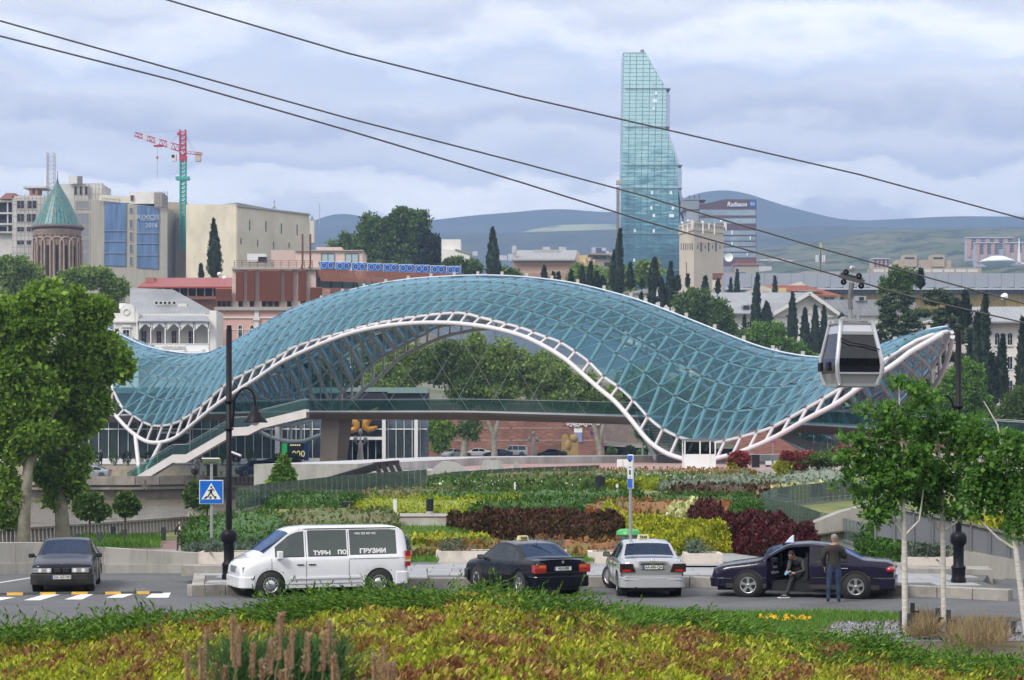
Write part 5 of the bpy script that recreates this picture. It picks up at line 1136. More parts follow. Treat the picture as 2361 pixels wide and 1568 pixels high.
flats(2320,2375,560,582,'unfinished orange apartment block at the right picture edge',3,2080)
flats(2012,2050,597,615,'small white unfinished frame building low on the hill',4,1500)
sa=Bld('saucer_hall','white saucer-shaped hall on the hillside at far right','hall',2300,606,1900);MB().lathe([(0,1.0*6.2),(6,6.0),(14,2.6),(16.5,1.2),(16,.4),(10,-3),(5,-5)],(0,0,0),28).build('saucer',mat('saucer_white',(.72,.73,.76),.5),sa.root);sa.box('wing',2320,605,2370,609,white,6)
ob=Bld('white_obelisk','slender white spire beside the saucer hall','obelisk',2350,608,1900);ob.slab('shaft',[(2346.5,608),(2353,608),(2350.5,549),(2349.5,549)],white,1.5)
hh=empty('hill_houses',kind='stuff');hmb=MB();hw=mat('hamlet',(.55,.5,.46),.9)
for i in range(70):
 u=random.choice([random.uniform(1745,1830),random.uniform(1880,2361),random.uniform(1090,1430)]);Yh=random.uniform(2200,2600) if u > 1500 else 2900;v=random.uniform(600,628) if u > 1500 else random.uniform(570,600);p=P(u,v,Yh)
 hmb.box((p.x,p.y,p.z-3),(random.uniform(6,14),8,random.uniform(6,10)))
hmb.build('house_cluster',hw,hh,kind='stuff')
# --- 25 casino with curtain-wall ground floor
ca=Bld('glass_fronted_casino','long glass-fronted building with curtained windows on the terrace across the river','building',500,1066,268)
curt=mat('curtain',(.23,.27,.27),.7,var=.10,vscale=1.0,stretch=(6,1,.3));cgl=glassmat('facade_glass',(.80,.88,.88),ior=1.45,body=.12,bodycol=(.2,.25,.25));spark=mat('sparkle_curtain',(.20,.22,.27),.4,metal=.2,col2=(.34,.36,.50),vscale=5.0,detail=2.0)
ca.box('plinth',60,1057,645,1070,white,6,.1);ca.box('plinth',645,1056,790,1066,white,6,.1)
ca.box('dark_storey',20,905,985,966,mat('storey_dark',(.03,.05,.055),.3),6,-1.5);ca.box('transom',40,988,985,990.5,white,.3,.2);ca.box('top_band',40,964,985,968,galv,.6,.3)
ca.box('roof_band',20,893,985,906,mat('band_teal',(.20,.30,.29),.6),8,-1);ca.box('back',40,966,985,1066,frd,1,-4)
def bays(u0,u1,w,m,v1=1057):
 u=u0;i=0
 while u < u1-1:
  ca.box('curtain',u+.8,990,u+w-.8,v1,m,.1,-.9);ca.box('curtain',u+.8,968,u+w-.8,988,m,.1,-1.2) if m is spark or i % 3 else None
  ca.box('window_glass',u+.6,968,u+w-.6,v1,cgl,.04,.05);ca.box('mullion',u-.6,966,u+.6,v1,white,.2,.2);u += w;i += 1
bays(70,365,22.6,curt);bays(445,645,20,curt);bays(645,785,19,spark,1056);bays(895,985,18.5,spark,1056)
ca.box('plinth',893,1056,985,1064,white,4,.1)
for (u,w) in ((402,70),): ca.box('entrance_recess',366,966,444,1062,mat('recess',(.06,.045,.035),.5),.5,-2.5);ca.box('door_frame',372,995,436,1000,white,.3,.1);ca.box('door_frame',436,990,440,1062,white,.3,.1)
ca.box('portal',790,903,892,1066,mat('portal_dark',(.035,.035,.045),.3),5,-1);ca.box('portal_header',800,1007,885,1014,white,1.5,.3)
for u in (797,887): ca.box('portal_column',u-3,1005,u+3,1066,white,.6,.2)
for u in (812,830,848,866): ca.box('door_leaf',u,1018,u+16,1062,glassmat('door_glass',(.2,.22,.25),ior=1.5),.05,-.6);ca.box('door_frame',u-.8,1014,u+.4,1063,frw,.2,-.5)
for u in (640,886,960): ca.box('white_column',u-4,960,u+4,1064,white,.8,1.0)
# large gilt initials over the door
gl_=mat('gilt_letter',(.48,.23,.03),.4,var=.25,vscale=3)
def curve_letter(pts,r): ca.fin(MB().tube([P(u,v,267.5) for u,v in pts],r,10),'gilt_letter',gl_)
curve_letter([(822,948),(800,950),(793,958),(798,968),(812,972),(822,978),(822,988),(812,992),(796,991),(788,985)],[.18,.3,.45,.5,.55,.55,.5,.42,.3,.12])
curve_letter([(872,940),(860,950),(852,962),(844,974),(842,985),(850,991),(862,988),(870,983)],[.12,.4,.5,.5,.5,.45,.32,.1])
ca.slab('green_gem',[(826,958),(842,948),(846,962),(836,972)],mat('gem_green',(.01,.28,.08),.3),.2,.4)
lw=Bld('low_white_wall_block','plain white wall block at the left picture edge across the river','building',12,1064,262);lw.box('wall',-40,1012,36,1070,wht,6)
# LED advert van board
ad=Bld('led_billboard','lit advertising board on posts behind the white bridge legs','billboard',683,1062,260);ad.box('screen',649,1022,700,1060,mat('screen_dark',(.01,.03,.03),.3),.5);ad.box('side_panel',700.5,1022,711,1062,mat('panel_blue2',(.01,.06,.25),.4),.6)
ad.box('green_field',650,1023,662,1045,mat('screen_green',(.02,.35,.08),.4,emit=(.02,.4,.1),estr=.6),.06,.06)
dg_=mat('screen_digits',(.7,.62,.3),.4,emit=(.8,.7,.35),estr=.7);text('digits',',000',frame(P(686,1047,259.5)-ad.o,(1,0,0),(0,0,1)),1.1,dg_,ad.root)
for i in range(5): ad.box('lamp_dot',669+i*5,1024.5,672.5+i*5,1028,dg_,.05,.06)
# --- 26 brick retaining wall with lettering
bw_=Bld('brick_retaining_wall','long old red brick retaining wall along the far street with Georgian lettering','wall',1190,1052,345)
ob_=bpy.data.materials.new('old_brick');ob_.use_nodes=True;t=ob_.node_tree;b=t.nodes['Principled BSDF'];b.inputs['Roughness'].default_value=.9
tcn=N(t,'ShaderNodeTexCoord');mpn=N(t,'ShaderNodeMapping');mpn.inputs['Scale'].default_value=(.8,.8,7);n1=N(t,'ShaderNodeTexNoise',i_Scale=1.0,i_Detail=5.0,i_Roughness=.7);n2=N(t,'ShaderNodeTexNoise',i_Scale=.22,i_Detail=5.0)
t.links.new(tcn.outputs['Object'],mpn.inputs[0]);t.links.new(mpn.outputs[0],n1.inputs[0]);t.links.new(tcn.outputs['Object'],n2.inputs[0])
r=ramp(t,[(.3,(.11,.045,.035)),(.48,(.26,.115,.085)),(.60,(.34,.18,.14)),(.72,(.46,.36,.31))]);t.links.new(n1.outputs['Fac'],r.inputs[0]);r2=ramp(t,[(.4,1.0),(.65,.6)]);t.links.new(n2.outputs['Fac'],r2.inputs[0])
mm=N(t,'ShaderNodeMix',data_type='RGBA',blend_type='MULTIPLY');mm.inputs['Factor'].default_value=1;t.links.new(r.outputs[0],mm.inputs['A']);t.links.new(r2.outputs[0],mm.inputs['B']);t.links.new(mm.outputs['Result'],b.inputs['Base Color'])
bp=N(t,'ShaderNodeBump',i_Strength=.6,i_Distance=.1);t.links.new(n1.outputs['Fac'],bp.inputs['Height']);t.links.new(bp.outputs[0],b.inputs['Normal'])
bw_.slab('wall',[(975,925),(1385,915),(1395,1058),(975,1058)],ob_,6);bw_.slab('wall',[(1395,975),(1700,985),(1700,1058),(1395,1058)],mat('ruddy_stone',(.24,.19,.17),.9,var=.15,vscale=.4,dirt=.3),5,-14);bw_.slab('wall',[(1700,985),(2300,1000),(2300,1058),(1700,1058)],ob_,5,60)
for i in range(16):
 bw_.box('masonry_course',985+(i % 4)*98,930+i//4*28,985+(i % 4)*98+92,932+i//4*28,mat('pale_course',(.38,.29,.25),.9,var=.15),.2,.05)
sgw=MATS['sign_white']
text('wall_lettering','მეფეთუბანი',frame(P(1344,976.5,344.6)-bw_.o,(1,0,0),(0,0,1)),.92,sgw,bw_.root,ext=.06,bold=.025,sx=.92)
bw_.box('poster_head',1323.5,986,1342.5,997,white,.1,.12);bw_.box('poster',1324,997,1342,1019,mat('poster_blue',(.22,.26,.48),.6),.1,.12);bw_.box('street_plate',1362,993,1373,1001,mat('plate_blue',(.02,.04,.2),.5),.06,.1)
text('plate_number','3',frame(P(1367.5,995.5,344.5)-bw_.o,(1,0,0),(0,0,1)),.3,sgw,bw_.root)
sl=Bld('carved_stone_slab','tan carved stone slab with two rounded heads standing before the brick wall','sculpture',1315,1051,338);sand=mat('sandstone',(.34,.23,.09),.9,var=.12,vscale=1.0)
sl.slab('left_half',[(1295,1051),(1295,1008),(1299,1001),(1305,1000),(1309,1004),(1312,1012),(1313,1051)],sand,1.4);sl.slab('right_half',[(1313.4,1051),(1313.4,1010),(1316,1002),(1322,1000),(1328,1001),(1333,1008),(1333,1051)],sand,1.4)
sl.fin(MB().ball(P(1323,1010,337.9),(.65,.25,.6)),'carved_face',sand);sl.fin(MB().ball(P(1309,1026,337.9),(.5,.22,.8)),'carved_face',sand)
# ================================================================ vehicles
def paint(name,col,rough=.25,metal=.0,coat=1.0,dirt=.0):
 dk_=max(col) < .1
 return mat(name,col,rough,metal=metal,coat=.22 if dk_ else coat,spec=.15 if dk_ else .5,var=.03,vscale=1.5,dirt=dirt,dscale=1.6)
tyre=mat('tyre_rubber',(.018,.018,.019),.8,bump=.3,bscale=60,dirt=.0);rimm=mat('alloy_rim',(.55,.56,.58),.3,metal=.8);rimd=mat('rim_dark',(.03,.03,.035),.5)
trimb=mat('black_trim',(.015,.015,.018),.45);chrome=mat('chrome',(.75,.76,.78),.12,metal=1.0);inter=mat('interior_dark',(.02,.02,.022),.85)
glc=glassmat('car_glass',(.30,.34,.36),refl=(.9,.95,1),ior=1.5);gld=glassmat('car_glass_dark',(.04,.05,.06),refl=(.85,.92,1),ior=1.55,body=.0)
glb=glassmat('car_glass_blue',(.10,.13,.20),refl=(.45,.62,1),ior=1.7)
redl=mat('tail_red',(.32,.008,.01),.15,coat=1);amb=mat('tail_amber',(.65,.16,.03),.2,coat=1);redd=mat('tail_smoked',(.035,.008,.012),.15,coat=1);lens=mat('headlamp_lens',(.26,.28,.29),.12,coat=1);lensb=mat('headlamp_bulb',(.62,.62,.60),.1,coat=1,emit=(1,.98,.9),estr=.0)
platew=mat('plate_white',(.74,.74,.72),.5);plateb=mat('plate_blue_band',(.02,.09,.40),.5);platek=mat('plate_black',(.02,.02,.025),.6);seamm=mat('seam',(.01,.01,.012),.8)
class Car:
 def __init__(s,L_,W,zt,zb,base=.22,wheels=(-1.35,1.35),wr=.31,tumble=.33,round_=.22,sill=None,ra=.37):
  s.L,s.W,s.zt,s.zbp,s.base,s.wx,s.wr,s.tum,s.rd,s.ra=L_,W,zt,zb,base,wheels,wr,tumble,round_,ra
 def yh(s,x):
  d=s.L/2-abs(x);q=min(max(d/s.rd,0),1)/1.0;return s.W/2*(.80+.20*math.sqrt(1-(1-q)**2))*(1-.035*(abs(x)/(s.L/2))**3)
 def sm(s,pts,x):
  xs=[p[0] for p in pts];ys=[p[1] for p in pts];w=.055
  return float(np.mean([ip(x+o,xs,ys) for o in (-w,-w/2,0,w/2,w)])) if abs(x) < s.L/2-.12 else float(ip(x,xs,ys))
 def bot(s,x):
  z=s.base+.05*max(0,(abs(x)-s.L/2+.4)/.4)
  for w in s.wx:
   d=abs(x-w)
   if d <= s.ra: z=max(z,s.wr+math.sqrt(max(s.ra**2-d*d,0))*1.0)
  return z
 def sec(s,x):
  y=s.yh(x);zb=s.sm(s.zbp,x);h=max(s.sm(s.zt,x)-zb,.02);b0=s.bot(x);zm=max(.52*zb+.12,b0+.05)
  yr=.93*y-s.tum*h;hh=min(h,9)
  p=[(y*(.975 if b0 < .42 else .995),b0),(y*.995,min(max(b0+.12,.36),zb-.16) if b0 < zb-.3 else b0+.03),(y,min(zm,zb-.13)),(y*.992,zb-.09),(y*.965,zb-.005),(.945*y,zb+.12*min(h,.16)+.005)]
  g=.93*y-s.tum*(h-.06) if h > .14 else .93*y-s.tum*h*.6
  p += [(g,zb+h-.075 if h > .14 else zb+h*.55),(yr,zb+h-.012 if h > .14 else zb+h*.85),(yr*.88,zb+h+.012),(yr*.5,zb+h+.032),(0,zb+h+.038)]
  return p
 def side(s,x,z):
  p=s.sec(x)
  for a,b_ in zip(p[:-1],p[1:]):
   if a[1] <= z <= b_[1]: return a[0]+(b_[0]-a[0])*(z-a[1])/max(b_[1]-a[1],1e-6)
  return p[4][0]
 def stations(s,cuts):
  xs=set(np.round(np.linspace(-s.L/2,s.L/2,56),4).tolist())
  for w in s.wx:
   for a in np.linspace(0,PI,15): xs.add(round(w+s.ra*math.cos(a),4))
   xs.add(round(w+s.ra+.004,4));xs.add(round(w-s.ra-.004,4))
  for c in cuts: xs.add(round(c,4))
  for e in (.02,.05,.09,.14): xs.add(round(s.L/2-e,4));xs.add(round(-s.L/2+e,4))
  return sorted(xs)
 def build(s,root,body,glass,side_w,ws,rw,door=None,sideglass=None,wsglass=None,rwglass=None,lowm=None,ws_in=0,extra_glass=()):
  """side_w: [(x0,x1)], ws/rw: (x0,x1) of windscreen / rear window; door: (x0,x1,side) to leave open"""
  cuts=[v for w in side_w for v in w]+list(ws)+list(rw)+([door[0],door[1]] if door else []);X=s.stations(cuts)
  B=MB();G={'windshield': MB(),'rear_window': MB()};sw={};D=MB()
  S=[s.sec(x) for x in X];n=len(S[0])
  for i in range(len(X)-1):
   xm=(X[i]+X[i+1])/2
   for sd in (1,-1):
    for j in range(n-1):
     q=[(X[i],sd*S[i][j][0],S[i][j][1]),(X[i+1],sd*S[i+1][j][0],S[i+1][j][1]),(X[i+1],sd*S[i+1][j+1][0],S[i+1][j+1][1]),(X[i],sd*S[i][j+1][0],S[i][j+1][1])]
     if sd == 1: q=[q[0],q[1],q[2],q[3]][::-1]
     fs=[(0,1,2,3)];tgt=B;mi=1 if (lowm and j == 0) else 0;hm_=min(S[i][6][1]-S[i][5][1],S[i+1][6][1]-S[i+1][5][1])
     if door and sd == door[2] and door[0] < xm < door[1] and j <= 5:
      if j <= 4: D.add(q,fs,0,True)
      elif j == 5: D.add(q,fs,1,True) if door[0]+.10 < xm < door[1]-.08 else D.add(q,fs,0,True)
      continue
     if j == 5:
      for k,(a,b_) in enumerate(side_w):
       if a < xm < b_ and hm_ > .05: tgt=sw.setdefault((k,sd),MB())
     if j >= 8-ws_in and ws[0] < xm < ws[1]: tgt=G['windshield']
     if j >= 8 and rw[0] < xm < rw[1]: tgt=G['rear_window']
     tgt.add(q,fs,mi if tgt is B else 0,True)
  for e,k in ((0,-1),(len(X)-1,1)):
   P_=[(X[e],y,z) for y,z in S[e]]+[(X[e],-y,z) for y,z in reversed(S[e][:-1])];B.add(P_,[tuple(range(len(P_))) if k == 1 else tuple(reversed(range(len(P_))))])
  def weld(o):
   bm_=bmesh.new();bm_.from_mesh(o.data);bmesh.ops.remove_doubles(bm_,verts=bm_.verts,dist=.0008);bmesh.ops.recalc_face_normals(bm_,faces=bm_.faces);bm_.to_mesh(o.data);bm_.free();o.data.set_sharp_from_angle(angle=.7);return o
  s.body=weld(B.build('body',[body,lowm or body],root))
  weld(G['windshield'].build('windshield',wsglass or glass,root));weld(G['rear_window'].build('rear_window',rwglass or glass,root))
  for (k,sd),mb in sw.items(): weld(mb.build('side_window',sideglass or glass,root))
  MB().box((0,0,.30),(s.L-.3,s.W-.5,.26)).build('underbody',trimb,root)
  MB().box((s.wx[1]+.1,0,.58),(1.0,s.W-.66,.36)).box((s.wx[0]-.1,0,.55),(1.0,s.W-.66,.30)).build('bay',inter,root)
  for w in s.wx:
   for sd in (1,-1):
    MB().lathe([(s.ra+.03,-.0),(s.ra+.03,.26),(0,.26)],(w,sd*(s.W/2-.03)-(.26 if sd > 0 else 0),s.wr),20,axis='Y').build('wheel_arch_liner',inter,root)
  s.door_mb=D;s.weld=weld;s.root=root;return s
 def wheel(s,root,x,y,sd,style='five',steer=0.0,r=None,w=.20,rr=.62):
  r=r or s.wr;t_=empty('wheel',(x,y,r),steer,parent=root)
  MB().lathe([(r*rr,-w/2),(r*.93,-w/2),(r,-w/2+.03),(r,w/2-.03),(r*.93,w/2),(r*rr,w/2)],n=28,axis='Y').build('tyre',tyre,t_)
  o=sd*w/2;mb=MB();mb.lathe([(r*rr+.004,o),(r*rr-.012,o+sd*.004),(r*rr-.03,o-sd*.03),(r*rr-.035,o-sd*.09)],n=28,axis='Y')
  if style == 'five':
   for k in range(5):
    a=2*PI*k/5+.3;M=Matrix.Rotation(-a,3,'Y');ru=r*rr
    pts=[(.03,-.038),(ru*.55,-.030),(ru-.012,-.055),(ru-.012,.055),(ru*.55,.030),(.03,.038)]
    vs=[M @ Vector((p[0],o-sd*.012*(1-p[0]/ru),p[1])) for p in pts];v2=[v-Vector((0,sd*.05,0)) for v in vs];nn=len(vs);mb.add(vs+v2,[tuple(range(nn)),tuple(reversed(range(nn,2*nn)))]+[(i,nn+i,nn+(i+1) % nn,(i+1) % nn) for i in range(nn)])
   mb.lathe([(0,o-sd*.004),(.045,o-sd*.008),(.05,o-sd*.04)],n=14,axis='Y')
  elif style == 'slots':
   ru=r*rr;mb.lathe([(0,o-sd*.005),(ru*.62,o-sd*.0),(ru*.66,o-sd*.02)],n=24,axis='Y')
   for k in range(14):
    a=2*PI*k/14;M=Matrix.Rotation(-a,3,'Y');vs=[M @ Vector((p[0],o-sd*.01,p[1])) for p in ((ru*.6,-.02),(ru-.012,-.045),(ru-.012,-.018),(ru*.6,.016))];v2=[v-Vector((0,sd*.03,0)) for v in vs];mb.add(vs+v2,[(0,1,2,3),(7,6,5,4),(0,4,5,1),(1,5,6,2),(2,6,7,3),(3,7,4,0)])
  else:
   ru=r*rr;mb.lathe([(0,o-sd*.01),(ru*.95,o-sd*.02)],n=20,axis='Y')
  mb.build('rim',rimm,t_)
  MB().lathe([(0,o-sd*.075),(r*rr-.01,o-sd*.075)],n=20,axis='Y').build('brake',rimd,t_)
  if style != 'plain':
   nb=MB()
   for k in range(5): a=2*PI*k/5;nb.cyl((.055*math.cos(a)*.6,o,.055*math.sin(a)*.6),(.055*math.cos(a)*.6,o+sd*.006,.055*math.sin(a)*.6),.007,6)
   nb.build('wheel_bolts',rimd,t_,kind='stuff')
  return t_
 def seam(s,x,z0,z1,sd=1,r=.007):
  pts=[(x,sd*(s.side(x,z)+.001),z) for z in np.linspace(z0,z1,8)];MB().tube(pts,r,4,caps=False).build('panel_gap',seamm,s.root)
 def strip(s,x0,x1,z,sd,m,h=.02,th=.012,nm='side_moulding',z1=None):
  xs=np.linspace(x0,x1,14);mb=MB();z1=z if z1 is None else z1
  for a,b_ in zip(xs[:-1],xs[1:]):
   za,zb=z+(z1-z)*(a-x0)/(x1-x0),z+(z1-z)*(b_-x0)/(x1-x0)
   mb.bar((a,sd*(s.side(a,za)+th*.4),za),(b_,sd*(s.side(b_,zb)+th*.4),zb),th,h)
  mb.build(nm,m,s.root)
 def bumper(s,end,z0,z1,m,out=.035,ln=.42,nm='bumper',r=.18):
  """solid wrap-round bumper; end=+1 front, -1 rear"""
  pts=[];xo=s.L/2+out;yw=s.W/2+.012
  prof=[(xo-ln,yw),(xo-r,yw*.985)]+[(xo-r+r*math.sin(a),yw*.985-r*1.4+r*1.4*math.cos(a)) for a in (PI/8,PI/4,3*PI/8)]+[(xo-.0,yw*.62),(xo+.02,yw*.25)]
  full=prof+[(x,-y) for x,y in reversed(prof)];full=[(x*end,y*end) for x,y in full]
  o=MB().prism(full,z0,z1).build(nm,m,s.root);bevel(o,.025,2);return o
 def plate(s,end,z,txt,dx=.0,mb_=True):
  x=end*(s.L/2+dx);g=empty('number_plate',(x,0,z),0 if end > 0 else PI,parent=s.root)
  MB().box((0,0,0),(.012,.52,.11)).build('plate_board',platew,g)
  MB().box((.007,-.238 if True else 0,0),(.004,.040,.104)).build('plate_band',plateb,g)
  mbk=MB()
  for (cy,cz,dy,dz) in ((0,.055,.53,.008),(0,-.055,.53,.008),(.262,0,.008,.115),(-.262,0,.008,.115)): mbk.box((.004,cy,cz),(.012,dy,dz))
  mbk.build('plate_frame',platek,g)
  text('plate_letters',txt,frame((.011,.02,0),(0,1,0),(0,0,1)),.105,platek,g,ext=.002,bold=.001,sx=.86);return g
 def taxi_sign(s,x,m,txt='TAXI',ry=0):
  z=s.sm(s.zt,x)+.035;g=empty('roof_sign',(x,0,z),parent=s.root)
  o=MB().prism([(-.07,-.17),(.07,-.17),(.07,.17),(-.07,.17)],0,.125).build('sign_box',m,g)
  for v in o.data.vertices:
   if v.co.z > .1: v.co.x *= .55;v.co.y *= .82
  bevel(o,.012,2);MB().box((0,0,-.0),(.15,.36,.025)).build('sign_base',trimb,g)
  for e in (1,-1): text('sign_letters',txt,frame((e*.068,0,.06),(0,e,0),(-e*.2,0,1)),.095,platek,g,ext=.004,bold=.003,sx=.95)
  return g
 def mirror(s,x,sd,m,z=None,sz=(.10,.17,.12)):
  z=z or s.sm(s.zbp,x)+.06;y=sd*(s.side(x,z-.08)+.10);g=empty('wing_mirror',(x,y,z),parent=s.root)
  bevel(MB().box((0,0,0),sz).build('housing',m,g),.025,3);MB().box((-sz[0]/2-.002,0,0),(.006,sz[1]*.82,sz[2]*.75)).build('mirror_glass',chrome,g);MB().box((.0,-sd*.11,-.03),(.05,.10,.035)).build('stalk',m,g)
 def seats(s,xs=(.15,-.75),z=.72,m=None):
  m=m or inter
  for x in xs:
   for y in (.34,-.34):
    o=MB().box((x-.22,y,z+.02),(.12,.46,.58)).box((x-.24,y,z+.38),(.09,.24,.17)).box((x,y,z-.26),(.48,.46,.14)).build('seat',m,s.root);bevel(o,.03,2)
 def handle(s,x,z,sd,m=None,w=.17):
  g=MB().box((x,sd*(s.side(x,z)+.015),z),(w,.025,.028)).build('door_handle',m or trimb,s.root);bevel(g,.008,2)
def carroot(name,pos,hd,label,group=None):
 """hd = heading vector in plan"""
 return empty(name,pos,math.atan2(hd[1],hd[0]),label=label,cat=name.split('_')[-1] if name != 'parked_car' else 'car',group=group)
# ---- 1 dark saloon coming towards the camera on the left
bc=paint('navy_black_paint',(.010,.011,.024),.30,coat=0);bcl=mat('black_bumper',(.022,.021,.022),.55,dirt=.3,dscale=3)
r1=carroot('saloon_car',(-12.62,59.1,0),(.14,-.99),'dark blue saloon with two people inside driving towards the pedestrian crossing')
c1=Car(4.43,1.70,[(-2.215,.70),(-2.19,.90),(-1.62,.98),(-1.5,.99),(-.85,1.33),(-.2,1.375),(.30,1.345),(1.02,.965),(1.15,.93),(1.85,.83),(2.12,.765),(2.19,.74),(2.215,.70)],
[(-2.215,.66),(-2.19,.85),(-1.6,.91),(0,.90),(1.0,.88),(1.85,.79),(2.12,.73),(2.215,.66)],base=.20,wheels=(-1.30,1.40),wr=.305,tumble=.38)
c1.build(r1,bc,glc,[(-.98,-.36),(-.30,.72)],(.32,1.0),(-1.45,-.87),wsglass=glb)
for x,y,sd in ((1.40,.735,1),(1.40,-.735,-1),(-1.30,.74,1),(-1.30,-.74,-1)): c1.wheel(r1,x,y,sd,'five',w=.22)
c1.bumper(1,.22,.52,bcl,out=.05);c1.bumper(-1,.26,.55,bcl)
fx1=2.225
for sd in (1,-1):
 g=empty('headlight',(fx1,sd*.52,.615),parent=r1)
 o=MB().prism([(-.05,-.25),(.018,-.25),(.018,.19),(-.05,.27)] if sd > 0 else [(-.05,-.27),(.018,-.19),(.018,.25),(-.05,.25)],-.065,.065).build('lens',lens,g);bevel(o,.01,2)
 for y,r_ in ((-.17*sd,.062),(.06*sd,.058)): MB().cyl((.012,y,0),(.026,y,0),r_,16).build('lamp_ring',lensb,g);MB().cyl((.02,y,0),(.032,y,0),r_*.45,12).build('bulb',mat('bulb_glass',(.9,.9,.88),.05,emit=(1,1,.95),estr=.0),g)
 g=empty('kidney_grille',(fx1,sd*.115,.615),parent=r1);o=MB().box((0,0,0),(.05,.20,.13)).build('grille_frame',trimb,g);bevel(o,.02,3)
 mb=MB();
 for q in range(7): mb.box((.027,(q-3)*.024,0),(.008,.006,.10))
 mb.build('grille_bars',mat('grille_bar',(.05,.05,.05),.4),g)
 MB().box((2.27,sd*.56,.32),(.03,.17,.075)).build('fog_opening',seamm,r1);MB().box((2.272,sd*.34,.32),(.03,.16,.075)).build('air_intake',seamm,r1)
 MB().box((fx1-.03,sd*.77,.615),(.06,.07,.11)).build('indicator',lens if sd < 0 else seamm,r1)
MB().box((2.285,0,.315),(.03,.80,.02)).box((2.285,0,.28),(.03,.80,.015)).build('bumper_groove',seamm,r1)
MB().ball((2.14,0,.775),(.03,.045,.02)).build('badge',chrome,r1)
c1.plate(1,.435,'AA-167-HH',dx=.085)
for sd in (1,-1): c1.mirror(.78,sd,trimb);c1.seam(.75,.3,.9,sd);c1.seam(-.33,.3,.9,sd);c1.handle(-.15,.78,sd)
c1.seats((.05,-.85));MB().box((.88,0,.84),(.5,1.2,.14)).build('dashboard',inter,r1)
MB().lathe([(.165,-.012),(.19,0),(.165,.012),(.15,0),(.165,-.012)],(.42,.36,.92),20,axis='X').build('steering_wheel',inter,r1)
MB().box((.48,0,1.22),(.03,.22,.06)).build('rear_view_mirror',trimb,r1)
MB().bar((1.02,.55,.985),(1.0,-.05,.99),.02,.018).bar((1.02,-.05,.985),(1.0,-.6,.99),.02,.018).build('wiper',trimb,r1)
# ---- 2 white van
wp=paint('white_van_paint',(.74,.75,.79),.22,dirt=.0)
VA,VB=G(617,1378,0),G(883,1370.5,0);vd=(VA-VB).normalized();vn_=Vector((vd.y,-vd.x,0));vn_=vn_ if vn_.y > 0 else -vn_
vc=(VA+VB)/2+vn_*.83
r2=carroot('minivan',tuple(vc-vd*.0),(vd.x,vd.y),'white minivan with dark windows and white Cyrillic lettering beside the left lamp post')
c2=Car(4.66,1.86,[(-2.33,1.02),(-2.31,1.30),(-2.22,1.70),(-2.08,1.80),(-1.8,1.835),(.4,1.84),(.78,1.80),(1.0,1.72),(1.72,1.17),(1.85,1.11),(2.12,.98),(2.26,.86),(2.31,.76),(2.33,.66)],
[(-2.33,.98),(-2.31,1.04),(-2.1,1.07),(.9,1.05),(1.6,1.03),(1.85,.97),(2.12,.86),(2.26,.77),(2.33,.60)],base=.24,wheels=(-1.47,1.53),wr=.335,tumble=.19,round_=.30,ra=.40)
vgl=glassmat('van_glass',(.05,.06,.065),refl=(.88,1,.95),ior=1.95)
c2.build(r2,wp,vgl,[(-1.98,-.66),(-.58,.50),(.60,1.40)],(1.02,1.72),(-2.31,-2.16),wsglass=glb,ws_in=1)
for x,y,sd in ((1.53,.81,1),(1.53,-.81,-1),(-1.47,.81,1),(-1.47,-.81,-1)): c2.wheel(r2,x,y,sd,'slots',w=.21,rr=.60)
c2.bumper(1,.26,.56,wp,out=.04,ln=.40,r=.22);c2.bumper(-1,.28,.62,wp,out=.03,ln=.42)
SD=1 if (Matrix.Rotation(r2.rotation_euler.z,3,'Z') @ Vector((0,1,0))).y < 0 else -1
for sd in (1,-1):
 for x in (.555,-.62): c2.seam(x,.34,1.72,sd)
 c2.seam(1.50,.36,1.02,sd);MB().tube([(x,sd*(c2.side(x,.34)+.001),.34) for x in np.linspace(-1.0,1.08,10)],.007,4,caps=False).build('panel_gap',seamm,r2)
 MB().tube([(x,sd*(c2.side(x,.985)+.001),.985) for x in np.linspace(-2.18,-.62,10)],.009,4,caps=False).build('sliding_rail',seamm,r2)
 c2.strip(-.95,1.02,.50,sd,wp,h=.05,th=.03);c2.strip(-.58,.50,1.075,sd,trimb,h=.018);c2.strip(.62,1.36,1.07,sd,trimb,h=.018)
 for x in (.40,.72): c2.handle(x,.86,sd,trimb,.20)
 g=empty('headlight',(2.20,sd*.62,.74),parent=r2);o=MB().prism([(-.22,.12*1),(-.10,-.0),(.075,-.26),(.06,-.28),(-.12,-.2),(-.22,.05)] if sd > 0 else [(-.22,-.12),(-.10,.0),(.075,.26),(.06,.28),(-.12,.2),(-.22,-.05)],-.085,.095).build('lens',lens,g)
 MB().box((2.12,sd*.80,.745),(.30,.06,.15)).build('indicator',lens,r2);MB().box((2.30,sd*.52,.40),(.10,.18,.06)).build('air_intake',seamm,r2)
 g=empty('taillight',(-2.29,sd*.84,.98),parent=r2)
 for z,h,m in ((.12,.15,redl),(.0,.09,amb),(-.07,.05,mat('reverse_lens',(.6,.55,.5),.2)),(-.16,.13,redl)): MB().box((0,0,z),(.14,.10,h-.006)).build('lens',m,g)
 c2.mirror(1.30,sd,wp,z=1.13,sz=(.14,.20,.22))
MB().box((2.335,0,.74),(.03,.52,.17)).build('grille',mat('grille_grey',(.22,.23,.26),.4),r2)
mb=MB();
for q in range(4): mb.box((2.352,0,.68+q*.04),(.012,.5,.008))
mb.build('grille_bars',chrome,r2);MB().cyl((2.35,0,.74),(2.36,0,.74),.06,16).build('badge',chrome,r2)
MB().box((2.36,.0,.40),(.04,.85,.06)).build('air_intake',seamm,r2)
lett=mat('van_lettering',(.85,.86,.86),.6)
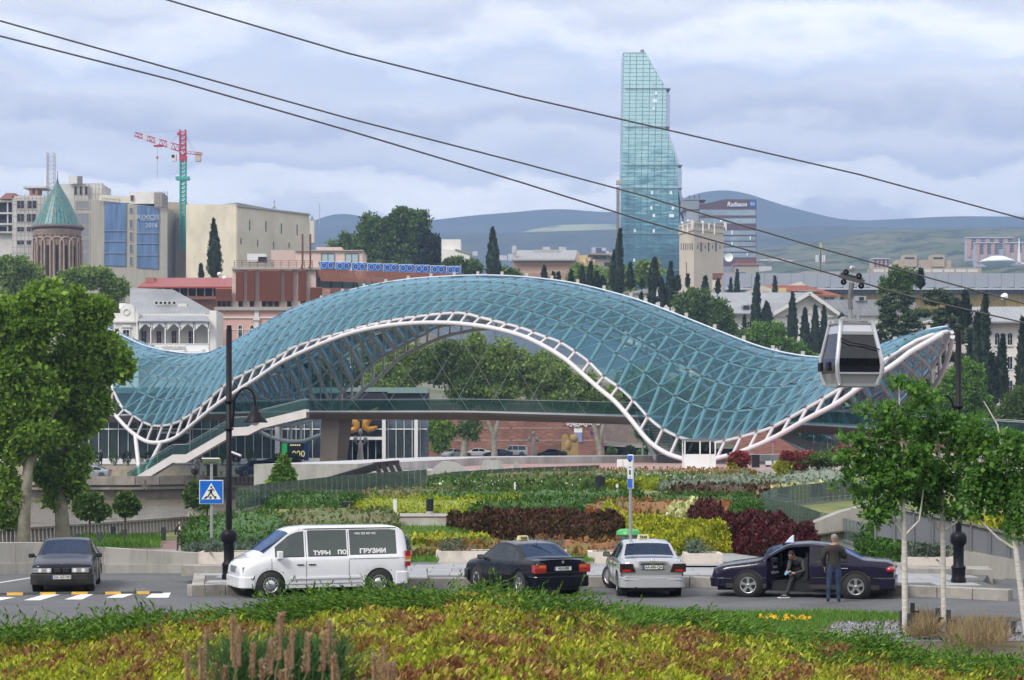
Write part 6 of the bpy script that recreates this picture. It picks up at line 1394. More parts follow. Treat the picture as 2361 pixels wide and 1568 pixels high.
def van_text(nm,s_,x,z,sz,sx=1.0,bold=.004):
 y=SD*(c2.side(x,z)+.012);z2=c2.side(x,z+.1);lean=(c2.side(x,z+.12)-c2.side(x,z-.02))/.14
 text(nm,s_,frame((x,y,z),(-SD,0,0),(0,SD*lean,1)),sz,lett,r2,ext=.002,bold=bold,sx=sx)
van_text('lettering','ТУРЫ',.12,1.155,.155,1.12,.006);van_text('lettering','ПО',-.44,1.165,.155,1.1,.006);van_text('lettering','ГРУЗИИ',-1.30,1.185,.165,1.15,.006);van_text('phone_lettering','+995 555 907 992',-1.10,1.655,.075,1.1,.001)
c2.seats((.75,-.1,-.95),z=.98,m=mat('seat_grey',(.12,.12,.13),.9));MB().tube([(1.25,-.4,1.845-.05),(1.05,-.1,1.83)],.006,4).build('aerial',trimb,r2)
MB().tube([(1.78,-.6,1.16),(1.62,.1,1.27)],.014,5).build('wiper',trimb,r2)
for sd in (1,-1): c2.strip(-2.0,.75,1.80,sd,trimb,h=.02,nm='roof_gutter')
# ---- 3 black taxi, three-quarter rear
kp_=paint('black_paint',(.005,.006,.012),.16)
r3=carroot('taxi_car',(.35,57.4,0),(-.46,.89),'black saloon taxi seen from behind, left of the silver taxi','taxis waiting along the kerb')
c3=Car(4.35,1.70,[(-2.175,.72),(-2.16,.93),(-2.0,.985),(-1.55,.995),(-1.42,1.0),(-.72,1.34),(-.1,1.395),(.4,1.35),(1.12,.96),(1.25,.93),(1.9,.80),(2.1,.72),(2.175,.62)],
[(-2.175,.68),(-2.15,.88),(-1.6,.92),(0,.90),(1.1,.88),(1.9,.76),(2.175,.58)],base=.22,wheels=(-1.25,1.35),wr=.305,tumble=.38)
c3.build(r3,kp_,glc,[(-1.12,-.86),(-.80,-.12),(-.04,.82)],(.42,1.1),(-1.40,-.74),sideglass=gld,rwglass=glb)
for x,y,sd in ((1.35,.73,1),(1.35,-.73,-1),(-1.25,.74,1),(-1.25,-.74,-1)): c3.wheel(r3,x,y,sd,'five',w=.19)
c3.bumper(-1,.26,.56,kp_,out=.05);c3.bumper(1,.24,.55,kp_)
for sd in (1,-1):
 g=empty('taillight',(-2.165,sd*.62,.76),parent=r3);MB().box((0,sd*.05,-.06),(.05,.34,.11)).build('lens',redl,g);MB().box((0,sd*.05,.055),(.052,.34,.11)).build('lens',mat('lens_rose',(.42,.05,.03),.2,coat=1),g)
 MB().box((-.022,sd*.0,.06),(.012,.18,.05)).build('reverse_lens',amb,g);MB().box((.08,sd*.19,-.0),(.18,.05,.20)).build('side_lens',redl,g)
 c3.mirror(.88,sd,trimb);c3.seam(-.08,.3,.9,sd);c3.seam(.86,.3,.9,sd);c3.seam(-.9,.45,.9,sd);c3.handle(-.62,.80,sd);c3.handle(.12,.80,sd);c3.strip(-.85,.95,.55,sd,trimb,h=.04)
bevel(MB().box((-2.12,0,1.035),(.16,1.30,.03)).build('boot_spoiler',kp_,r3),.01,2);MB().cyl((-2.178,0,.93),(-2.19,0,.93),.04,14).build('badge',chrome,r3);c3.plate(-1,.76,'HLH-985',dx=.012)
MB().box((-2.18,0,.66),(.02,1.3,.02)).build('boot_gap',seamm,r3)
c3.taxi_sign(.12,mat('taxi_cream',(.62,.55,.28),.5));c3.seats((.1,-.8));MB().lathe([(.165,-.012),(.19,0),(.165,.012),(.15,0),(.165,-.012)],(.48,.36,.95),20,axis='X').build('steering_wheel',white,r3)
MB().tube([(-.70,0,1.38),(-.78,0,1.47)],.006,4).build('aerial',trimb,r3)
# ---- 4 silver taxi, rear view
sp_=paint('silver_paint',(.40,.41,.44),.28,metal=.55)
r4=carroot('taxi_car',(3.62,57.45,0),(-.045,1),'silver saloon taxi seen squarely from behind with its front wheels turned','taxis waiting along the kerb')
c4=Car(4.74,1.74,[(-2.37,.74),(-2.35,.94),(-2.2,1.01),(-1.6,1.03),(-1.48,1.04),(-.98,1.37),(-.2,1.43),(.32,1.38),(.98,1.00),(1.1,.97),(2.0,.88),(2.3,.82),(2.37,.72)],
[(-2.37,.70),(-2.34,.90),(-1.7,.96),(0,.94),(1.0,.92),(2.0,.84),(2.37,.70)],base=.24,wheels=(-1.36,1.44),wr=.315,tumble=.40)
c4.build(r4,sp_,glc,[(-1.1,-.40),(-.32,.72)],(.34,.98),(-1.46,-1.0),rwglass=glb,lowm=mat('lower_cladding',(.30,.31,.33),.45))
for x,y,sd,st_ in ((1.44,.76,1,.55),(1.44,-.76,-1,.55),(-1.36,.76,1,0),(-1.36,-.76,-1,0)): c4.wheel(r4,x,y,sd,'plain',st_,w=.20)
c4.bumper(-1,.27,.56,mat('silver_bumper',(.36,.37,.40),.4),out=.06);c4.bumper(1,.25,.55,sp_)
for z in (.585,.50): MB().box((-2.425,0,z),(.03,1.52,.018)).build('bumper_strip',mat('pale_strip',(.6,.62,.64),.3),r4)
for sd in (1,-1):
 g=empty('taillight',(-2.365,sd*.66,.80),parent=r4);MB().extr([(.21*sd,-.11),(-.20*sd,-.11),(-.12*sd,.11),(.21*sd,.11)][::sd],(.02 if sd > 0 else -.02,0,0),(0,1,0),(0,0,1),-.05 if sd > 0 else .05).build('lens',redd,g)
 for q in range(5): MB().box((-.038,0+sd*.02,-.09+q*.045),(.008,.36,.012)).build('lens_rib',seamm,g)
 MB().box((-.04,sd*.04,-.07),(.012,.22,.045)).build('bright_lens',mat('tail_bright_red',(.55,.01,.01),.2),g);MB().box((.06,sd*.20,0),(.16,.04,.20)).build('side_lens',redd,g)  # inner lens is brighter red by colour alone, no emission
 c4.mirror(.80,sd,trimb if sd > 0 else sp_,sz=(.09,.19,.13));c4.seam(-.36,.3,.94,sd);c4.seam(.76,.3,.94,sd);c4.handle(-.2,.80,sd);c4.handle(-1.0,.80,sd)
MB().box((-2.375,0,.925),(.02,.62,.025)).build('boot_handle',chrome,r4);g=empty('star_badge',(-2.385,0,1.0-.03),parent=r4)
MB().lathe([(.062,0),(.066,.004),(.07,0)],n=20,axis='X').build('ring',chrome,g);mb=MB();
for a in (PI/2,PI/2+2*PI/3,PI/2+4*PI/3): mb.bar((0,0,0),(0,.062*math.cos(a),.062*math.sin(a)),.012,.006)
mb.build('star',chrome,g);c4.plate(-1,.82,'AA-696-QA',dx=.018);MB().box((-2.37,0,.89),(.012,.70,.006)).box((-2.37,0,.755),(.012,.7,.006)).build('plate_recess',seamm,r4)
c4.taxi_sign(.05,MATS['taxi_cream']);c4.seats((.15,-.85));MB().tube([(-2.4,.45,.28),(-2.46,.45,.27)],.03,8).build('exhaust',trimb,r4)
# green rounded taxi light of the vehicle standing beyond
# ---- 5 dark saloon taxi with open door
dp=paint('aubergine_paint',(.014,.012,.030),.16);dpl=mat('dusty_sill',(.045,.04,.038),.7,dirt=.4,dscale=4)
MA,MBk=G(1727,1375,0),G(1981,1384,0);r5p=(MA+MBk)/2+Vector((.14,.86,0))
r5=carroot('taxi_car',(r5p.x,r5p.y,0),(-.975,.22),'dark aubergine saloon taxi with its driver door wide open beneath the burgundy hedge','taxis waiting along the kerb')
c5=Car(4.80,1.80,[(-2.40,.74),(-2.385,.90),(-2.25,.985),(-1.72,1.01),(-1.6,1.03),(-.80,1.38),(-.15,1.44),(.38,1.40),(1.10,1.00),(1.25,.965),(2.0,.86),(2.25,.78),(2.35,.70),(2.40,.58)],
[(-2.40,.70),(-2.38,.86),(-1.8,.95),(0,.93),(1.1,.92),(2.0,.80),(2.25,.71),(2.40,.54)],base=.25,wheels=(-1.42,1.41),wr=.325,tumble=.37,round_=.34,ra=.385)
DX0,DX1=-.20,.92
c5.build(r5,dp,glc,[(-1.22,-.30)],(.40,1.08),(-1.58,-.82),door=(DX0,DX1,1),rwglass=glb,lowm=dpl)
for x,y,sd in ((1.41,.785,1),(1.41,-.785,-1),(-1.42,.785,1),(-1.42,-.785,-1)): c5.wheel(r5,x,y,sd,'five',w=.21,rr=.66)
c5.bumper(1,.27,.52,dp,out=.04,r=.22);c5.bumper(-1,.27,.56,dp,out=.05)
for sd in (1,-1):
 g=empty('headlight',(2.30,sd*.62,.62),parent=r5)
 for y,r_ in ((.0,.10),(-.24*sd,.08)): MB().ball((-.02+.0,y,0),(.07,r_,r_*.95)).build('lens',lens,g)
 MB().box((2.14,sd*.80,.60),(.22,.06,.16)).build('indicator',lens,r5)
 g=empty('taillight',(-2.30,sd*.74,.78),parent=r5);MB().ball((0,0,0),(.14,.17,.095)).build('lens',redl,g)
 c5.seam(-.26,.34,.93,sd);c5.strip(-1.02,-.28,.55,sd,chrome,h=.014);c5.strip(-2.35,-1.85,.56,sd,chrome,h=.016);c5.strip(1.85,2.36,.50,sd,chrome,h=.016);c5.strip(.95,1.0,.53,sd,chrome,h=.014)
 c5.strip(-1.20,-.32,.965,sd,chrome,h=.014,nm='window_trim');c5.handle(-1.12,.80,sd,chrome,.2)
 MB().tube([(x,sd*(c5.side(x,z)+.002),z) for x,z in ((-.98,.40),(-1.02,.60),(-1.20,.80),(-1.30,.93))],.007,4,caps=False).build('panel_gap',seamm,r5)
c5.mirror(.80,-1,dp)
MB().box((2.385,0,.66),(.05,.5,.14)).build('grille',chrome,r5);c5.plate(1,.42,'TT-505-AA',dx=.09)
# opened driver door: hinge at its front edge
hx,hy=DX1,c5.side(DX1,.7);dr=empty('driver_door',(hx,hy,0),math.radians(62),parent=r5)
Dm=c5.door_mb;Dm.v=[(x-hx,y-hy,z) for x,y,z in Dm.v];dd_=c5.weld(Dm.build('door_skin',[dp,glb],dr));sdm=dd_.modifiers.new('t','SOLIDIFY');sdm.thickness=.05;sdm.offset=-1
MB().box((-.56,-.10,.58),(1.02,.06,.50)).build('door_lining',inter,dr);MB().box((-1.11,-.045,.62),(.02,.10,.62)).build('door_edge',inter,dr)
MB().box((-.56,.012,.545),(1.05,.014,.014)).build('side_moulding',chrome,dr)
g=empty('wing_mirror',(-.18,.14,1.0),parent=dr);bevel(MB().box((0,0,0),(.10,.19,.13)).build('housing',dp,g),.025,3);MB().box((-.055,0,0),(.006,.16,.10)).build('mirror_glass',mat('blue_mirror',(.10,.30,.42),.1,metal=.6),g)
for q,(tx,zz) in enumerate((('TAXI',.80),('სერვისი',.66))): text('door_lettering',tx,frame((-.36,.035,zz),(-1,0,0),(0,0,1)),.085,mat('door_print',(.5,.5,.52),.6),dr,ext=.002)
MB().box((0.0,.40,.30),(1.9,.10,.10)).build('sill_step',mat('sill_plate',(.12,.12,.13),.4),r5)
MB().box((.3,0,.42),(1.7,1.3,.04)).build('cabin_floor',inter,r5);c5.seats((.12,-.85),z=.74);MB().box((.95,0,.86),(.35,1.3,.20)).build('dashboard',inter,r5)
MB().lathe([(.17,-.012),(.19,0),(.17,.012),(.15,0),(.17,-.012)],(.58,.36,.98),20,axis='X').build('steering_wheel',inter,r5)
zt_=c5.sm(c5.zt,.38)+.035;g=empty('roof_sign',(.36,.30,zt_),parent=r5);o=MB().extr([(.13,0),(-.10,0),(-.10,.19),(-.06,.20),(0,.15)],(0,-.10,0),(1,0,0),(0,0,1),.2).build('sign_box',mat('sign_pearl',(.72,.76,.80),.3,coat=1),g);bevel(o,.012,2);MB().box((0,0,-.0),(.26,.22,.03)).build('sign_base',mat('base_blue',(.03,.07,.3),.4),g)
# green taxi roof light on top of a vehicle-like recycling lid just beyond the silver taxi
gb=empty('green_bin',tuple(G(1449,1290,.29)),label='waste bin with bright green domed lid behind the silver taxi',cat='bin');MB().lathe([(.34,0),(.36,.78),(.36,.80)],n=16).build('bin_body',mat('bin_grey',(.12,.14,.13),.6),gb);MB().lathe([(.40,.80),(.38,.92),(.28,.98),(0,.99)],n=18).build('lid',mat('bin_green',(.05,.34,.08),.4),gb)
# ---- far street vehicles
def far_car(u,v,Y,kind,m,hd,label,z=None):
 p=P(u,v,Y);r_=carroot('parked_car',(p.x,p.y,p.z if z is None else z),hd,label,'vehicles along the far street')
 if kind == 'suv': c=Car(4.7,1.85,[(-2.35,.9),(-2.30,1.55),(-2.0,1.80),(0,1.86),(.5,1.80),(1.1,1.2),(1.3,1.14),(2.1,1.0),(2.35,.8)],[(-2.35,.85),(-2.3,1.1),(0,1.1),(1.1,1.08),(2.1,.95),(2.35,.75)],base=.36,wheels=(-1.4,1.4),wr=.38,tumble=.22,ra=.44);sw_,ws_,rw_=[(-2.0,-.9),(-.82,.05),(.12,.85)],(.52,1.08),(-2.3,-2.02)
 else: c=Car(4.4,1.75,[(-2.2,.75),(-2.15,1.0),(-1.7,1.05),(-.8,1.38),(0,1.46),(.5,1.38),(1.25,.98),(2.0,.82),(2.2,.6)],[(-2.2,.7),(-2.1,.9),(0,.92),(1.2,.88),(2.0,.74),(2.2,.55)],base=.25,wheels=(-1.3,1.35),wr=.32,tumble=.38);sw_,ws_,rw_=[(-1.2,-.3),(-.22,.85)],(.5,1.22),(-1.65,-.82)
 c.build(r_,m,gld,sw_,ws_,rw_)
 for x in c.wx:
  for sd in (1,-1): c.wheel(r_,x,sd*(c.W/2-.12),sd,'plain')
 for sd in (1,-1): MB().box((c.L/2-.06,sd*.62,.7 if kind != 'suv' else .9),(.14,.3,.14)).build('headlight',lens,r_);MB().box((-c.L/2+.04,sd*.68,.85),(.12,.2,.2)).build('taillight',redl,r_)
 return r_
sil=paint('far_silver',(.50,.51,.53),.3);wh_=paint('far_white',(.6,.61,.63),.3);nv=paint('far_navy',(.015,.022,.06),.3);bk_=paint('far_black',(.01,.012,.015),.3);gy=paint('far_grey',(.22,.25,.29),.35);rd_=paint('far_red',(.3,.02,.03),.3)
far_car(1100,1054,333,'sedan',sil,(-1,-.05),'silver saloon parked under the bare-trunked plane trees beyond the deck')
far_car(1181,1054,325,'suv',sil,(-1,-.12),'silver off-roader parked along the far street, right of the silver saloon')
far_car(1270,1056,330,'sedan',bk_,(-1,0),'black car partly hidden behind the plaza edge beside the carved stone slab')
far_car(1150,1056.5,322,'sedan',nv,(-1,0),'dark car squeezed between the silver saloon and the off-roader')
far_car(1043,1055,338,'sedan',gy,(-.5,-.85),'grey car half hidden behind a tree trunk at the start of the brick wall')
far_car(588,1096,252.5,'suv',nv,(-.92,-.38),'dark blue off-roader driving on the far embankment street by the grey wall',z=-.75)
far_car(648,1076,259.5,'suv',bk_,(-.9,-.3),'black van-like vehicle with rounded roof behind the bushy young tree',z=.1)
far_car(212,1101,247,'sedan',gy,(-1,0),'grey-blue hatchback on the far street right of the big plane trunks',z=-.9)
far_car(130,1101,248,'sedan',nv,(-1,0),'dark blue car on the far street between the two big plane trunks',z=-.9)
far_car(-8,1101,248,'sedan',rd_,(-1,0),'red car cut off by the left picture edge across the river',z=-.9)
# ================================================================ street furniture, gondola, people
iron=mat('lamp_iron',(.006,.006,.010),.45,spec=.2)
def lamp_post(u,v,top_v,label,arm=1,Yz=.29):
 b0=G(u,v,Yz);s=F/b0.y;H=(v-top_v)/s;t_=empty('street_lamp',tuple(b0),label=label,cat='street lamp',group='black bell lamp posts on the pavement')
 MB().lathe([(.20,0),(.205,.10),(.185,.14),(.185,.36),(.20,.38),(.20,.43),(.17,.46),(.145,.50),(.145,.98),(.16,1.02),(.21,1.06),(.225,1.12),(.225,1.26),(.19,1.34),(.09,1.40)],n=16).build('base',iron,t_)
 MB().lathe([(.085,1.38),(.082,H-.1),(.07,H-.1),(.07,H),(.0,H)],n=14).build('pole',iron,t_)
 z0=H-(2.55 if arm > 0 else 2.5);zc=[z0-.35,z0+.42]
 for z in zc: MB().lathe([(.085,z-.03),(.125,z-.03),(.125,z+.03),(.085,z+.03)],n=12).build('clamp',iron,t_)
 pts=[(.10,z0-.3)]+[(.13,z0),(.15,z0+.45),(.22,z0+.62),(.38,z0+.78),(.52,z0+.80),(.64,z0+.72),(.72,z0+.55),(.74,z0+.30)]
 MB().tube([(x*arm,-.05,z) for x,z in pts],.035,8).build('arm',iron,t_)
 x=.74*arm;z=z0+.28;MB().lathe([(.05,z+.02),(.10,z),(.11,z-.14),(.16,z-.16),(.20,z-.25),(.34,z-.42),(.35,z-.45),(.31,z-.45),(.05,z-.2)],(x,-.05,0),20).build('bell_shade',iron,t_)
 MB().ball((x,-.05,z-.42),.12).build('bulb_cover',mat('frosted',(.6,.6,.56),.4),t_)
 MB().cyl((.08*arm,-.02,z0-1.0),(.35*arm,-.10,z0-1.1),.04,8).build('spot_camera',galv,t_);return t_
lamp_post(528,1335,750,'black lamp post with arm and bell shade beside the white van',1)
lamp_post(2210,1343,762,'black lamp post behind the birches at right, its arm half hidden in leaves',-1)
# --- crossing sign with solar panel
cs=empty('crossing_sign',tuple(G(488,1268,.3)),label='blue pedestrian crossing sign under a small solar panel on a grey pole',cat='road sign')
ys_=cs.location.y;S_=F/ys_;zz=lambda v: CZ-(v-HZ)/S_-.3
MB().cyl((0,0,0),(0,0,zz(1068)),.055,12).build('pole',galv,cs)
bs=mat('sign_blue_paint',(.008,.13,.60),.35);
o=MB().box((0,-.09,zz(1134.5)),(.84,.02,.84)).build('sign_edge',mat('sign_rim',(.62,.68,.74),.4),cs);bevel(o,.03,2)
MB().box((0,-.105,zz(1134.5)),(.78,.012,.78)).build('sign_face',bs,cs)
zc=zz(1134.5);MB().extr([(-.34,-.25),(.34,-.25),(0,.32)],(0,-.113,zc),(1,0,0),(0,0,1),-.004).build('white_triangle',mat('sign_white_face',(.75,.77,.75),.4),cs)
blk=mat('sign_black',(.015,.015,.02),.5);yb=-.122
for q in ((-.20,-.225,-.12),(-.03,-.225,.0),(.14,-.225,.12)):
 x=q[0];MB().extr([(x-.035-.02*(q[2] < 0)*2,-.225),(x+.055-.02,-.225),(x+.04+(.0 if q[2] >= 0 else .035),-.14),(x-.01+(.0 if q[2] >= 0 else .035),-.14)],(0,yb,zc),(1,0,0),(0,0,1),-.004).build('zebra_stripe',blk,cs)
fg=MB();fg.tube([(0.0,yb,zc+.10),(-.01,yb,zc+.0)],[.045,.04],8)
fg.tube([(-.02,yb,zc+.01),(-.07,yb,zc-.08),(-.12,yb,zc-.18)],[.03,.024,.02],6).tube([(.0,yb,zc+.01),(.04,yb,zc-.08),(.12,yb,zc-.17)],[.03,.024,.02],6).tube([(.02,yb,zc+.12),(.08,yb,zc+.10),(.10,yb,zc+.03)],.018,6).tube([(-.02,yb,zc+.10),(-.07,yb,zc+.05),(-.12,yb,zc+.06)],.018,6).ball((.005,yb,zc+.18),.035)
for i,v in enumerate(fg.v): fg.v[i]=(v[0],yb+(v[1]-yb)*.12,v[2])
fg.build('walking_figure',blk,cs)
M=Matrix.Rotation(math.radians(-28),3,'X')
MB().box((0,-.05,zz(1062)),(.62,.36,.03),M=M).build('solar_frame',mat('solar_frame',(.75,.75,.75),.4),cs)
for i in range(8):
 for j in range(4): c=M @ Vector((-.245+i*.07,-.12+j*.08,.02));MB().box((c.x,c.y-.05,c.z+zz(1062)),(.062,.072,.01),M=M).build('solar_cell',mat('solar_cell',(.01,.012,.03),.2),cs)
MB().box((0,.12,zz(1085)),(.36,.14,.42)).build('battery_box',blackm,cs)
# --- taxi rank sign
ts=empty('rank_sign',tuple(G(1454,1340,.29)),label='tall narrow blue and white parking sign on a grey pole between the two taxis',cat='sign')
S_=F/ts.location.y;zz2=lambda v: (1340-v)/S_
MB().cyl((0,.06,0),(0,.06,zz2(1060)),.045,12).build('pole',galv,ts);hS=(zz2(1048)-zz2(1127));zS=(zz2(1048)+zz2(1127))/2
M=Matrix.Rotation(math.radians(-38),3,'Z');o=MB().box((0,0,zS),(.20,.05,hS),M=M).build('sign_frame',mat('sign_frame_grey',(.66,.67,.68),.4),ts);bevel(o,.02,2)
sb_=mat('rank_blue',(.02,.12,.50),.4)
for z,h,m,n_ in ((zS+hS*.40,hS*.14,sb_,'blue_field'),(zS-hS*.34,hS*.26,sb_,'blue_field'),(zS+.04,hS*.50,mat('rank_white',(.62,.64,.66),.5),'white_field')): MB().box(M @ Vector((0,-.028,0))+Vector((0,0,z)),(.165,.006,h),M=M).build(n_,m,ts)
for z,h,w in ((zS-.02,.13,.05),(zS-.16,.03,.02),(zS+.12,.03,.05),(zS+.30,.05,.08)): MB().box(M @ Vector((0,-.034,0))+Vector((0,0,z)),(w,.004,h),M=M).build('pictogram',blk,ts)
# --- speed hump segments
hmp=[G(u,v,.0) for u,v in [(-60,1374),(15,1371.5),(92,1370.5),(166,1369.5),(242,1369.5),(315,1368.5),(375,1367.8)]]
sh=empty('speed_hump',tuple(hmp[0]),label='rubber speed hump with alternating yellow and black segments before the crossing',cat='speed hump');yelp=mat('hump_yellow',(.55,.30,.02),.6,dirt=.3,dscale=5);blr=mat('hump_black',(.03,.03,.032),.8)
for a,b_ in zip(hmp[:-1],hmp[1:]):
 for k in range(2):
  p,q=a.lerp(b_,k*.5+.004),a.lerp(b_,k*.5+.496);o=MB();d=(q-p).normalized();n_=Vector((-d.y,d.x,0));l=sh.location
  vs=[p-n_*.17,q-n_*.17,q-n_*.06+Vector((0,0,.055)),p-n_*.06+Vector((0,0,.055)),p+n_*.17,q+n_*.17,q+n_*.06+Vector((0,0,.055)),p+n_*.06+Vector((0,0,.055))]
  o.add([v-Vector(l) for v in vs],[(0,1,2,3),(3,2,6,7),(7,6,5,4),(0,3,7,4),(1,5,6,2)]).build('hump_segment',yelp if k == 0 else blr,sh)
# --- planters of pale rough stone
trav=mat('travertine',(.60,.55,.48),.8,col2=(.68,.60,.55),vscale=2.5,bump=.3,bscale=25,dirt=.25,dscale=2.0)
PLANT=[]
def planter(u0,u1,vb,label,yd=1.1,h=.36):
 a,b_=G(u0,vb,KZ),G(u1,vb,KZ);t_=empty('planter',((a.x+b_.x)/2,a.y,KZ),label=label,cat='planter',group='pale stone planters at the back of the pavement')
 w=b_.x-a.x;o=MB().box((0,0,h/2),(w,.14,h)).box((0,yd-.1,h/2),(w,.14,h)).box((-w/2+.07,yd/2-.05,h/2),(.14,yd-.2-.02,h)).box((w/2-.07,yd/2-.05,h/2),(.14,yd-.2-.02,h)).build('stone_trough',trav,t_)
 MB().box((0,yd/2-.05,h-.08),(w-.28,yd-.2,.1)).build('soil',soil,t_);PLANT.append((a.x,b_.x,a.y,yd,h+KZ));return t_
planter(458,640,1300,'stone planter behind the left lamp post and the van bonnet');planter(905,946,1298,'short end of stone planter just right of the van')
planter(1005,1307,1297,'long stone planter behind the black taxi');planter(1357,1512,1299,'stone planter left of the silver taxi');planter(1580,1666,1303,'stone planter right of the silver taxi',1.1);planter(2093,2202,1312,'stone planter behind the birch trunks at right')
# --- bins, bollard lights, utility box, low wall
def cyl_light(u,v,Y_h,r,label,z,h0=.25,h1=.75):
 t_=empty('bollard_light',tuple(G(u,v,z)),label=label,cat='bollard light');MB().cyl((0,0,0),(0,0,h0),r*.96,20).build('concrete_foot',concl,t_);MB().cyl((0,0,h0),(0,0,h1),r,20).build('black_head',blackm,t_);return t_
cyl_light(991,1190,0,.17,'thick black bollard light on a pale concrete foot standing on the low wall',.62,.22,.78)
cyl_light(802,1168,0,.30,'short dark drum light in the planting left of the van roof',.80,.0,.24)
wp_=mat('marker_white',(.72,.72,.72),.5)
def marker(u,v,z,h,w,label): t_=empty('marker_post',tuple(G(u,v,z)),label=label,cat='marker post',group='slim white marker posts in the planting');o=MB().box((0,0,h/2),(w,w,h)).build('post',wp_,t_);bevel(o,.01,2);MB().box((0,0,h+.01),(w*1.1,w*1.1,.02)).build('cap',galv,t_)
marker(911,1182,.70,.62,.16,'white marker post left of the bollard light');marker(1187,1142,.95,.72,.10,'slim white marker post before the dark hedge');marker(1423,1141,.95,.60,.14,'white marker post beside the litter bin');marker(1453,1141,.95,.40,.12,'white marker post behind the rank sign pole')
lb_=empty('litter_bin',tuple(G(1384,1134,1.0)),label='dark litter bin with a lid in the middle of the gardens',cat='bin');MB().lathe([(.30,0),(.31,.85),(.31,.88)],n=16).build('bin_body',blackm,lb_);MB().lathe([(.34,.98),(.36,1.02),(0,1.06)],n=16).build('lid',mat('lid_grey',(.14,.17,.16),.5),lb_);MB().box((0,.2,.9),(.05,.05,.2)).build('lid_bracket',blackm,lb_)
ub=empty('utility_box',tuple(G(619,1170,.50)),label='cream painted utility box among junipers near the glass fence',cat='box');cream=mat('box_cream',(.72,.70,.60),.5);o=MB().box((0,0,.28),(.50,.42,.56)).build('housing',cream,ub);bevel(o,.02,2);MB().box((.08,-.215,.28),(.02,.012,.5)).build('door_gap',seamm,ub)
kb=empty('black_bin',tuple(P(1742,1078,170)),label='black square litter bin standing on the pink plaza',cat='bin');o=MB().box((0,0,.5),(.62,.5,1.0)).build('bin_body',blackm,kb);MB().box((0,0,1.02),(.66,.54,.05)).build('lid',iron,kb)
wbx=empty('white_block',tuple(P(1436,1079,172)),label='small white painted block on the pink plaza left of the booth',cat='block');o=MB().box((0,0,.35),(.95,.6,.7)).build('block',wp_,wbx);bevel(o,.03,2);MB().box((0,-.31,.35),(.02,.01,.66)).build('joint',seamm,wbx)
for i,u in enumerate((1772,1791)): fl_=empty('floodlight',tuple(P(u,1077,171)),label='grey ground floodlight on the plaza edge, %s of two' % ('left' if i == 0 else 'right'),cat='floodlight');MB().box((0,0,.3),(.5,.2,.38),M=Matrix.Rotation(-.5,3,'X')).build('lamp_head',galv,fl_);MB().box((0,.1,.08),(.4,.2,.16)).build('foot',stone,fl_)
lwl=empty('low_garden_wall',tuple(G(920,1215,.35)),label='low pale concrete garden wall with red-edged coping above the lawn',cat='wall');a,b_=G(918,1217,.38),G(1032,1214,.38);o_=lwl.location
MB().box(((a.x+b_.x)/2-o_.x,a.y+.2-o_.y,.25),(b_.x-a.x,.4,.46)).build('wall_body',concl,lwl);MB().box(((a.x+b_.x)/2-o_.x,a.y+.22-o_.y,.495),(b_.x-a.x+.06,.5,.03)).build('coping',path_brick,lwl)
sheet('path_strip',[tuple(G(u,v,.7).xy) for u,v in [(915,1192),(1040,1192),(1060,1184),(915,1184)]],.71,pav)
sheet('path_strip',[tuple(G(u,v,.6).xy) for u,v in [(1600,1300),(1420,1161),(1440,1152),(1500,1152)]],.6,pav) if False else None
# --- guard booth on the plaza
gb_=empty('guard_booth',tuple(P(1614,1082,171)),label='small white guard booth with dark windows on the pink plaza',cat='booth');W_,H_,D_=73*171/F,70*171/F,2.2
wb_=mat('booth_white',(.78,.78,.80),.4)
MB().box((0,D_/2,.62),(W_,D_,1.24)).build('lower_panel',wb_,gb_);MB().box((0,D_/2,H_-.04),(W_+.25,D_+.3,.08)).build('roof',mat('booth_roof',(.16,.20,.22),.5),gb_);MB().box((0,D_/2,H_-.15),(W_+.02,D_,.14)).build('fascia',wb_,gb_)
for x in (-W_/2+.05,0,W_/2-.05,.82): MB().box((x,-.01,H_/2+.55),(.10,.08,H_-1.3)).box((x,D_,H_/2+.55),(.10,.08,H_-1.3)).build('corner_post',wb_,gb_)
for x0,x1 in ((-W_/2+.12,-.07),(.07,.76),(.88,W_/2-.12)): MB().box(((x0+x1)/2,.03,1.83),(x1-x0,.02,1.05)).build('window_glass',glassmat('booth_glass',(.45,.5,.5),ior=1.5),gb_);MB().box(((x0+x1)/2,D_-.1,1.83),(x1-x0,.02,1.05)).build('window_glass',MATS['booth_glass'],gb_)
MB().box((0,D_/2,1.36),(W_-.3,D_-.5,.22)).build('desk',inter,gb_);MB().box((.42,-.025,.62),(.9,.02,1.1)).build('door_leaf',wb_,gb_)
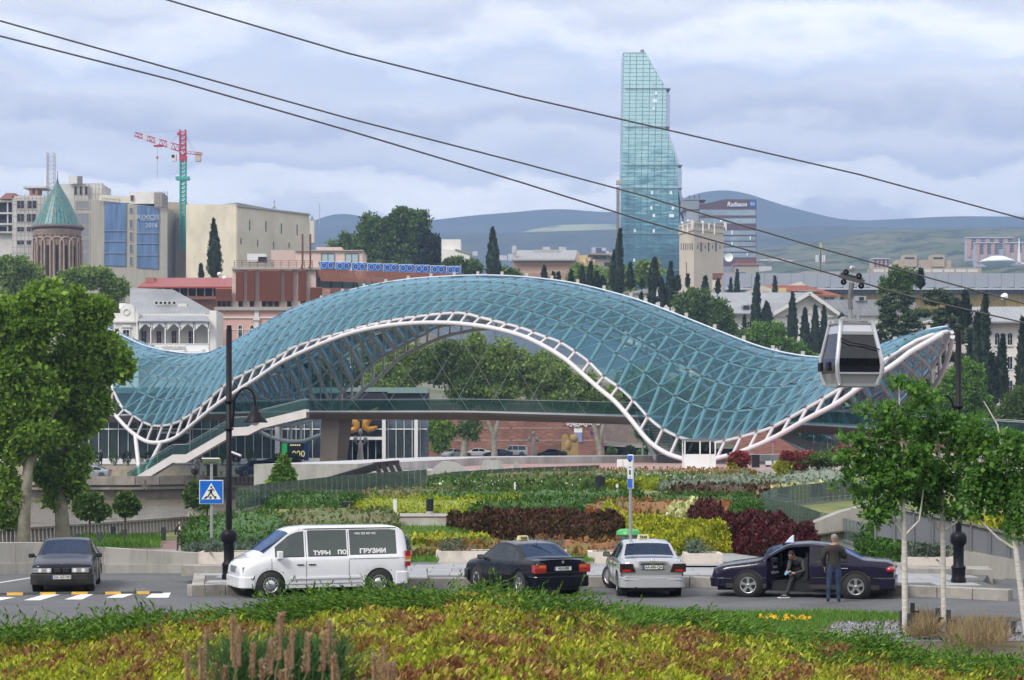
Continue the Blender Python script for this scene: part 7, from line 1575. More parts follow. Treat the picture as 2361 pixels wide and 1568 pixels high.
# --- glass garden fences
def glass_fence(name,pts,h,step,label,m=None,fz=None,lean=0.0,bolts=False):
 t_=empty(name,tuple(pts[0]),label=label,cat='glass fence');l0=t_.location;seg=[(pts[i+1]-pts[i]).length for i in range(len(pts)-1)];T=sum(seg);n_=int(T/step)
 def at(d):
  for s_,a,b_ in zip(seg,pts[:-1],pts[1:]):
   if d <= s_: return a.lerp(b_,d/s_)
   d -= s_
  return pts[-1]
 bm_=MB()
 for i in range(n_):
  a,b_=at(T*i/n_+.012)-l0,at(T*(i+1)/n_-.012)-l0;up=Vector((0,0,h));d=(b_-a).normalized();n3=Vector((-d.y,d.x,0))*.015
  MB().add([a,b_,b_+up,a+up,a+n3,b_+n3,b_+up+n3,a+up+n3],[(0,1,2,3),(7,6,5,4),(3,2,6,7),(0,3,7,4),(1,5,6,2)]).build('glass_pane',m or rglassl,t_)
  if bolts:
   for q in (.08,.24):
    for e in (.2,.8): c=a.lerp(b_,e)+Vector((0,0,h*q));bm_.box(c,(.07,.07,.05))
 if bm_.v: bm_.build('fixing_bolts',galv,t_,kind='stuff')
 mb=MB()
 for a,b_ in zip(pts[:-1],pts[1:]): mb.bar(a-l0+Vector((0,0,-.03)),b_-l0+Vector((0,0,-.03)),.16,.12)
 mb.build('base_channel',stone,t_);return t_
def FP(u,v,h=0):
 Y=100
 for _ in range(30): z=float(zg(0*u+999,Y))+h;Y=(CZ-z)*F/(v-HZ)
 return Vector(((u-CU)*Y/F,Y,z))
glass_fence('left_glass_fence',[FP(544,1180),FP(600,1166),FP(679,1156),FP(794,1140),FP(900,1130),FP(985,1122)],1.1,1.0,'long green-tinted glass fence along the left edge of the gardens')
glass_fence('upper_glass_fence',[FP(985,1118),FP(1050,1108),FP(1200,1098),FP(1383,1091)],.62,1.3,'low glass fence between the gardens and the plaza in the middle')
glass_fence('curved_glass_fence',[FP(2080,1150),FP(2000,1150),FP(1900,1157),FP(1820,1167),FP(1775,1178),FP(1752,1190),FP(1765,1200),FP(1800,1212),FP(1850,1226),FP(1890,1243),FP(1950,1262),FP(1995,1277)],1.02,.62,'curved glass fence wrapping round the sunken entrance on the right',bolts=True)
sk=Bld('sunken_concrete_wall','pale stained concrete wall with dark opening inside the curved glass fence','wall',1950,1240,74)
sk.slab('wall',[(1860,1212),(1940,1180),(2012,1162),(2012,1268),(1860,1268)],conc,1.0);sk.slab('wall',[(2012,1160),(2085,1168),(2085,1262),(2012,1262)],concl,1.2,1.0);sk.box('dark_opening',2014,1180,2062,1205,dkb,.3,1.2);sk.slab('ledge',[(1880,1232),(2012,1214),(2012,1217),(1880,1235)],mat('wet_stain',(.12,.11,.10),.9),.3,.25)
# ramp wall with metal railing at right
rw_=Bld('ramp_wall','stained concrete ramp wall with grey metal railing at the right picture edge','wall',2290,1335,62.5)
rw_.slab('wall',[(2222,1272),(2290,1281),(2420,1305),(2420,1420),(2222,1350)],conc,.5);rw_.slab('wall',[(2100,1262),(2222,1272),(2222,1330),(2100,1300)],conc,.4,-1.5);rw_.slab('ledge',[(2222,1325),(2330,1338),(2420,1352),(2420,1420),(2222,1350)],kstone,.5,.5)
rl=Bld('metal_railing','grey sheet-metal railing with flat handrail on the ramp wall at right','railing',2220,1280,62.9);rgm=mat('railing_grey',(.16,.17,.19),.5)
for i in range(9):
 u0=2020+i*44;u1=u0+41;va,vb=ip(u0,[2020,2220,2420],[1158,1200,1252]),ip(u1,[2020,2220,2420],[1158,1200,1252]);w0,w1=ip(u0,[2020,2220,2420],[1240,1270,1312]),ip(u1,[2020,2220,2420],[1240,1270,1312])
 rl.slab('metal_panel',[(u0,va+6),(u1,vb+6),(u1,w1-4),(u0,w0-4)],rgm,.03);rl.slab('railing_post',[(u0-3,va),(u0,va),(u0,w0+4),(u0-3,w0+4)],rgm,.08,.06)
 rl.slab('handrail',[(u0-3,va-1),(u1+3,vb+.5),(u1+3,vb+5),(u0-3,va+3.5)],rgm,.2,.1)
# --- dark timber pergola and concrete fins by the plaza edge
pg=empty('dark_beam_canopy',tuple(P(905,1118,148)),label='sloping canopy of long dark beams against the concrete plaza wall',cat='canopy');l0=pg.location;bt=mat('dark_timber',(.022,.018,.020),.6)
tips=[(880,1069),(896,1067),(911,1066.5),(905+20,1066)]
for i in range(5):
 a=P(672+i*11,1130-i*1.2,141+i*1.6)-l0;b_=P(866+i*11,1072-i*1.4,146+i*1.6)-l0;MB().bar(a,b_,.34,.28).build('sloping_beam',bt,pg)
for i in range(4): x=866+i*16;MB().bar(P(x,1071-i*1,146)-l0,P(x+22,1118-i*1.2,146)-l0,.34,.3).build('raking_leg',bt,pg)
MB().bar(P(862,1071,146)-l0,P(918,1066,147)-l0,.4,.3).build('top_beam',bt,pg)
fn=empty('concrete_fins',tuple(P(1030,1090,160)),label='three wedge-shaped concrete fins at the plaza edge beside the glass fence',cat='fins');l0=fn.location
for pts in ([(985,1100),(1002,1075),(1020,1063),(1050,1066),(1078,1082),(1078,1108),(985,1112)],[(1095,1106),(1114,1062),(1153,1062),(1166,1086),(1166,1100),(1095,1112)],[(1174,1092),(1190,1063),(1196,1070),(1201,1094),(1174,1100)]):
 p3=[P(u,v,160)-l0 for u,v in pts][::-1];MB().add(p3+[p+Vector((0,.8,0)) for p in p3],[tuple(range(len(p3))),tuple(reversed(range(len(p3),2*len(p3))))]+[(i,len(p3)+i,len(p3)+(i+1) % len(p3),(i+1) % len(p3)) for i in range(len(p3))]).build('concrete_fin',concl,fn)
# promenade bollards
for i,(u,v) in enumerate([(306,1268),(398,1258),(458,1244),(498,1256),(655,1244)]):
 u=176+(u-306)*.0+0 if False else {0: 177,1: 230,2: 262,3: 287,4: 377}[i];b0=G(u,{0: 1260,1: 1258,2: 1243,3: 1251,4: 1245}[i],-2.5)
 t_=empty('dark_bollard',tuple(b0),label=['dark square bollard at the tail of the dark saloon','dark bollard on the lawn left of the small round tree','dark bollard on the lawn nearest the balustrade','dark bollard at the lawn edge below the right round tree','dark bollard beside the brick path left of the walking man'][i],cat='bollard',group='dark stone bollards on the promenade')
 MB().box((0,0,.42),(.30,.30,.84)).build('shaft',mat('bollard_dark',(.05,.055,.065),.6,var=.3,vscale=6),t_)
# far street lamps and post
def tri_lamp(u,v,Y,label):
 t_=empty('ornate_lamp',tuple(P(u,v,Y)),label=label,cat='street lamp',group='ornate triple lamps along the far street');MB().lathe([(.5,0),(.42,.3),(.32,1.4),(.3,2.2),(.12,2.4),(.08,3.2)],n=8).build('pedestal',mat('lamp_stone',(.3,.29,.27),.8),t_)
 for dx,dz in ((-.62,2.3),(.62,2.3),(0,3.2)): MB().lathe([(.08,0),(.24,.15),(.28,.5),(.12,.75),(0,.85)],(dx,0,dz),8).build('lantern',mat('lantern_grey',(.22,.23,.24),.4),t_)
 MB().tube([(-.62,0,2.3),(-.4,0,2.1),(0,0,2.2),(.4,0,2.1),(.62,0,2.3)],.05,6).build('arms',galv,t_)
tri_lamp(831,1062,262,'ornate triple-lantern lamp before the casino doors');tri_lamp(1230,1052,330,'ornate triple-lantern lamp left of the carved stone slab');tri_lamp(455,1112,243,'ornate triple-lantern lamp on the balustrade left of the crossing sign')
lpst=empty('grey_post',tuple(P(1482,1050,320)),label='plain grey post between the wall trees and the plaza stair',cat='post');MB().cyl((0,0,0),(0,0,5.0),.16,10).build('shaft',galv,lpst);MB().cyl((0,0,5),(0,0,5.1),.2,10).build('cap',galv,lpst)
for i,u in enumerate((1779+3,1916)):
 t_=empty('no_stopping_sign',tuple(P(u-(0 if i == 0 else 0),1052,270)),label='round blue and red no-stopping sign on a post, %s' % ('left one before the brick wall' if i == 0 else 'right one between the bridge tubes'),cat='road sign');MB().cyl((0,0,0),(0,0,2.4),.05,8).build('pole',galv,t_);MB().cyl((0,-.05,2.2),(0,-.09,2.2),.5,18).build('red_rim',mat('rim_red',(.45,.02,.05),.5),t_);MB().cyl((0,-.091,2.2),(0,-.10,2.2),.38,18).build('blue_face',sb_,t_);MB().bar((-.25,-.105,1.95),(.25,-.105,2.45),.01,.09).bar((-.25,-.107,2.45),(.25,-.107,1.95),.01,.09).build('red_cross',MATS['rim_red'],t_)
# ---------------- cableway
cabm=mat('steel_rope',(.13,.125,.13),.5,metal=.5)
def cable(pts,label,r=.028):
 o=MB().tube([P(u,v,Y) for u,v,Y in pts],r,6,caps=False).build('steel_cable',cabm,label=label,cat='cable',group='cableway ropes across the sky')
cable([(370,-5,60),(387,0,60),(800,122,62),(1200,222,64),(1541,300,66),(1980,402,69),(2361,505,72),(2420,521,72.5)],'uppermost steel cable crossing in front of the middle of the glass skyscraper')
cable([(-20,42,60),(0,48,60),(400,160,62),(800,272,64),(1200,375,66),(1480,450,68),(1566,477,68),(1900,575,70),(2361,700,73),(2420,716,73.5)],'middle steel cable reaching the right edge above the white building')
cable([(-20,77,58),(0,83,58),(400,185,60),(800,300,62),(1200,420,64),(1480,508,66),(1700,570,67),(1965,645,68),(2100,684,69),(2361,744,71),(2420,757,71.5)],'lowest steel cable, the one the gondola hangs from')
# ---------------- gondola
gc=P(1962,815,68);s68=F/68
gd=empty('gondola_cabin',(gc.x,68,0),math.radians(10),label='grey gondola cabin with large dark curved windows hanging from the lowest cable',cat='gondola')
gz=lambda v: CZ-(v-HZ)/s68
silg=mat('cabin_silver',(.55,.56,.60),.28,metal=.5);shl=mat('cabin_panel',(.30,.30,.32),.45,metal=.2);cwin=glassmat('cabin_glass',(.05,.055,.06),refl=(.9,.93,1),ior=1.6,rough=.015)
prof=[(.62,745),(.72,770),(.80,800),(.855,835),(.87,850),(.83,868),(.76,886)]
hw=[(.60,748),(.66,770),(.74,800),(.82,828),(.845,845),(.82,862),(.70,888)]
def ringz(hx_,z,dy): return [(-hx_,-dy,z),(hx_,-dy,z),(hx_,dy,z),(-hx_,dy,z)]
dys=[.60,.68,.80,.90,.92,.90,.78]
gv=[(h*.90,gz(v),d*.92) for (h,v),d in zip(hw,dys)]
for nm,i0,i1,m in (('upper_panel',0,1,silg),('window',1,5,cwin),('lower_panel',5,6,shl)):
 for sd in range(4):
  mb=MB()
  for i in range(i0,i1):
   a,b_=ringz(*gv[i]),ringz(*gv[i+1]);j,k=sd,(sd+1) % 4;mb.add([b_[j],b_[k],a[k],a[j]],[(0,1,2,3)],0,True)
  mm_=m if not (nm == 'window' and sd in (1,3)) else cwin;mb.build(nm,mm_,gd)
for sx in (-1,1):
 for sy in (-1,1): o=MB().tube([(sx*(h+.0),sy*(d+.0),z) for h,z,d in [(gv[0][0],gv[0][1]+.12,gv[0][2])]+gv],.075,8).build('corner_frame',silg,gd)
for sy in (-1,1): MB().bar((-gv[1][0],sy*(gv[1][2]+.02),gv[1][1]),(gv[1][0],sy*(gv[1][2]+.02),gv[1][1]),.05,.10).bar((-gv[5][0],sy*(gv[5][2]+.02),gv[5][1]),(gv[5][0],sy*(gv[5][2]+.02),gv[5][1]),.05,.06).build('window_rail',silg,gd)
MB().box((0,0,gz(889)),(1.34,1.5,.10)).build('floor_pan',shl,gd);MB().box((0,-.83,gz(893)),(1.5,.06,.03)).build('step_edge',chrome,gd);MB().box((0,0,gz(747)),(1.2,1.2,.05)).build('roof_plate',shl,gd)
for sx in (-1,1): bevel(MB().box((sx*.90,-.42,gz(846)),(.10,.30,.30)).box((sx*.90,.42,gz(846)),(.10,.30,.30)).build('bumper_pad',iron,gd),.03,2)
MB().tube([(-.62,-.80,gz(783)),(-.3,-.84,gz(793)),(.2,-.86,gz(798)),(.66,-.87,gz(808))],.02,5).build('window_edge_line',iron,gd)
mb=MB();mb.box((0,0,gz(742)),(1.0,.5,.10)).box((-.35,0,gz(738)),(.2,.7,.08)).box((.35,0,gz(738)),(.2,.7,.08));mb.bar((-.6,-.35,gz(741)),(.6,-.35,gz(741)),.04,.04);mb.build('roof_gear',galv,gd)
MB().box((.0,0,gz(727)),(.14,.14,.36)).box((.22,0,gz(727)),(.08,.1,.36)).build('spring_unit',galv,gd)
MB().tube([(.02,0,gz(735)),(-.02,0,gz(700)),(-.05,0,gz(680)),(0.02,0,gz(660)),(.03,0,gz(652))],[.075,.075,.06,.085,.085],10).build('hanger_arm',mat('hanger_grey',(.18,.18,.19),.5,metal=.5),gd)
gzc=gz(645);cg=empty('cable_grip',(.03,-.0,gzc),parent=gd)
an=math.radians(14);M=Matrix.Rotation(an,3,'Y');MB().box((0,0,.03),(.85,.14,.13),M=M).box((0,0,.13),(.75,.20,.035),M=M).build('grip_body',mat('grip_steel',(.13,.13,.14),.45,metal=.6),cg)
for x,z in ((-.30,-.08),(.30,-.20),(-.22,.24),(.22,.12)): c=Vector((x,-.06,z));MB().lathe([(.03,-.04),(.09,-.04),(.10,-.02),(.10,.02),(.09,.04),(.03,.04)],c,14,axis='Y').build('grip_wheel',iron,cg)
MB().lathe([(.03,-.04),(.10,-.04),(.10,.04),(.03,.04)],(0,-.05,.36),12,axis='Y').build('guide_wheel',galv,cg)
# ---------------- people
skin=mat('skin',(.42,.24,.17),.55);hairg=mat('hair_grey',(.22,.21,.20),.8);haird=mat('hair_dark',(.02,.016,.014),.7)
def person(name,loc,rz,J,chains,label,mats,zones,head,hair_m,hair='short',parent=None,cat='person',fingers=(),group=None):
 """J: joint -> ((x,y,z), radius); chains: lists of joints; grows one continuous skinned body"""
 names=list(J);idx={n_: i for i,n_ in enumerate(names)};E=set()
 for c in chains:
  for a,b_ in zip(c[:-1],c[1:]): E.add((idx[a],idx[b_]))
 me=bpy.data.meshes.new('person_body');me.from_pydata([J[n_][0] for n_ in names],list(E),[]);tmp=bpy.data.objects.new('tmp',me);COL.objects.link(tmp)
 sk_=tmp.modifiers.new('s','SKIN');sv=me.skin_vertices[0].data
 for n_,i in idx.items():
  r_=J[n_][1];sv[i].radius=(r_,r_) if isinstance(r_,(int,float)) else r_;sv[i].use_root=(i == 0)
 sk_.use_smooth_shade=True;ss=tmp.modifiers.new('u','SUBSURF');ss.levels=1;ss.render_levels=1
 dgr=bpy.context.evaluated_depsgraph_get();m2=bpy.data.meshes.new_from_object(tmp.evaluated_get(dgr));bpy.data.objects.remove(tmp)
 for m in mats: m2.materials.append(m)
 pts=None
 segs=[]
 for (a,b_),z_ in [((n_.split('>')[0],n_.split('>')[1]),z_) for n_,z_ in zones.items() if '>' in n_]: segs.append((Vector(J[a][0]),Vector(J[b_][0]),z_))
 for p in m2.polygons:
  c=p.center;best=(9,0)
  for a,b_,z_ in segs:
   d=b_-a;t_=min(max((c-a).dot(d)/max(d.length_squared,1e-9),0),1);q=(c-(a+d*t_)).length
   if q < best[0]: best=(q,z_)
  p.material_index=best[1]
 root=empty(name,loc,rz,label=label,cat=cat,group=group,parent=parent)
 m2.name='body';put('body',m2,root)
 hc,fwd,tilt=Vector(head[0]),Vector(head[1]).normalized(),head[2]
 upv=Vector(tilt).normalized();sdv=fwd.cross(upv).normalized();M=Matrix((sdv,fwd,upv)).transposed()
 hh_=MB();hh_.ball((0,0,.0),(.078,.098,.118),n=16,k=12);hh_.ball((0,.035,-.06),(.055,.065,.055),n=12,k=8)
 hh_.v=[tuple(M @ Vector(v)+hc) for v in hh_.v];hh_.build('head',skin,root)
 f=MB();f.ball((0,.105,-.015),(.014,.022,.024),n=8,k=6);
 for sx in (-1,1): f.ball((sx*.080,-.005,-.01),(.014,.024,.034),n=8,k=6)
 f.v=[tuple(M @ Vector(v)+hc) for v in f.v];f.build('ears_and_nose',skin,root,kind='stuff')
 e=MB();
 for sx in (-1,1): e.ball((sx*.032,.088,.018),(.014,.010,.009),n=8,k=6);e.bar(M @ Vector((0,0,0)) if False else Vector((sx*.018,.092,.042)),Vector((sx*.05,.086,.042)),.008,.008)
 e.bar(Vector((-.024,.092,-.062)),Vector((.024,.092,-.062)),.008,.007)
 e.v=[tuple(M @ Vector(v)+hc) for v in e.v];e.build('face_features',haird,root,kind='stuff')
 h=MB();h.ball((0,-.012,.022),(.085,.102,.108),n=16,k=12)
 keep=[];
 for fa in h.f:
  c=sum((Vector(h.v[i]) for i in fa),Vector())/len(fa)
  if c.z > (.035 if hair == 'short' else .06)-(.10 if c.y < .0 else 0)+(.03 if c.y > .055 else 0): keep.append(fa)
 if hair == 'balding': keep=[fa for fa in keep if sum(h.v[i][2] for i in fa)/len(fa) < .095]
 h.f=keep;h.m=[0]*len(keep);h.sm=[True]*len(keep);h.v=[tuple(M @ Vector(v)+hc) for v in h.v];h.build('hair',hair_m,root)
 for (base,direc,curl,side_) in fingers:
  b3,dr_,sd3=Vector(base),Vector(direc).normalized(),Vector(side_).normalized();cv=Vector(curl).normalized();fm=MB()
  for k,(o_,l_) in enumerate(((-.033,.065),(-.011,.078),(.011,.074),(.033,.058))):
   p0=b3+sd3*o_;p1=p0+dr_*l_*.45;p2=p1+(dr_*.7+cv*.7).normalized()*l_*.35;p3=p2+(dr_*.2+cv*.95).normalized()*l_*.25;fm.tube([p0,p1,p2,p3],[.0095,.009,.008,.0065],6)
  t0=b3-sd3*.035-dr_*.045;fm.tube([t0,t0+(dr_*.5-sd3*.7).normalized()*.03,t0+(dr_*.9-sd3*.3+cv*.4).normalized()*.062],[.012,.010,.008],6);fm.build('fingers',skin,root)
 return root
def Zn(d):
 return d
jk=mat('jacket_brown',(.018,.014,.011),.75,bump=.3,bscale=14,var=.2,vscale=5);jn=mat('jeans_blue',(.02,.035,.085),.85,var=.45,vscale=7,bump=.3,bscale=25);shb=mat('shoe_black',(.015,.015,.018),.5)
# standing man seen from behind (x right, y away)
Js=dict(pel=((0,0,.93),(.165,.12)),wst=((0,.0,1.05),(.178,.13)),che=((.0,.01,1.28),(.195,.13)),ucn=((0,.01,1.42),(.15,.10)),nk=((0,.02,1.49),.062),nkt=((.01,.04,1.56),.055),
shl=((-.18,.0,1.41),.10),ell=((-.29,-.02,1.14),.075),wrl=((-.235,.06,.93),.045),hdl=((-.228,.08,.86),.036),shr=((.18,.0,1.41),.10),elr=((.295,.03,1.17),.075),wrr=((.14,.23,1.22),.045),hdr=((.08,.26,1.25),.036),
hpl=((-.095,0,.86),.105),knl=((-.125,-.01,.48),.070),anl=((-.15,.0,.10),.048),tol=((-.155,.12,.045),.042),hel=((-.15,-.035,.045),.042),hpr=((.095,0,.86),.105),knr=((.115,.0,.48),.070),anr=((.115,.02,.10),.048),tor=((.14,.15,.045),.042),her=((.115,-.02,.045),.042))
chs=[['pel','wst','che','ucn','nk','nkt'],['ucn','shl','ell','wrl','hdl'],['ucn','shr','elr','wrr','hdr'],['pel','hpl','knl','anl','tol'],['anl','hel'],['pel','hpr','knr','anr','tor'],['anr','her']]
zn={'pel>wst': 1,'wst>che': 1,'che>ucn': 1,'nk>nkt': 0,'ucn>shl': 1,'shl>ell': 1,'ell>wrl': 1,'wrl>hdl': 0,'ucn>shr': 1,'shr>elr': 1,'elr>wrr': 1,'wrr>hdr': 0,'hpl>knl': 2,'knl>anl': 2,'anl>tol': 3,'hpr>knr': 2,'knr>anr': 2,'anr>tor': 3}
def runperson(name,loc,rz,J,ch_,label,mats,z_,*a,**k):
 JJ=dict(J);return person(name,loc,rz,JJ,ch_,label,mats,z_,*a,**k)
pst=G(1923,1390,0)
runperson('person',tuple(pst),math.radians(-8),Js,chs,'grey-haired man in brown jacket and jeans standing with his back turned beside the dark taxi',[skin,jk,jn,shb],zn,((.01,.055,1.655),(.30,.92,-.1),(0,.08,1)),hairg,'balding',fingers=[((.05,.27,1.26),(-.8,.3,.3),(-.3,-.6,.3),(0,.3,.9)),((-.226,.085,.83),(.05,.15,-1),(.4,.6,-.4),(.2,.9,0))])
# seated man in the open door (faces the camera, leaning over his hands)
jg=mat('jacket_grey',(.045,.048,.052),.7,bump=.4,bscale=14,var=.3,vscale=5);tr=mat('trousers_charcoal',(.026,.027,.030),.85,bump=.3,bscale=20)
Jt=dict(pel=((.14,.30,.52),(.16,.13)),wst=((.13,.24,.66),(.17,.13)),che=((.09,.10,.86),(.185,.13)),ucn=((.05,.02,1.0),(.15,.11)),nk=((.0,-.04,1.05),.062),nkt=((-.03,-.08,1.09),.055),
shl=((-.10,.02,.98),.080),ell=((-.15,-.14,.76),.058),wrl=((-.20,-.30,.68),.044),hdl=((-.21,-.35,.67),.036),shr=((.22,.02,.96),.085),elr=((.27,-.16,.70),.062),wrr=((-.0,-.32,.64),.044),hdr=((-.09,-.36,.655),.036),
hpl=((.05,.22,.50),.10),knl=((-.06,-.30,.56),.078),anl=((-.20,-.40,.12),.046),tol=((-.38,-.50,.045),.040),hel=((-.17,-.37,.045),.042),hpr=((.24,.24,.50),.10),knr=((.15,-.16,.58),.078),anr=((.17,.02,.40),.046),tor=((.10,-.08,.37),.040))
chs2=[['pel','wst','che','ucn','nk','nkt'],['ucn','shl','ell','wrl','hdl'],['ucn','shr','elr','wrr','hdr'],['pel','hpl','knl','anl','tol'],['anl','hel'],['pel','hpr','knr','anr','tor']]
zn2={k: v for k,v in zn.items()}
pse=G(1838,1379,0)
sm_=runperson('person',(pse.x-.04+.02,pse.y+.45,0),math.radians(-6),Jt,chs2,'dark-haired man in grey jacket sitting sideways in the open taxi door, head bowed',[skin,jg,tr,shb],zn2,((-.075,-.155,1.125),(-.55,-.62,-.60),(-.25,-.55,.75)),haird,fingers=[((-.235,-.38,.665),(-.5,-.6,-.2),(.5,-.3,-.5),(.2,-.2,.9)),((-.12,-.385,.66),(-.7,-.4,0),(-.2,.2,-.8),(.1,-.1,.9))])
wr_=empty('snack_wrapper',(sm_.location.x-.21,sm_.location.y-.42,.67),label='light blue snack wrapper held in the seated man\'s hands',cat='wrapper');MB().tube([(-.09,-.02,-.06),(-.04,0,-.02),(.03,0,.02)],[.034,.030,.026],6).build('blue_wrap',mat('wrap_blue',(.10,.42,.72),.4),wr_);MB().tube([(.03,0,.02),(.07,.01,.04)],[.024,.020],6).build('bread',mat('bread',(.5,.36,.2),.8),wr_)
for sx in (-1,1): MB().ball((-.38+.02 if sx < 0 else -.32,-.50+.0,.05),(.01,.01,.01)).build('shoe_stripe',white,sm_) if False else None
MB().box((-.28,-.455,.075),(.09,.10,.012),rz=.5).build('shoe_stripe',white,sm_);MB().box((-.29,-.44,.012),(.30,.13,.02),rz=.5).build('shoe_sole',white,sm_)
# walking man in dark suit on the promenade
su=mat('suit_black',(.012,.012,.016),.7)
pw_=G(720*.5764,1271,-2.48);
Jw={k: ((v[0][0],-v[0][1],v[0][2]),v[1]) for k,v in Js.items()}
wm_=runperson('person',tuple(pw_),0,Jw,chs,'dark-haired man in black suit and white shirt on the riverside path by the junipers',[skin,su,su,shb],zn,((-.01,-.05,1.66),(-.1,-.95,-.25),(0,-.05,1)),haird,fingers=[((.05,-.27,1.26),(-.8,-.3,.3),(-.3,.6,.3),(0,-.3,.9)),((-.226,-.085,.83),(.05,-.15,-1),(.4,-.6,-.4),(.2,-.9,0))])
MB().extr([(-.05,0),(.05,0),(.035,.2),(-.035,.2)],(0,-.135,1.24),(1,0,0),(0,0,1),.02).build('white_shirt',white,wm_)
# old man on the far terrace
pf=P(234,1071,259);pf.z=.39
Jf={k: ((v[0][0]*.8,v[0][1],v[0][2]),v[1]) for k,v in Js.items()}
Jf['hdr']=((.2,.08,.86),.036);Jf['wrr']=((.22,.05,.93),.045);Jf['elr']=((.23,-.02,1.14),.058)
fm_=runperson('person',tuple(pf),math.radians(90),Jf,chs,'bald man in dark coat walking on the far terrace before the curtained windows',[skin,mat('coat_navy',(.015,.018,.035),.8),mat('trousers_brown',(.05,.04,.035),.85),shb],zn,((0,.05,1.65),(0,1,0),(0,0,1)),hairg,'balding',fingers=[((.2,.09,.83),(0,.1,-1),(0,.6,-.4),(.0,.9,0))]);fm_.scale=(1.12,1.12,1.12)
# the two people in the dark saloon
Jo={k: v for k,v in Jt.items()}
for i,(y,m_,hm_2) in enumerate(((.36,mat('shirt_blue',(.10,.16,.26),.8),haird),(-.36,mat('jumper_dark',(.04,.035,.045),.8),haird))):
 Jd=dict(pel=((-.12,y,.50),(.15,.13)),wst=((-.14,y,.65),(.16,.12)),che=((-.12,y,.86),(.17,.12)),ucn=((-.10,y,1.0),(.14,.10)),nk=((-.08,y,1.04),.06),nkt=((-.06,y,1.08),.055),
shl=((-.10,y+.17,.98),.08),ell=((.05,y+.20,.78),.055),wrl=((.30,y+.10,.95),.042),hdl=((.38,y+.08,.98),.036),shr=((-.10,y-.17,.98),.08),elr=((.05,y-.20,.78),.055),wrr=((.28,y-.08,.92 if i == 0 else .72),.042),hdr=((.37,y-.07,.96 if i == 0 else .70),.036),
hpl=((-.05,y+.09,.50),.09),knl=((.40,y+.12,.58),.07),anl=((.62,y+.12,.36),.045),hpr=((-.05,y-.09,.50),.09),knr=((.40,y-.12,.58),.07),anr=((.62,y-.12,.36),.045))
 ch3=[['pel','wst','che','ucn','nk','nkt'],['ucn','shl','ell','wrl','hdl'],['ucn','shr','elr','wrr','hdr'],['pel','hpl','knl','anl'],['pel','hpr','knr','anr']]
 z3={'pel>wst': 1,'wst>che': 1,'che>ucn': 1,'nk>nkt': 0,'ucn>shl': 1,'shl>ell': 1,'ell>wrl': 1,'wrl>hdl': 0,'ucn>shr': 1,'shr>elr': 1,'elr>wrr': 1,'wrr>hdr': 0,'hpl>knl': 2,'knl>anl': 2,'hpr>knr': 2,'knr>anr': 2}
 runperson('person',tuple(r1.location),r1.rotation_euler.z,Jd,ch3,('driver in blue shirt with both hands on the wheel of the dark saloon' if i == 0 else 'front passenger of the dark saloon, on the left behind the windscreen'),[skin,m_,tr,shb],z3,((-.03,y,1.15),(1,0,-.05),(0,0,1)),hm_2,fingers=[((.40,y+.07,.985),(.3,-.6,.4),(-.6,-.3,-.3),(.5,.2,.6)),((.39,y-.06,.965 if i == 0 else .70),(.3,.6,.4),(-.6,.3,-.3),(.5,-.2,.6))])
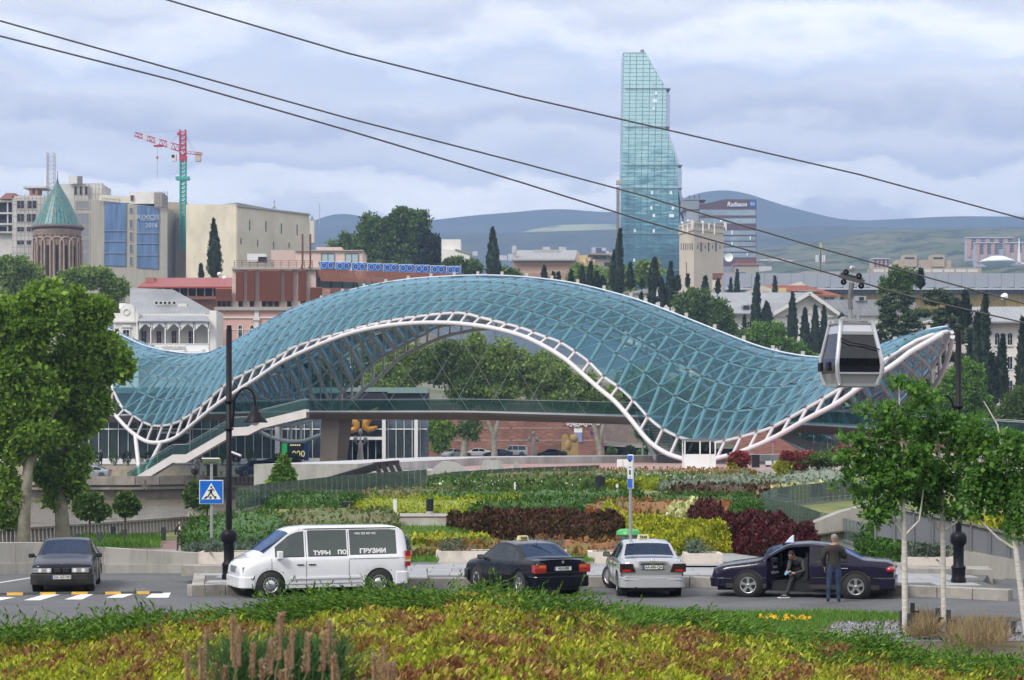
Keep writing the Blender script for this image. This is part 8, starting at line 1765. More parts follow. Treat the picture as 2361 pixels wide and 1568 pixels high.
# ================================================================ vegetation
bark=mat('bark_pale',(.30,.28,.23),.9,col2=(.17,.15,.11),vscale=1.6,bump=.3,bscale=12);barkd=mat('bark_dark',(.07,.055,.04),.9,bump=.4);birchb=mat('birch_bark',(.62,.60,.57),.7,col2=(.45,.42,.38),vscale=5,stretch=(1,1,5))
LM=dict(plane=leafmat('leaf_plane',[(.06,.11,.012),(.12,.21,.018),(.20,.31,.035)],.4),olive=leafmat('leaf_olive',[(.06,.10,.02),(.12,.19,.035),(.19,.26,.05)]),mid=leafmat('leaf_mid',[(.025,.055,.012),(.06,.115,.02),(.11,.16,.03)],.3),
dark=leafmat('leaf_conifer',[(.006,.014,.007),(.014,.028,.012)],.1),cyp=leafmat('leaf_cypress',[(.006,.013,.007),(.013,.028,.011),(.022,.04,.015)],.1),cedar=leafmat('leaf_cedar',[(.012,.03,.008),(.04,.075,.012),(.10,.15,.02)],.15),
birch=leafmat('leaf_birch',[(.035,.10,.015),(.07,.17,.025),(.13,.25,.04)],.45,rough=.4),bright=leafmat('leaf_bright',[(.04,.10,.01),(.08,.17,.02),(.14,.24,.03)],.3),
jun=leafmat('juniper',[(.012,.04,.006),(.03,.085,.008),(.06,.13,.012)],.2),jun2=leafmat('juniper_bright',[(.02,.06,.006),(.055,.125,.010),(.12,.20,.018)],.25),gold=leafmat('gold_juniper',[(.07,.11,.006),(.18,.22,.01),(.30,.32,.015)],.25),blue=leafmat('blue_juniper',[(.03,.055,.04),(.07,.10,.075),(.12,.15,.11)]),
yel=leafmat('euonymus',[(.12,.15,.012),(.31,.32,.02),(.46,.43,.045)],.25,clump=[(.07,.11,.012),(.24,.28,.02)],cscale=1.6),burg=leafmat('barberry',[(.018,.005,.006),(.055,.010,.014),(.11,.02,.025)],.15,clump=[(.02,.009,.006),(.05,.02,.012),(.08,.03,.018)],cscale=1.5),brown=leafmat('brown_barberry',[(.025,.014,.009),(.055,.024,.014),(.085,.04,.018)],.15,clump=[(.03,.022,.009),(.07,.045,.015)],cscale=1.2),
sage=leafmat('sage',[(.07,.095,.06),(.14,.17,.125),(.21,.24,.19)],.15),rust=leafmat('rust_spiraea',[(.06,.09,.02),(.14,.12,.03),(.24,.11,.035)],.25,clump=[(.20,.06,.02),(.28,.12,.05)],cscale=.5),grn=leafmat('green_cover',[(.03,.06,.012),(.07,.11,.02),(.11,.14,.035)],.25,clump=[(.12,.12,.05),(.18,.14,.08)],cscale=.4),
cream=leafmat('cream_shrub',[(.10,.14,.04),(.36,.36,.16),(.55,.52,.30)]),phot=leafmat('photinia',[(.03,.05,.01),(.20,.02,.03),(.34,.05,.06)]),straw=leafmat('straw',[(.12,.085,.04),(.26,.20,.11)]),fl=leafmat('white_flower',[(.5,.5,.45),(.75,.75,.7)]),grass=leafmat('grass_blade',[(.03,.09,.01),(.07,.17,.015),(.12,.22,.03)],.3),
spi=leafmat('spiraea_leaf',[(.09,.14,.015),(.27,.31,.022),(.42,.43,.05)],.3,clump=[(.12,.045,.03),(.24,.075,.055),(.28,.15,.07)],cscale=2.0),awn=leafmat('awn',[(.17,.10,.06),(.30,.20,.13),(.42,.32,.21)],.2),marig=leafmat('marigold',[(.75,.35,.01),(.85,.55,.02)]))
def px_tree(name,label,Y,trunks,blobs,n,leaf,m,bk_=bark,group='trees of the city',core=.62,asp=.65,cat='tree',inner=.5,core_m=None):
 u0,v0=trunks[0][0][:2];o=P(u0,v0,Y);t_=empty(name,tuple(o),label=label,cat=cat,group=group);k=Y/F
 for tr_ in trunks:
  pts=[P(p[0],p[1],Y+(p[3] if len(p) > 3 else 0))-o for p in tr_];MB().tube(pts,[max(p[2]*k,.01) for p in tr_],9).build('trunk' if tr_ is trunks[0] else 'limb',bk_,t_)
 B=[]
 for b in blobs:
  c=P(b[0],b[1],Y+(b[4] if len(b) > 4 else random.uniform(-.35,.35)*b[2]*k))-o;B.append((c.x,c.y,c.z,b[2]*k,b[2]*k*.9,b[3]*k))
  q=2 if b[2]*k > 3*leaf else 0
  for _ in range(q*2): a=rng.normal(size=3);a /= np.linalg.norm(a);B.append((c.x+a[0]*b[2]*k*.75,c.y+a[1]*b[2]*k*.6,c.z+a[2]*b[3]*k*.7,b[2]*k*.42,b[2]*k*.4,b[3]*k*.42))
 C,d=shell_pts(B,n,inner);leafobj('crown',C,leaf,m,t_,asp,dirs=d*.5+np.array([0,0,.25]),spread=1.6)
 if core:
  mb=MB()
  for x,y,z,a,b_,c_ in B[:]:
   mb.ball((x,y,z),(a*core,b_*core,c_*core),n=7,k=5)
  V=np.array(mb.v);V += rng.normal(size=V.shape)*leaf*.35;mb.v=[tuple(v) for v in V];mb.sm=[False]*len(mb.f);mb.build('inner_foliage',core_m or m,t_,kind='stuff')
 return t_
def auto(u,v,ru,rv,n=7):
 out_=[]
 for i in range(n): a=2*PI*i/n+random.uniform(-.3,.3);r=random.uniform(.5,.68);out_.append((u+ru*r*math.cos(a),v+rv*r*math.sin(a),ru*random.uniform(.34,.46),rv*random.uniform(.34,.48)))
 return out_+[(u,v,ru*.5,rv*.5)]
# two big plane trees on the promenade
px_tree('plane_tree','large plane tree at far left, its pale trunk nearest the picture edge',128,[[(52,1262,17),(56,1180,15),(64,1090,12),(72,1000,9),(60,900,6),(40,800,3)],[(66,1080,6),(100,1010,5),(130,930,4)],[(64,1090,6),(30,1000,5),(10,900,4)]],
auto(20,770,90,95)+auto(90,720,75,65)+auto(40,900,105,80)+auto(10,1010,75,65)+[(14,1110,30,40),(38,1150,24,34),(-8,1180,24,40),(20,1200,20,20),(90,1000,60,40)],42000,.30,LM['plane'],group='plane trees on the promenade',core=.42,inner=.35)
px_tree('plane_tree','large plane tree whose crown reaches right over the glass canopy',131,[[(146,1262,20),(143,1190,16),(138,1120,13),(140,1050,10),(150,950,7),(165,800,3)],[(141,1120,8),(118,1050,6),(100,980,5)],[(141,1060,6),(190,980,5),(230,880,3)]],
auto(190,725,72,62)+auto(235,830,78,72)+auto(150,860,95,80)+auto(195,935,72,60)+auto(140,985,85,50)+[(112,1080,36,42),(160,1090,40,44),(130,1140,30,40),(175,1130,24,26),(190,1050,26,22),(285,845,26,24),(112,670,30,22)],42000,.30,LM['plane'],group='plane trees on the promenade',core=.42,inner=.35)
for (u,v,ru,rv,vb,ub,lab) in ((210,1172,40,30,1268,205,'small round-headed tree on the lawn behind the dark saloon'),(292,1165,28,25,1257,287,'smallest round-headed tree on the lawn, right of the other'),(458,1143,36,32,1205,476,'small round-headed tree half hidden behind the crossing sign')):
 Y=6.85*F/(vb-HZ) if vb > 1210 else 146;px_tree('round_headed_tree',lab,Y,[[(ub,vb,3),(ub+2,v+rv,2.5),(u,v,2)]],auto(u,v,ru,rv,6),5000,.26,LM['mid'],barkd,group='small round-headed trees by the river',core=.5)
px_tree('young_tree','bushy young upright tree in front of the concrete plaza wall',139,[[(652,1150,3),(652,1080,2)]],[(653,1062,11,14),(652,1080,18,18),(654,1098,25,18),(650,1116,29,20),(632,1130,22,10),(620,1138,20,7)],5000,.24,LM['bright'],barkd,core=.5,group=None)
# behind the canopy and across the river
px_tree('old_town_tree','loose olive-green tree in front of the church drum, far left',385,[[(30,760,4),(35,680,3),(45,620,1.5)],[(35,680,2),(10,630,1)]],auto(25,625,55,42)+auto(78,640,34,34)+auto(20,690,60,40),9000,.5,LM['olive'],barkd,core=.35)
px_tree('old_town_tree','grey-green tree right of the church drum above the white roofs',370,[[(220,760,4),(220,680,3)]],auto(205,640,60,26)+auto(262,665,42,30)+auto(150,655,40,30)+auto(260,710,30,34),12000,.5,LM['olive'],barkd,core=.5)
px_tree('hill_tree','big rounded green tree crowning the hill behind the pink building',560,[[(900,660,8),(900,600,5)]],auto(868,545,62,52)+auto(945,520,55,42)+auto(800,575,45,42)+auto(960,590,60,45)+auto(880,610,110,32),26000,.75,LM['mid'],core=.68)
px_tree('dark_conifer','dark dense conifer on the right flank of the big hill tree',545,[[(988,650,4),(988,560,2)]],[(985,560,20,28),(1003,565,14,26),(988,600,33,30),(990,628,36,20)],9000,.6,LM['dark'],core=.8)
px_tree('hill_tree','low green tree mass between the conifer and the tall cypress',500,[[(1100,660,4),(1100,640,3)]],auto(1065,620,50,28)+auto(1170,640,32,24),7000,.6,LM['mid'],core=.7)
px_tree('slope_tree','green tree group behind the crest of the canopy, left of the skyscraper foot',480,[[(1400,720,5),(1400,680,3)]],auto(1345,640,45,34)+auto(1420,650,60,42)+auto(1495,630,40,36)+auto(1390,690,120,34),22000,.6,LM['olive'],core=.7)
px_tree('slope_tree','leafy tree left of the white gabled house rising above the canopy',420,[[(1610,850,6),(1610,740,4)]],auto(1600,705,52,42)+auto(1650,735,48,55)+auto(1590,760,60,45)+auto(1700,790,50,48),22000,.5,LM['mid'],core=.65)
px_tree('slope_tree','bright green low tree in front of the white gabled house',380,[[(1780,860,5),(1780,800,3)]],auto(1770,775,52,35)+auto(1830,810,40,30)+auto(1740,800,50,36)+auto(1860,830,35,22),16000,.42,LM['bright'],core=.6)
px_tree('slender_poplar','sparse pale-leaved tree above the cedars in front of the long metal shed',340,[[(2070,760,2),(2075,640,1)]],auto(2075,650,38,34,6)+[(2040,660,16,22),(2105,640,14,18)],5000,.4,LM['mid'],core=.3)
px_tree('right_bank_tree','round bright green tree right of the bridge tip behind the lamp post',255,[[(2230,990,6),(2230,900,4)]],auto(2225,880,52,55)+auto(2180,920,45,50)+auto(2250,940,48,45),16000,.32,LM['bright'],core=.65)
px_tree('right_bank_tree','green tree at the right picture edge above the ramp balustrade',250,[[(2345,1000,6),(2345,940,4)]],auto(2350,940,42,55)+auto(2310,970,35,30),9000,.32,LM['mid'],core=.65)
# riverside planes seen through the arch
for (tr_,bl_,lab) in (([[(905,1060,9),(903,1000,7),(890,940,5),(880,880,4)],[(905,1040,6),(925,980,5),(940,920,4)]],auto(900,890,60,55)+auto(950,840,55,50)+[(890,965,32,30)],'twin-stemmed plane tree before the casino front'),
([[(1010,1060,3),(1010,1020,2)]],auto(1010,1000,42,42),'small bright street tree right of the casino front'),
([[(1068,1058,9),(1075,1000,8),(1070,940,6),(1050,880,4)]],auto(1030,840,70,60)+auto(1080,880,60,60)+[(1085,985,28,32)],'dark-trunked plane tree at the left end of the brick wall'),
([[(1140,1056,8),(1138,1000,7),(1120,960,5),(1105,900,4)],[(1138,1010,6),(1155,950,5),(1170,880,4)]],auto(1120,825,75,60)+auto(1180,860,65,60)+auto(1140,905,70,30),'forked plane tree beside the silver saloon'),
([[(1385,1056,8),(1378,1010,7),(1365,960,5)],[(1383,1020,5),(1395,960,5),(1400,900,3)]],auto(1260,870,70,60)+auto(1330,900,65,50)+auto(1400,930,45,40)+[(1290,920,40,22)],'forked plane tree right of the wall lettering'),
([[(1500,1056,6),(1500,1000,5)]],auto(1520,990,60,55)+auto(1560,1020,50,30),'dark leafy tree behind the low right curve of the bridge')):
 px_tree('riverside_plane',lab,318,tr_,bl_,15000 if len(bl_) > 12 else 6000,.42,LM['plane'] if 'bright' in lab else LM['mid'] if 'dark' in lab else LM['olive'],group='plane trees along the far street',core=.55)
px_tree('wooded_bank','mass of dark green trees on the bank behind the right half of the canopy',360,[[(1600,1020,6),(1600,960,4)]],auto(1600,930,110,60,9)+auto(1750,930,110,70,9)+auto(1900,950,110,60,9)+auto(2040,930,90,60,8)+auto(1480,900,70,60),40000,.55,LM['mid'],core=.75)
px_tree('wooded_bank','tree belt on the terrace slope behind the left half of the canopy',350,[[(700,900,6),(700,860,4)]],auto(760,860,100,40,9)+auto(620,900,90,40,8)+auto(880,830,60,50)+auto(300,880,120,40,9),22000,.5,LM['mid'],core=.75)
# cypresses
CY=[(495,508,642,32,430),(464,612,643,9,430),(1137,528,642,32,470)]
z3=[(580,775,895,44),(655,825,890,22),(700,825,895,24),(805,810,905,34),(900,780,940,44),(960,735,955,50),(1020,820,965,56),(1070,860,965,40),(1155,640,960,50),(1195,460,1010,92),(1300,740,955,56),(1395,880,955,30),(1495,700,960,84),(1482,880,1095,66),(1565,870,1105,66),(1632,735,1105,80),(1690,850,970,60),(1778,840,948,26),(1390,990,1062,20),(1925,860,980,50),(2030,880,995,36)]
CY += [(1095.2+x*.2757,403.5+a*.2757,403.5+b*.2757,w*.2757,440) for x,a,b,w in z3]
CY += [(1585.1+x*.1831,605.2+a*.1831,605.2+b*.1831,w*.1831,455) for x,a,b,w in [(862,150,860,116),(1000,515,800,140),(1320,400,1010,130),(1480,590,1160,130),(1610,560,1190,126),(1722,560,1160,110),(720,680,900,48),(1190,780,980,60)]]
CY += [(1585.1+x*.1831,605.2+a*.1831,605.2+b*.1831+30,w*.1831,530) for x,a,b,w in [(540,210,390,56),(620,100,385,70),(1105,180,385,66),(1942,460,750,84),(1880,600,750,56)]]
CY += [(1770.7+x*.2757,489.9+a*.2757,489.9+b*.2757,w*.2757,300) for x,a,b,w in [(1275,490,640,46),(1655,670,960,80),(1795,680,1600,130),(1735,850,1620,150),(1950,1040,1560,92),(2125,900,1600,100),(1580,750,870,46),(1515,780,860,40),(1860,1200,1640,110),(1700,1050,1600,120)]]
cyl_lab=['lone tall cypress before the cream hall','tiny cypress left of the lone tall one','broad double-tipped cypress above the canopy crest']
CY[3:]=sorted(CY[3:])
REG=[(1330,'in front of the brick hall'),(1440,'left of and before the skyscraper foot'),(1575,'between the skyscraper and the stone tower'),(1700,'at the foot of the stone tower'),(1960,'around the white gabled house'),(2090,'behind the gondola'),(2500,'among those at the right edge')]
regn={}
for i,(u,vt,vb,w,Y) in enumerate(CY):
 rg=next(b for a,b in REG if u < a);regn[rg]=regn.get(rg,0)+(i > 2)
 k=Y/F;o=P(u,vb,Y);H=(vb-vt)*k;R=w*k/2;t_=empty('cypress',tuple(o),label=cyl_lab[i] if i < 3 else ORD[regn[rg]-1]+' dark cypress from the left '+rg,cat='cypress',group='dark cypresses on the slope');n_=int(min(2600,300+w*(vb-vt)*.9));lean=random.uniform(-.06,.10)
 z=rng.random(n_)**.85;pr=np.minimum(1,(z/.12)**.5)*(1-z**1.7)**.9;a=rng.random(n_)*2*PI;lump=1+.16*np.sin(a*3+z*23+i)+.1*np.sin(z*51+a*2)
 C=np.stack([R*pr*lump*np.cos(a)+lean*H*z**2*.4,R*pr*lump*np.sin(a),z*H],1);d=np.stack([np.cos(a)*.3,np.sin(a)*.3,np.ones(n_)],1)
 leafobj('crown',C,max(.5,3.4*k),LM['cyp'],t_,.34,dirs=d,spread=.6)
 MB().lathe([(R*.45,0),(R*.9,H*.12),(R*.88,H*.4),(R*.62,H*.65),(R*.28,H*.86),(0,H*.97)],n=8).build('inner_foliage',LM['cyp'],t_,kind='stuff');MB().cyl((0,0,-1.5),(0,0,.5),R*.2,6).build('trunk',barkd,t_)
# cedars
for (cx0,top,bot,hw_,lab,Y) in ((2062,664,925,84,'broad layered cedar just right of the gondola',330),(2165,664,960,118,'larger layered cedar behind the raised bridge tip',322)):
 bl_=[]
 nl=15
 for i in range(nl):
  f=i/(nl-1);v=top+8+(bot-top)*f;r=hw_*(.34+.66*f**.55)
  for j in range(4+int(f*6)): q=random.uniform(-1,1);bl_.append((cx0+q*r*.85,v+abs(q)*7+random.uniform(-5,5),r*.25+8,8.5+3*f))
 px_tree('cedar',lab,Y,[[(cx0,bot+60,5),(cx0,top,1)]],bl_,34000,.36,LM['cedar'],barkd,core=.7,inner=.75,asp=.35,core_m=LM['dark'],group='cedars behind the gondola')
# potted conifers along the terrace
pots=[360,380,427,262+0,505,552,588,0,788]
for i,u in enumerate((208,224,262,292,321,345,362,468,508,545,580,790)):
 Y=258;o=P(u,1074,Y);t_=empty('potted_shrub',(o.x,o.y,.39),label=ORD[i]+' small clipped potted evergreen from the left along the casino terrace',cat='potted shrub',group='potted evergreens on the casino terrace');s_=random.uniform(.8,1.25)
 MB().lathe([(.28,0),(.38,.45),(.34,.45),(0,.4)],n=10).build('pot',stone,t_);C,d=shell_pts([(0,0,.45+.6*s_,.5*s_,.5*s_,.65*s_)],500,.6);leafobj('foliage',C,.22,LM['dark'] if i % 2 else LM['mid'],t_,.4,dirs=d)
for i,(u,v,r_,m_) in enumerate(((1297,1048,8,'mid'),(1410,1042,10,'mid'),(1452,1040,13,'dark'),(1478,1046,9,'bright'),(1190,1048,8,'mid'),(1128,1049,8,'bright'))):
 px_tree('wall_shrub',ORD[i]+' listed low green shrub' if False else ['round green shrub left of the carved stone slab','green shrub in the pot right of the wall lettering','dark round shrub left of the grey post','bright green shrub at the foot of the plaza stair','low shrub right of the silver off-roader','low shrub beside the forked plane trunk'][i],335,[[(u,1058,1),(u,v,.6)]],[(u,v,r_,r_*.8)],900,.3,LM[m_],barkd,core=.6,cat='shrub',group='shrubs at the foot of the brick wall')
# ---------------- garden beds
def bed(name,rows,h,m,leaf,label,n=None,needle=False,hv=.25,shade=None,group='planted shrub beds of the gardens',yz=None,cat='shrub bed'):
 us=[r[0] for r in rows];fr_=[FP(r[0],r[1]) for r in rows];bk_=[]
 for r in rows: p=FP(r[0],r[2],h);q=p.copy();q.z -= h;bk_.append(q if q.y > FP(r[0],r[1]).y+.5 else FP(r[0],r[1])+Vector((0,.8,0)))
 A=np.array([list(p) for p in fr_]);B=np.array([list(p) for p in bk_]);tt=np.linspace(0,1,len(rows));o=A.mean(0)
 apx=sum((us[i+1]-us[i])*max(6,(rows[i][1]-rows[i][2]+rows[i+1][1]-rows[i+1][2])/2) for i in range(len(rows)-1));s=F/o[1]
 n=int((n or np.clip(apx/((leaf*s)**2*.22)*1.6,1200,42000))*.8)
 def surf_(t_,s_):
  a=np.stack([np.interp(t_,tt,A[:,k]) for k in range(3)],1);b=np.stack([np.interp(t_,tt,B[:,k]) for k in range(3)],1);p=a+(b-a)*s_[:,None]
  e=np.minimum(1,np.minimum(s_,1-s_)/.34)*np.minimum(1,np.minimum(t_,1-t_)/.09);e=np.sqrt(np.clip(e,0,1));hh_=h*e*(1+hv*fbm(p[:,0],p[:,1],1.1,3,len(us)));p[:,2]=zg(p[:,0]*0+999,p[:,1]);return p,hh_
 t_=rng.random(n);s_=rng.random(n)**1.3;front=rng.random(n) < .34;s_=np.where(front,rng.random(n)**1.5*.16,s_);p,hh_=surf_(t_,s_);z=np.where(front,rng.random(n)**.6*hh_,hh_*(1-.12*rng.random(n)));p[:,2] += z;p[:,1] -= front*h*.05*rng.random(n)
 d=np.tile([0,-.25,1.0],(n,1)) if not needle else np.stack([rng.normal(size=n)*.8,-.5+rng.normal(size=n)*.4,.75*np.ones(n)],1)
 if needle:
  K=3;dd=unit(d);P3=[p+dd*leaf*.5*k for k in range(K)];p=np.concatenate(P3);d=np.concatenate([dd+rng.normal(size=dd.shape)*.45 for _ in range(K)])
 root=leafobj(name,p-o,leaf,m,None,.30 if needle else .62,dirs=d,spread=.5 if needle else 1.2,label=label,cat=cat,group=group);root.location=o
 g1,g2=np.meshgrid(np.linspace(0,1,36),np.linspace(0,1,10));q,hq=surf_(g1.ravel(),g2.ravel());q[:,2] += hq*.86;i=np.arange(35)[None,:]+np.arange(9)[:,None]*36;Fq=np.stack([i,i+1,i+37,i+36],-1).reshape(-1,4);npmesh('branches',q-o,Fq,m,root,kind='stuff')
 a0,a1=surf_(np.linspace(0,1,36),np.full(36,.14));top=a0.copy();top[:,2] += h*.45;lo=a0.copy();lo[:,2] -= .1;V=np.concatenate([lo,top])-o;i=np.arange(35);npmesh('branches',V,np.stack([i,i+1,i+37,i+36],-1),m,root,kind='stuff');return root
J=lambda *a,**k: bed('juniper_bed',*a,needle=True,cat='juniper bed',**k)
J([(985,1128,1105),(1060,1130,1098),(1120,1130,1098)],.6,LM['jun'],.17,'dark juniper clump at the left end of the hedge')
bed('ground_cover',[(980,1112,1092),(1100,1108,1087),(1250,1104,1084),(1390,1100,1080),(1600,1112,1086),(1790,1118,1092),(1900,1112,1094)],.4,LM['grn'],.20,'broad green and russet ground cover below the plaza edge')
bed('ground_cover',[(1330,1094,1078),(1480,1097,1079),(1620,1094,1078),(1745,1092,1080)],.35,LM['rust'],.2,'thin russet strip of low shrubs at the plaza edge before the booth')
bed('clipped_hedge',[(980,1135,1112),(1090,1134,1106),(1200,1130,1103),(1340,1128,1102),(1480,1120,1102),(1640,1110,1098)],.75,LM['mid'],.22,'long dark green hedge dotted with white flowers crossing the middle of the gardens',cat='hedge')
J([(960,1158,1134),(1150,1155,1130),(1330,1160,1126),(1440,1156,1128),(1480,1150,1134)],.45,LM['jun'],.17,'flat green juniper carpet below the dark hedge')
bed('sage_bed',[(1517,1131,1108),(1600,1130,1100),(1700,1124,1094),(1800,1122,1092),(1900,1120,1082),(1975,1118,1078)],.75,LM['sage'],.22,'billowing grey-green sage bed below the booth',hv=.4)
bed('brown_shrub_bed',[(1538,1146,1130),(1620,1146,1121),(1720,1150,1116),(1740,1152,1118),(1800,1130,1108)],.6,LM['brown'],.2,'smooth reddish-brown mound in front of the grey sage')
bed('cream_shrub_bed',[(1738,1165,1128),(1790,1142,1122),(1870,1134,1118),(1910,1132,1120)],.45,LM['cream'],.2,'small pale cream variegated patch beside the glass fence')
bed('burgundy_bed',[(1742,1162,1144),(1800,1154,1134),(1880,1146,1126),(1980,1138,1118)],.55,LM['burg'],.2,'thin burgundy strip running behind the curved glass fence',group='burgundy barberry beds')
J([(1450,1125,1108),(1500,1130,1104),(1545,1130,1108)],.45,LM['gold'],.17,'small golden juniper patch left of the grey sage')
J([(1480,1166,1140),(1600,1170,1136),(1700,1176,1138),(1745,1180,1146)],.55,LM['jun'],.17,'green juniper band below the reddish-brown mound')
J([(1685,1208,1160),(1725,1215,1156),(1755,1212,1166)],.7,LM['jun'],.17,'upright juniper at the nose of the curved glass fence')
bed('rust_bed',[(1350,1192,1154),(1450,1190,1146),(1560,1192,1150),(1650,1196,1154),(1705,1196,1164)],.6,LM['rust'],.2,'russet and olive shrubs in the middle, behind the yellow euonymus')
bed('cream_shrub_bed',[(1540,1204,1160),(1600,1200,1156),(1650,1198,1162)],.6,LM['cream'],.2,'pale variegated bushes amid the russet shrubs')
J([(1080,1196,1160),(1180,1194,1148),(1270,1190,1140),(1350,1184,1142)],.65,LM['jun'],.17,'large feathery juniper in the centre of the gardens')
J([(612,1172,1142),(700,1172,1132),(790,1170,1136),(835,1168,1146)],.5,LM['jun'],.17,'dark juniper by the glass fence right of the utility box')
J([(815,1182,1146),(930,1186,1142),(1060,1190,1142),(1170,1184,1142),(1215,1176,1150)],.45,LM['gold'],.17,'long golden juniper strip above the low garden wall')
bed('ground_cover',[(830,1146,1128),(960,1146,1122),(1100,1148,1126),(1190,1146,1130)],.3,LM['grn'],.2,'thin green cover strip behind the golden juniper')
bed('ground_cover',[(640,1225,1180),(700,1230,1168),(800,1230,1162),(880,1228,1164),(922,1222,1180)],.55,LM['grn'],.19,'tall green and straw-coloured bushes behind the van roof')
J([(424,1262,1214),(460,1268,1186),(520,1270,1170),(600,1262,1164),(660,1250,1178)],.65,LM['jun'],.17,'big green juniper mass on the slope between lamp post and van')
J([(424,1296,1262),(470,1298,1252),(560,1298,1254),(660,1290,1258)],.40,LM['blue'],.15,'low grey-blue juniper under the green mass by the left lamp post')
bed('brown_shrub_bed',[(1030,1216,1196),(1080,1226,1186),(1130,1230,1184)],.6,LM['brown'],.17,'small brown barberry left of the big brown mound')
bed('brown_shrub_bed',[(1095,1236,1196),(1180,1246,1180),(1300,1254,1174),(1400,1262,1182),(1450,1262,1200)],.85,LM['brown'],.16,'big dark brown barberry mound in the middle above the black taxi',n=30000)
bed('yellow_bed',[(942,1256,1242),(1000,1258,1234),(1080,1262,1234),(1132,1262,1242)],.35,LM['yel'],.14,'low bright yellow strip above the planters left of the brown mound',group='yellow euonymus beds')
bed('rust_bed',[(940,1296,1262),(1050,1296,1254),(1160,1294,1244),(1280,1294,1240),(1400,1298,1242),(1450,1300,1250)],.6,LM['rust'],.15,'orange and olive spiraea bank behind the long stone planter')
bed('yellow_bed',[(1384,1200,1186),(1450,1268,1188),(1520,1276,1190),(1600,1280,1196),(1690,1278,1212)],.95,LM['yel'],.12,'big bright yellow-green euonymus hedge behind the silver taxi',n=42000,group='yellow euonymus beds')
bed('burgundy_bed',[(1590,1200,1182),(1690,1278,1186),(1760,1290,1192),(1830,1300,1206),(1893,1298,1230)],1.1,LM['burg'],.12,'big dark burgundy barberry hedge behind the dark taxi',n=42000,group='burgundy barberry beds')
J([(1978,1290,1232),(2040,1298,1218),(2120,1300,1240),(2205,1304,1256)],.8,LM['jun'],.17,'feathery juniper at right between burgundy hedge and lamp post')
bed('yellow_bed',[(2235,1228,1196),(2300,1232,1200),(2361,1234,1206)],.6,LM['yel'],.18,'yellow flowering patch above the metal railing at right',group='yellow euonymus beds')
for (x0,x1,y0,yd,zt_),pl_ in zip(PLANT,('behind the left lamp post','just right of the van','behind the black taxi','left of the silver taxi','right of the silver taxi','behind the birch trunks')):
 n_=1400;C=np.stack([rng.uniform(x0+.1,x1-.1,n_),rng.uniform(y0,y0+yd,n_),zt_+rng.random(n_)**2*.34],1);C=C[(np.sin(C[:,0]*1.7)+.35*rng.normal(size=n_)) > -.3];o=C.mean(0);leafobj('planter_juniper',C-o,.15,LM['blue'],None,.26,dirs=np.tile([.2,-.3,.6],(len(C),1)),spread=1.5,label='creeping blue-green juniper growing in the stone planter '+pl_,kind='stuff',cat='juniper',group='creeping junipers in the stone planters').location=o
for i,(u,v,r_,m_,lab) in enumerate(((1410,1127,17,'gold','round golden bush left of the rank sign pole'),(1471,1127,17,'gold','round golden bush right of the rank sign pole'),(1440,1130,14,'gold','smaller round golden bush just behind the rank sign pole'),(1703,1061,21,'phot','red photinia ball nearest the booth'),(1695,1071,14,'yel','small yellow ball shrub under the photinia near the booth'),(1815,1056,14,'phot','small red photinia behind the largest one'),(1855,1070,32,'phot','largest red photinia ball'),(1942,1050,20,'phot','red photinia farthest right beside the birches'),(1880,1064,60,'mid','dark green hedge mass behind the photinias'),(1808,1080,20,'yel','flat yellow cushion left of the largest photinia'))):
 Y=128 if i < 3 else 160;px_tree('ball_shrub',lab,Y,[[(u,v+r_,1),(u,v,.6)]],[(u,v,r_,r_*(.9 if r_ < 40 else .28)),(u+r_*.3,v-r_*.1,r_*.7,r_*(.7 if r_ < 40 else .25))],3500 if r_ < 25 else 6500,.2,LM[m_],barkd,core=.8,cat='shrub',group='round shrubs in the gardens')
# scattered white blossom on the hedge
def scatter(name,boxes,n,leaf,m,label,cat,dirs=(0,0,1),h=.1,**k):
 C=[]
 for (u0,u1,v0,v1,z) in boxes: u=rng.uniform(u0,u1,n);v=rng.uniform(v0,v1,n);Y=(CZ-z)*F/(v-HZ);C.append(np.stack([(u-CU)*Y/F,Y,np.full(n,z)+rng.random(n)*h],1))
 C=np.concatenate(C);o=C.mean(0);r_=leafobj(name,C-o,leaf,m,None,k.pop('asp',.8),dirs=np.tile(dirs,(len(C),1)),spread=k.pop('spread',1.0),label=label,cat=cat,**k);r_.location=o;return r_
scatter('white_blossom',[(1000,1340,1108,1124,1.7),(1380,1640,1086,1100,1.8)],60,.08,LM['fl'],'sprinkling of white blossom over the dark hedge','blossom',kind='stuff')
# lawn blades and promenade grass
scatter('lawn_grass',[(150,370,1240,1266,-2.48)],9000,.30,LM['grass'],None,None,asp=.12,spread=.5,h=.05,kind='stuff')
scatter('lawn_grass',[(930,1110,1217,1238,.42),(1240,1370,1286,1300,.33),(935,1010,1280,1300,.32)],2500,.14,LM['grass'],None,None,asp=.12,spread=.5,h=.04,kind='stuff')
# ---------------- birches in front at right
def birch(lab,Y,tr_,bl_,n):
 px_tree('birch_tree',lab,Y,tr_,bl_,int(n*.62),.10,LM['birch'],birchb,group='young birches on the verge',core=0,asp=.8,inner=0)
birch('left birch of the three, upright white trunk',44.0,[[(2087,1474,7.5),(2086,1350,7),(2085,1250,6.5),(2082,1150,4.5),(2078,1000,2.5),(2072,890,1.2)],[(2086,1240,4),(2060,1200,2.5),(2010,1130,1.5),(1965,1080,.8)],[(2086,1235,3.6),(2120,1200,2.4),(2130,1120,1.6)],[(2083,1160,3),(2040,1060,2),(2010,960,1)]],
auto(2065,970,72,62)+[(1935,1050,26,22),(1990,940,30,22),(1925,1120,18,14)]+auto(2010,1040,72,60)+auto(2080,1090,95,70)+auto(2020,1150,62,42)+[(1965,1095,34,26),(1975,1140,22,14),(2030,1190,44,26),(1950,1010,24,16),(2120,900,34,26),(2070,880,30,20)],9500)
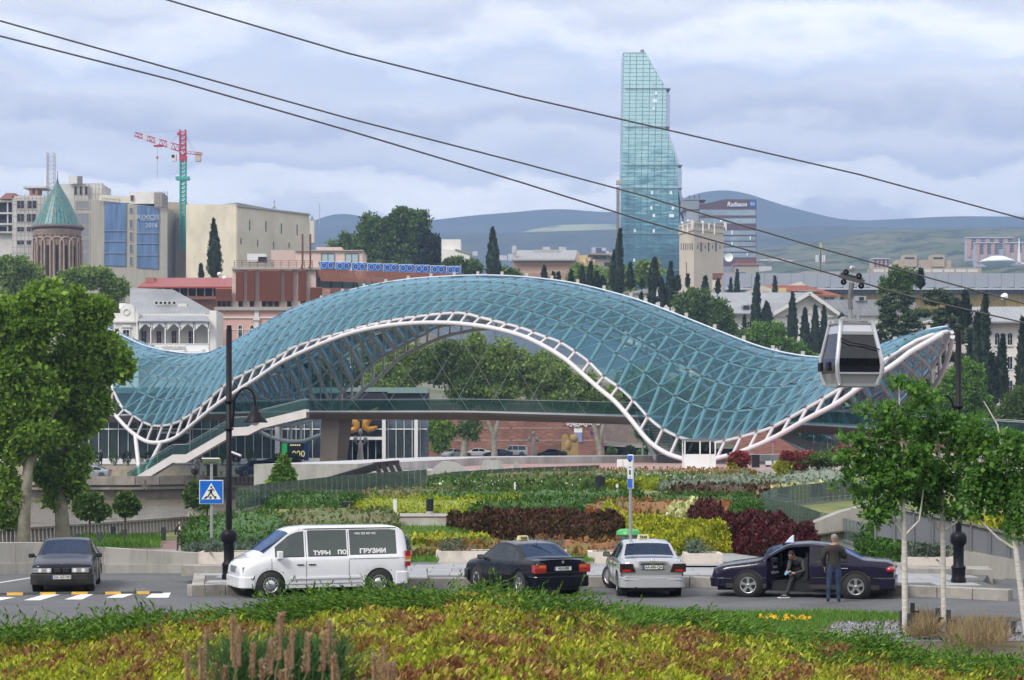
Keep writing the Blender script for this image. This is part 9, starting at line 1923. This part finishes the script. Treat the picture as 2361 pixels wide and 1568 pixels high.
birch('middle birch of the three, branching low beside the lamp post base',44.6,[[(2177,1470,6.5),(2175,1350,6.2),(2174,1240,5.8),(2170,1120,4),(2160,960,2)],[(2174,1230,4),(2140,1190,3.5),(2095,1130,2.5),(2060,1090,1.2)],[(2174,1225,3.2),(2205,1205,2.4),(2240,1150,1.5)]],
auto(2160,1000,78,70)+auto(2130,1110,85,68)+auto(2205,1080,72,70)+[(2160,1170,55,28),(2230,1180,40,22),(2140,920,40,24),(2240,1010,36,30)],8500)
birch('right birch of the three, leaning trunk cut by the picture edge',43.5,[[(2372,1500,8),(2352,1350,7),(2340,1250,6),(2325,1120,4),(2300,980,2),(2268,925,1)],[(2345,1270,3.5),(2300,1240,3),(2250,1190,1.5)],[(2338,1240,3),(2370,1150,2)]],
auto(2300,1060,80,75)+auto(2345,1150,66,60)+auto(2270,1140,72,60)+[(2250,990,34,34),(2340,1215,44,32),(2370,1040,40,50)],8500)
stk=mat('stake_dark',(.035,.04,.042),.7)
for i,(u,v0,v1) in enumerate(((2079,1408,1470),(2104,1390,1440),(2097,1415,1478),(2162,1402,1460),(2187,1406,1470),(2336,1432,1500))):
 o=P(u,v1,44.2-(.4 if i == 2 else 0));t_=empty('tree_stake',tuple(o),label='short dark square tree stake, %s from the left' % ['first','third','second','fourth','fifth','sixth'][i],cat='stake',group='dark stakes around the birches');k=44.2/F;MB().box((0,0,(v1-v0)*k/2),(.085,.085,(v1-v0)*k)).build('stake',stk,t_);MB().box((.05,-.03,(v1-v0)*k*.6),(.16,.03,.04)).build('tie_strap',blackm,t_)
# ---------------- verge, foreground bank
vg=[tuple(G(u,v,.08).xy) for u,v in [(1380,1392),(1560,1406),(1720,1411),(1900,1407),(2090,1414),(2200,1420),(2480,1424)]]+[(14,37.5),(-6,37.5),(-2,42)]
slab('verge',vg,.08,-.5,soil)
gv=[tuple(G(u,v,.1).xy) for u,v in [(1920,1434),(2075,1431),(2480,1432),(2480,1475),(1900,1480)]]
gvm=mat('gravel_bed',(.20,.20,.22),.95,col2=(.30,.30,.32),vscale=9);sheet('gravel_bed',gv,.09,gvm)
V,Fq=[],[]
mb=MB();xs_,ys_=[p[0] for p in gv],[p[1] for p in gv]
C=np.stack([rng.uniform(min(xs_),max(xs_),9000),rng.uniform(min(ys_),max(ys_),9000),np.full(9000,.10)],1);C=C[[inpoly(c[0],c[1],gv) for c in C]];leafobj('gravel',C,.04,leafmat('gravel_stone',[(.06,.06,.065),(.14,.14,.15),(.24,.24,.25)],0,rough=.9),None,.9,kind='stuff')
lw_=[tuple(G(u,v,.1).xy) for u,v in [(1440,1396),(1560,1407),(1720,1412),(1900,1408),(2085,1415),(2085,1432),(1930,1434),(1860,1470),(1440,1470)]]
xs_,ys_=[p[0] for p in lw_],[p[1] for p in lw_];C=np.stack([rng.uniform(min(xs_),max(xs_),36000),rng.uniform(min(ys_),max(ys_),36000),np.full(36000,.07)],1);C=C[[inpoly(c[0],c[1],lw_) for c in C]];leafobj('verge_grass',C,.11,LM['grass'],None,.10,dirs=np.tile([0,0,1.],(len(C),1)),spread=.6,kind='stuff')
scatter('marigolds',[(1750,1870,1424,1434,.2)],110,.045,LM['marig'],'little row of yellow-orange flowers on the verge lawn','flowers',kind='stuff')
scatter('dry_grass',[(2098,2160,1440,1475,.12),(2185,2320,1452,1500,.12)],3400,.30,LM['straw'],'tufts of dry straw-coloured grass around the birch stakes','dry grass',asp=.03,spread=1.1,kind='stuff')
YB=[(0,1492),(100,1474),(300,1458),(500,1445),(640,1432),(750,1418),(900,1408),(1040,1392),(1150,1402),(1300,1430),(1500,1452),(1700,1478),(1900,1502),(2100,1530),(2361,1566)]
JB=[(0,1430),(150,1424),(300,1404),(400,1398),(600,1388),(700,1366),(850,1352),(1000,1344),(1060,1326),(1150,1326),(1250,1352),(1350,1370),(1450,1384),(1600,1408),(1750,1438),(1900,1455),(2000,1468),(2361,1505)]
def zfg(X,Y):
 X=np.asarray(X,float);Y=np.asarray(Y,float);u=CU+X*F/np.maximum(Y,1);vb=ip(u,*zip(*YB));vj=ip(u,*zip(*JB));z28=CZ-(vb-HZ)*28/F-.16;z33=CZ-(vj-HZ)*33.5/F-.57
 z0=z28+.25;w1=np.clip((Y-12)/16,0,1);w2=np.clip((Y-28)/5.5,0,1);w3=np.clip((Y-33.5)/4.2,0,1)
 return np.where(Y < 28,z0+(z28-z0)*w1,np.where(Y < 33.5,z28+(z33-z28)*w2,z33+(-.05-z33)*w3))
heightfield('foreground_bank',np.arange(-12,12.1,.4),np.arange(6,38.5,.4),zfg,soil)
def fgpts(n,y0,y1):
 Y=1/(1/y1+(1/y0-1/y1)*rng.random(n));X=rng.uniform(-.262,.262,n)*Y;return X,Y
X,Y=fgpts(24000,17,28.6);Z=zfg(X,Y)+.10+.13*fbm(X,Y,1.7,3,4);S0=np.stack([X,Y,Z],1);K=7;tilt=unit(np.stack([rng.normal(size=24000)*.35,rng.normal(size=24000)*.35-.2,np.ones(24000)],1))
P_,D_2=[],[]
for k in range(K):
 a=2*PI*k/K+rng.random(24000)*.8;e=np.stack([np.cos(a),np.sin(a),np.full(24000,.25+.12*k)],1);D_2.append(unit(e+tilt*.4));P_.append(S0+tilt*(.018*k))
leafobj('spiraea_bed',np.concatenate(P_),.066,LM['spi'],None,.40,dirs=np.concatenate(D_2),spread=.25,label='foreground mass of yellow-green spiraea with reddish young shoots',cat='shrub bed',kind='stuff')
heightfield('spiraea_twigs',np.arange(-12,12.1,.25),np.arange(13,28.8,.25),lambda X,Y: zfg(X,Y)+.07+.13*fbm(X,Y,1.7,3,4),mat('twig_litter',(.05,.05,.015),.95,col2=(.10,.04,.02),vscale=3),kind='stuff')
# foreground junipers: feathery fronds arching towards the road and the camera
nF=15500;X,Y=fgpts(nF,26.9,35.2);X2,Y2=fgpts(2500,35,38.2);X=np.concatenate([X,X2]);Y=np.concatenate([Y,Y2]);nF=len(X)
ln=.34*(1+.35*rng.normal(size=nF)).clip(.5,2.1);az_=rng.normal(size=nF)*.5+np.where(X > 0,.35,-.35)+fbm(X,Y,.5,2,8)*1.5;base=np.stack([X,Y,zfg(X,Y)+.05+.20*(rng.random(nF))+.20*fbm(X,Y,1.2,3,6)],1)
dr_=unit(np.stack([np.sin(az_),-.35+.5*rng.normal(size=nF),(.16+.34*rng.random(nF)**2)],1));PS,DS=[],[];K=9
sdv=unit(np.cross(dr_,np.tile([0,0,1.],(nF,1))))
for k in range(K):
 f=(k+.5)/K;c=base+dr_*ln[:,None]*f-np.array([0,0,1.])*(ln[:,None]*f*f*.10)
 for sg in (-1,1): PS.append(c);DS.append(dr_*.8+sdv*sg*(1.05-f)*.9+np.array([0,0,.12]))
leafobj('juniper_bank',np.concatenate(PS),.062,LM['jun2'],None,.27,dirs=np.concatenate(DS),spread=.22,label='feathery green juniper bank bordering the near side of the road',cat='juniper bed',kind='stuff')
heightfield('juniper_branches',np.arange(-12,12.1,.3),np.arange(27.1,38.6,.3),lambda X,Y: zfg(X,Y)+.03+.19*fbm(X,Y,1.2,3,6)*np.clip((38.6-Y),0,1),mat('juniper_inner',(.03,.06,.012),.95,var=.5,vscale=6),kind='stuff')
# brown seed spikes and pine tuft close to the camera
spk=mat('spike_brown',(.24,.13,.08),.9,col2=(.34,.22,.13),vscale=30);stem_g=mat('stem_green',(.12,.12,.05),.8)
SP=[(441,1500),(463,1452),(482,1490),(497,1525),(516,1535),(530,1440),(553,1417),(545,1535),(575,1482),(600,1470),(606,1520),(627,1414),(640,1410),(655,1450),(668,1478),(678,1500),(690,1460),(700,1530),(739,1455),(763,1428),(782,1474),(790,1510),(805,1540),(868,1490),(880,1508),(903,1525),(914,1528),(620,1540),(585,1548),(650,1545)]
for i,(u,v) in enumerate(sorted(SP)):
 Y=9+.5*math.sin(i*2.3);k=Y/F;o=P(u,1680,Y);H=(1680-v)*k;w=.0085;t_=empty('seed_spike',tuple(o),label=ORD[i]+' blurred brown seed spike from the left at the bottom edge',cat='seed spike',group='brown seed spikes at the bottom edge');le=random.uniform(-.05,.05)
 MB().tube([(0,0,0),(le*.5,0,H*.5),(le,0,H*.62)],.005,5).build('stem',stem_g,t_);MB().tube([(le,0,H*.60),(le,0,H*.7),(le,0,H*.9),(le,0,H*.97),(le,0,H)],[.007,w*.8,w*.85,w*.7,.003],8).build('spike',spk,t_)
 nq=420;q=rng.random(nq);a=rng.random(nq)*2*PI;C=np.stack([le*(.5+.5*q)+w*.8*np.cos(a),w*.8*np.sin(a),H*(.58+.41*q)],1);leafobj('awns',C,.011,LM['awn'],t_,.3,dirs=np.stack([np.cos(a)*.8,np.sin(a)*.8,np.ones(nq)],1),spread=.6,kind='stuff')
n_=5200;a=rng.random(n_)*2*PI;C=np.stack([(rng.choice([655,700,740,560],n_)-CU)*9.3/F+rng.normal(size=n_)*.07,9.3+rng.normal(size=n_)*.1,CZ-(rng.uniform(1510,1640,n_)-HZ)*9.3/F],1);leafobj('pine_tuft',C,.11,leafmat('pine_needle',[(.02,.06,.02),(.06,.13,.04)]),None,.045,dirs=np.stack([rng.normal(size=n_)*.7,rng.normal(size=n_)*.4,np.ones(n_)],1),spread=.5,label='blurred green needle tuft among the seed spikes at the bottom edge',cat='pine')
leafobj('near_leaf',np.array([(-1.47,6.0,3.70),(-1.46,6.05,3.66)]),.06,LM['mid'],None,.7,dirs=np.array([(0,0,1.),(.2,0,1.)]),spread=.1,label='blurred green leaf poking in at the lower left corner',cat='leaf')
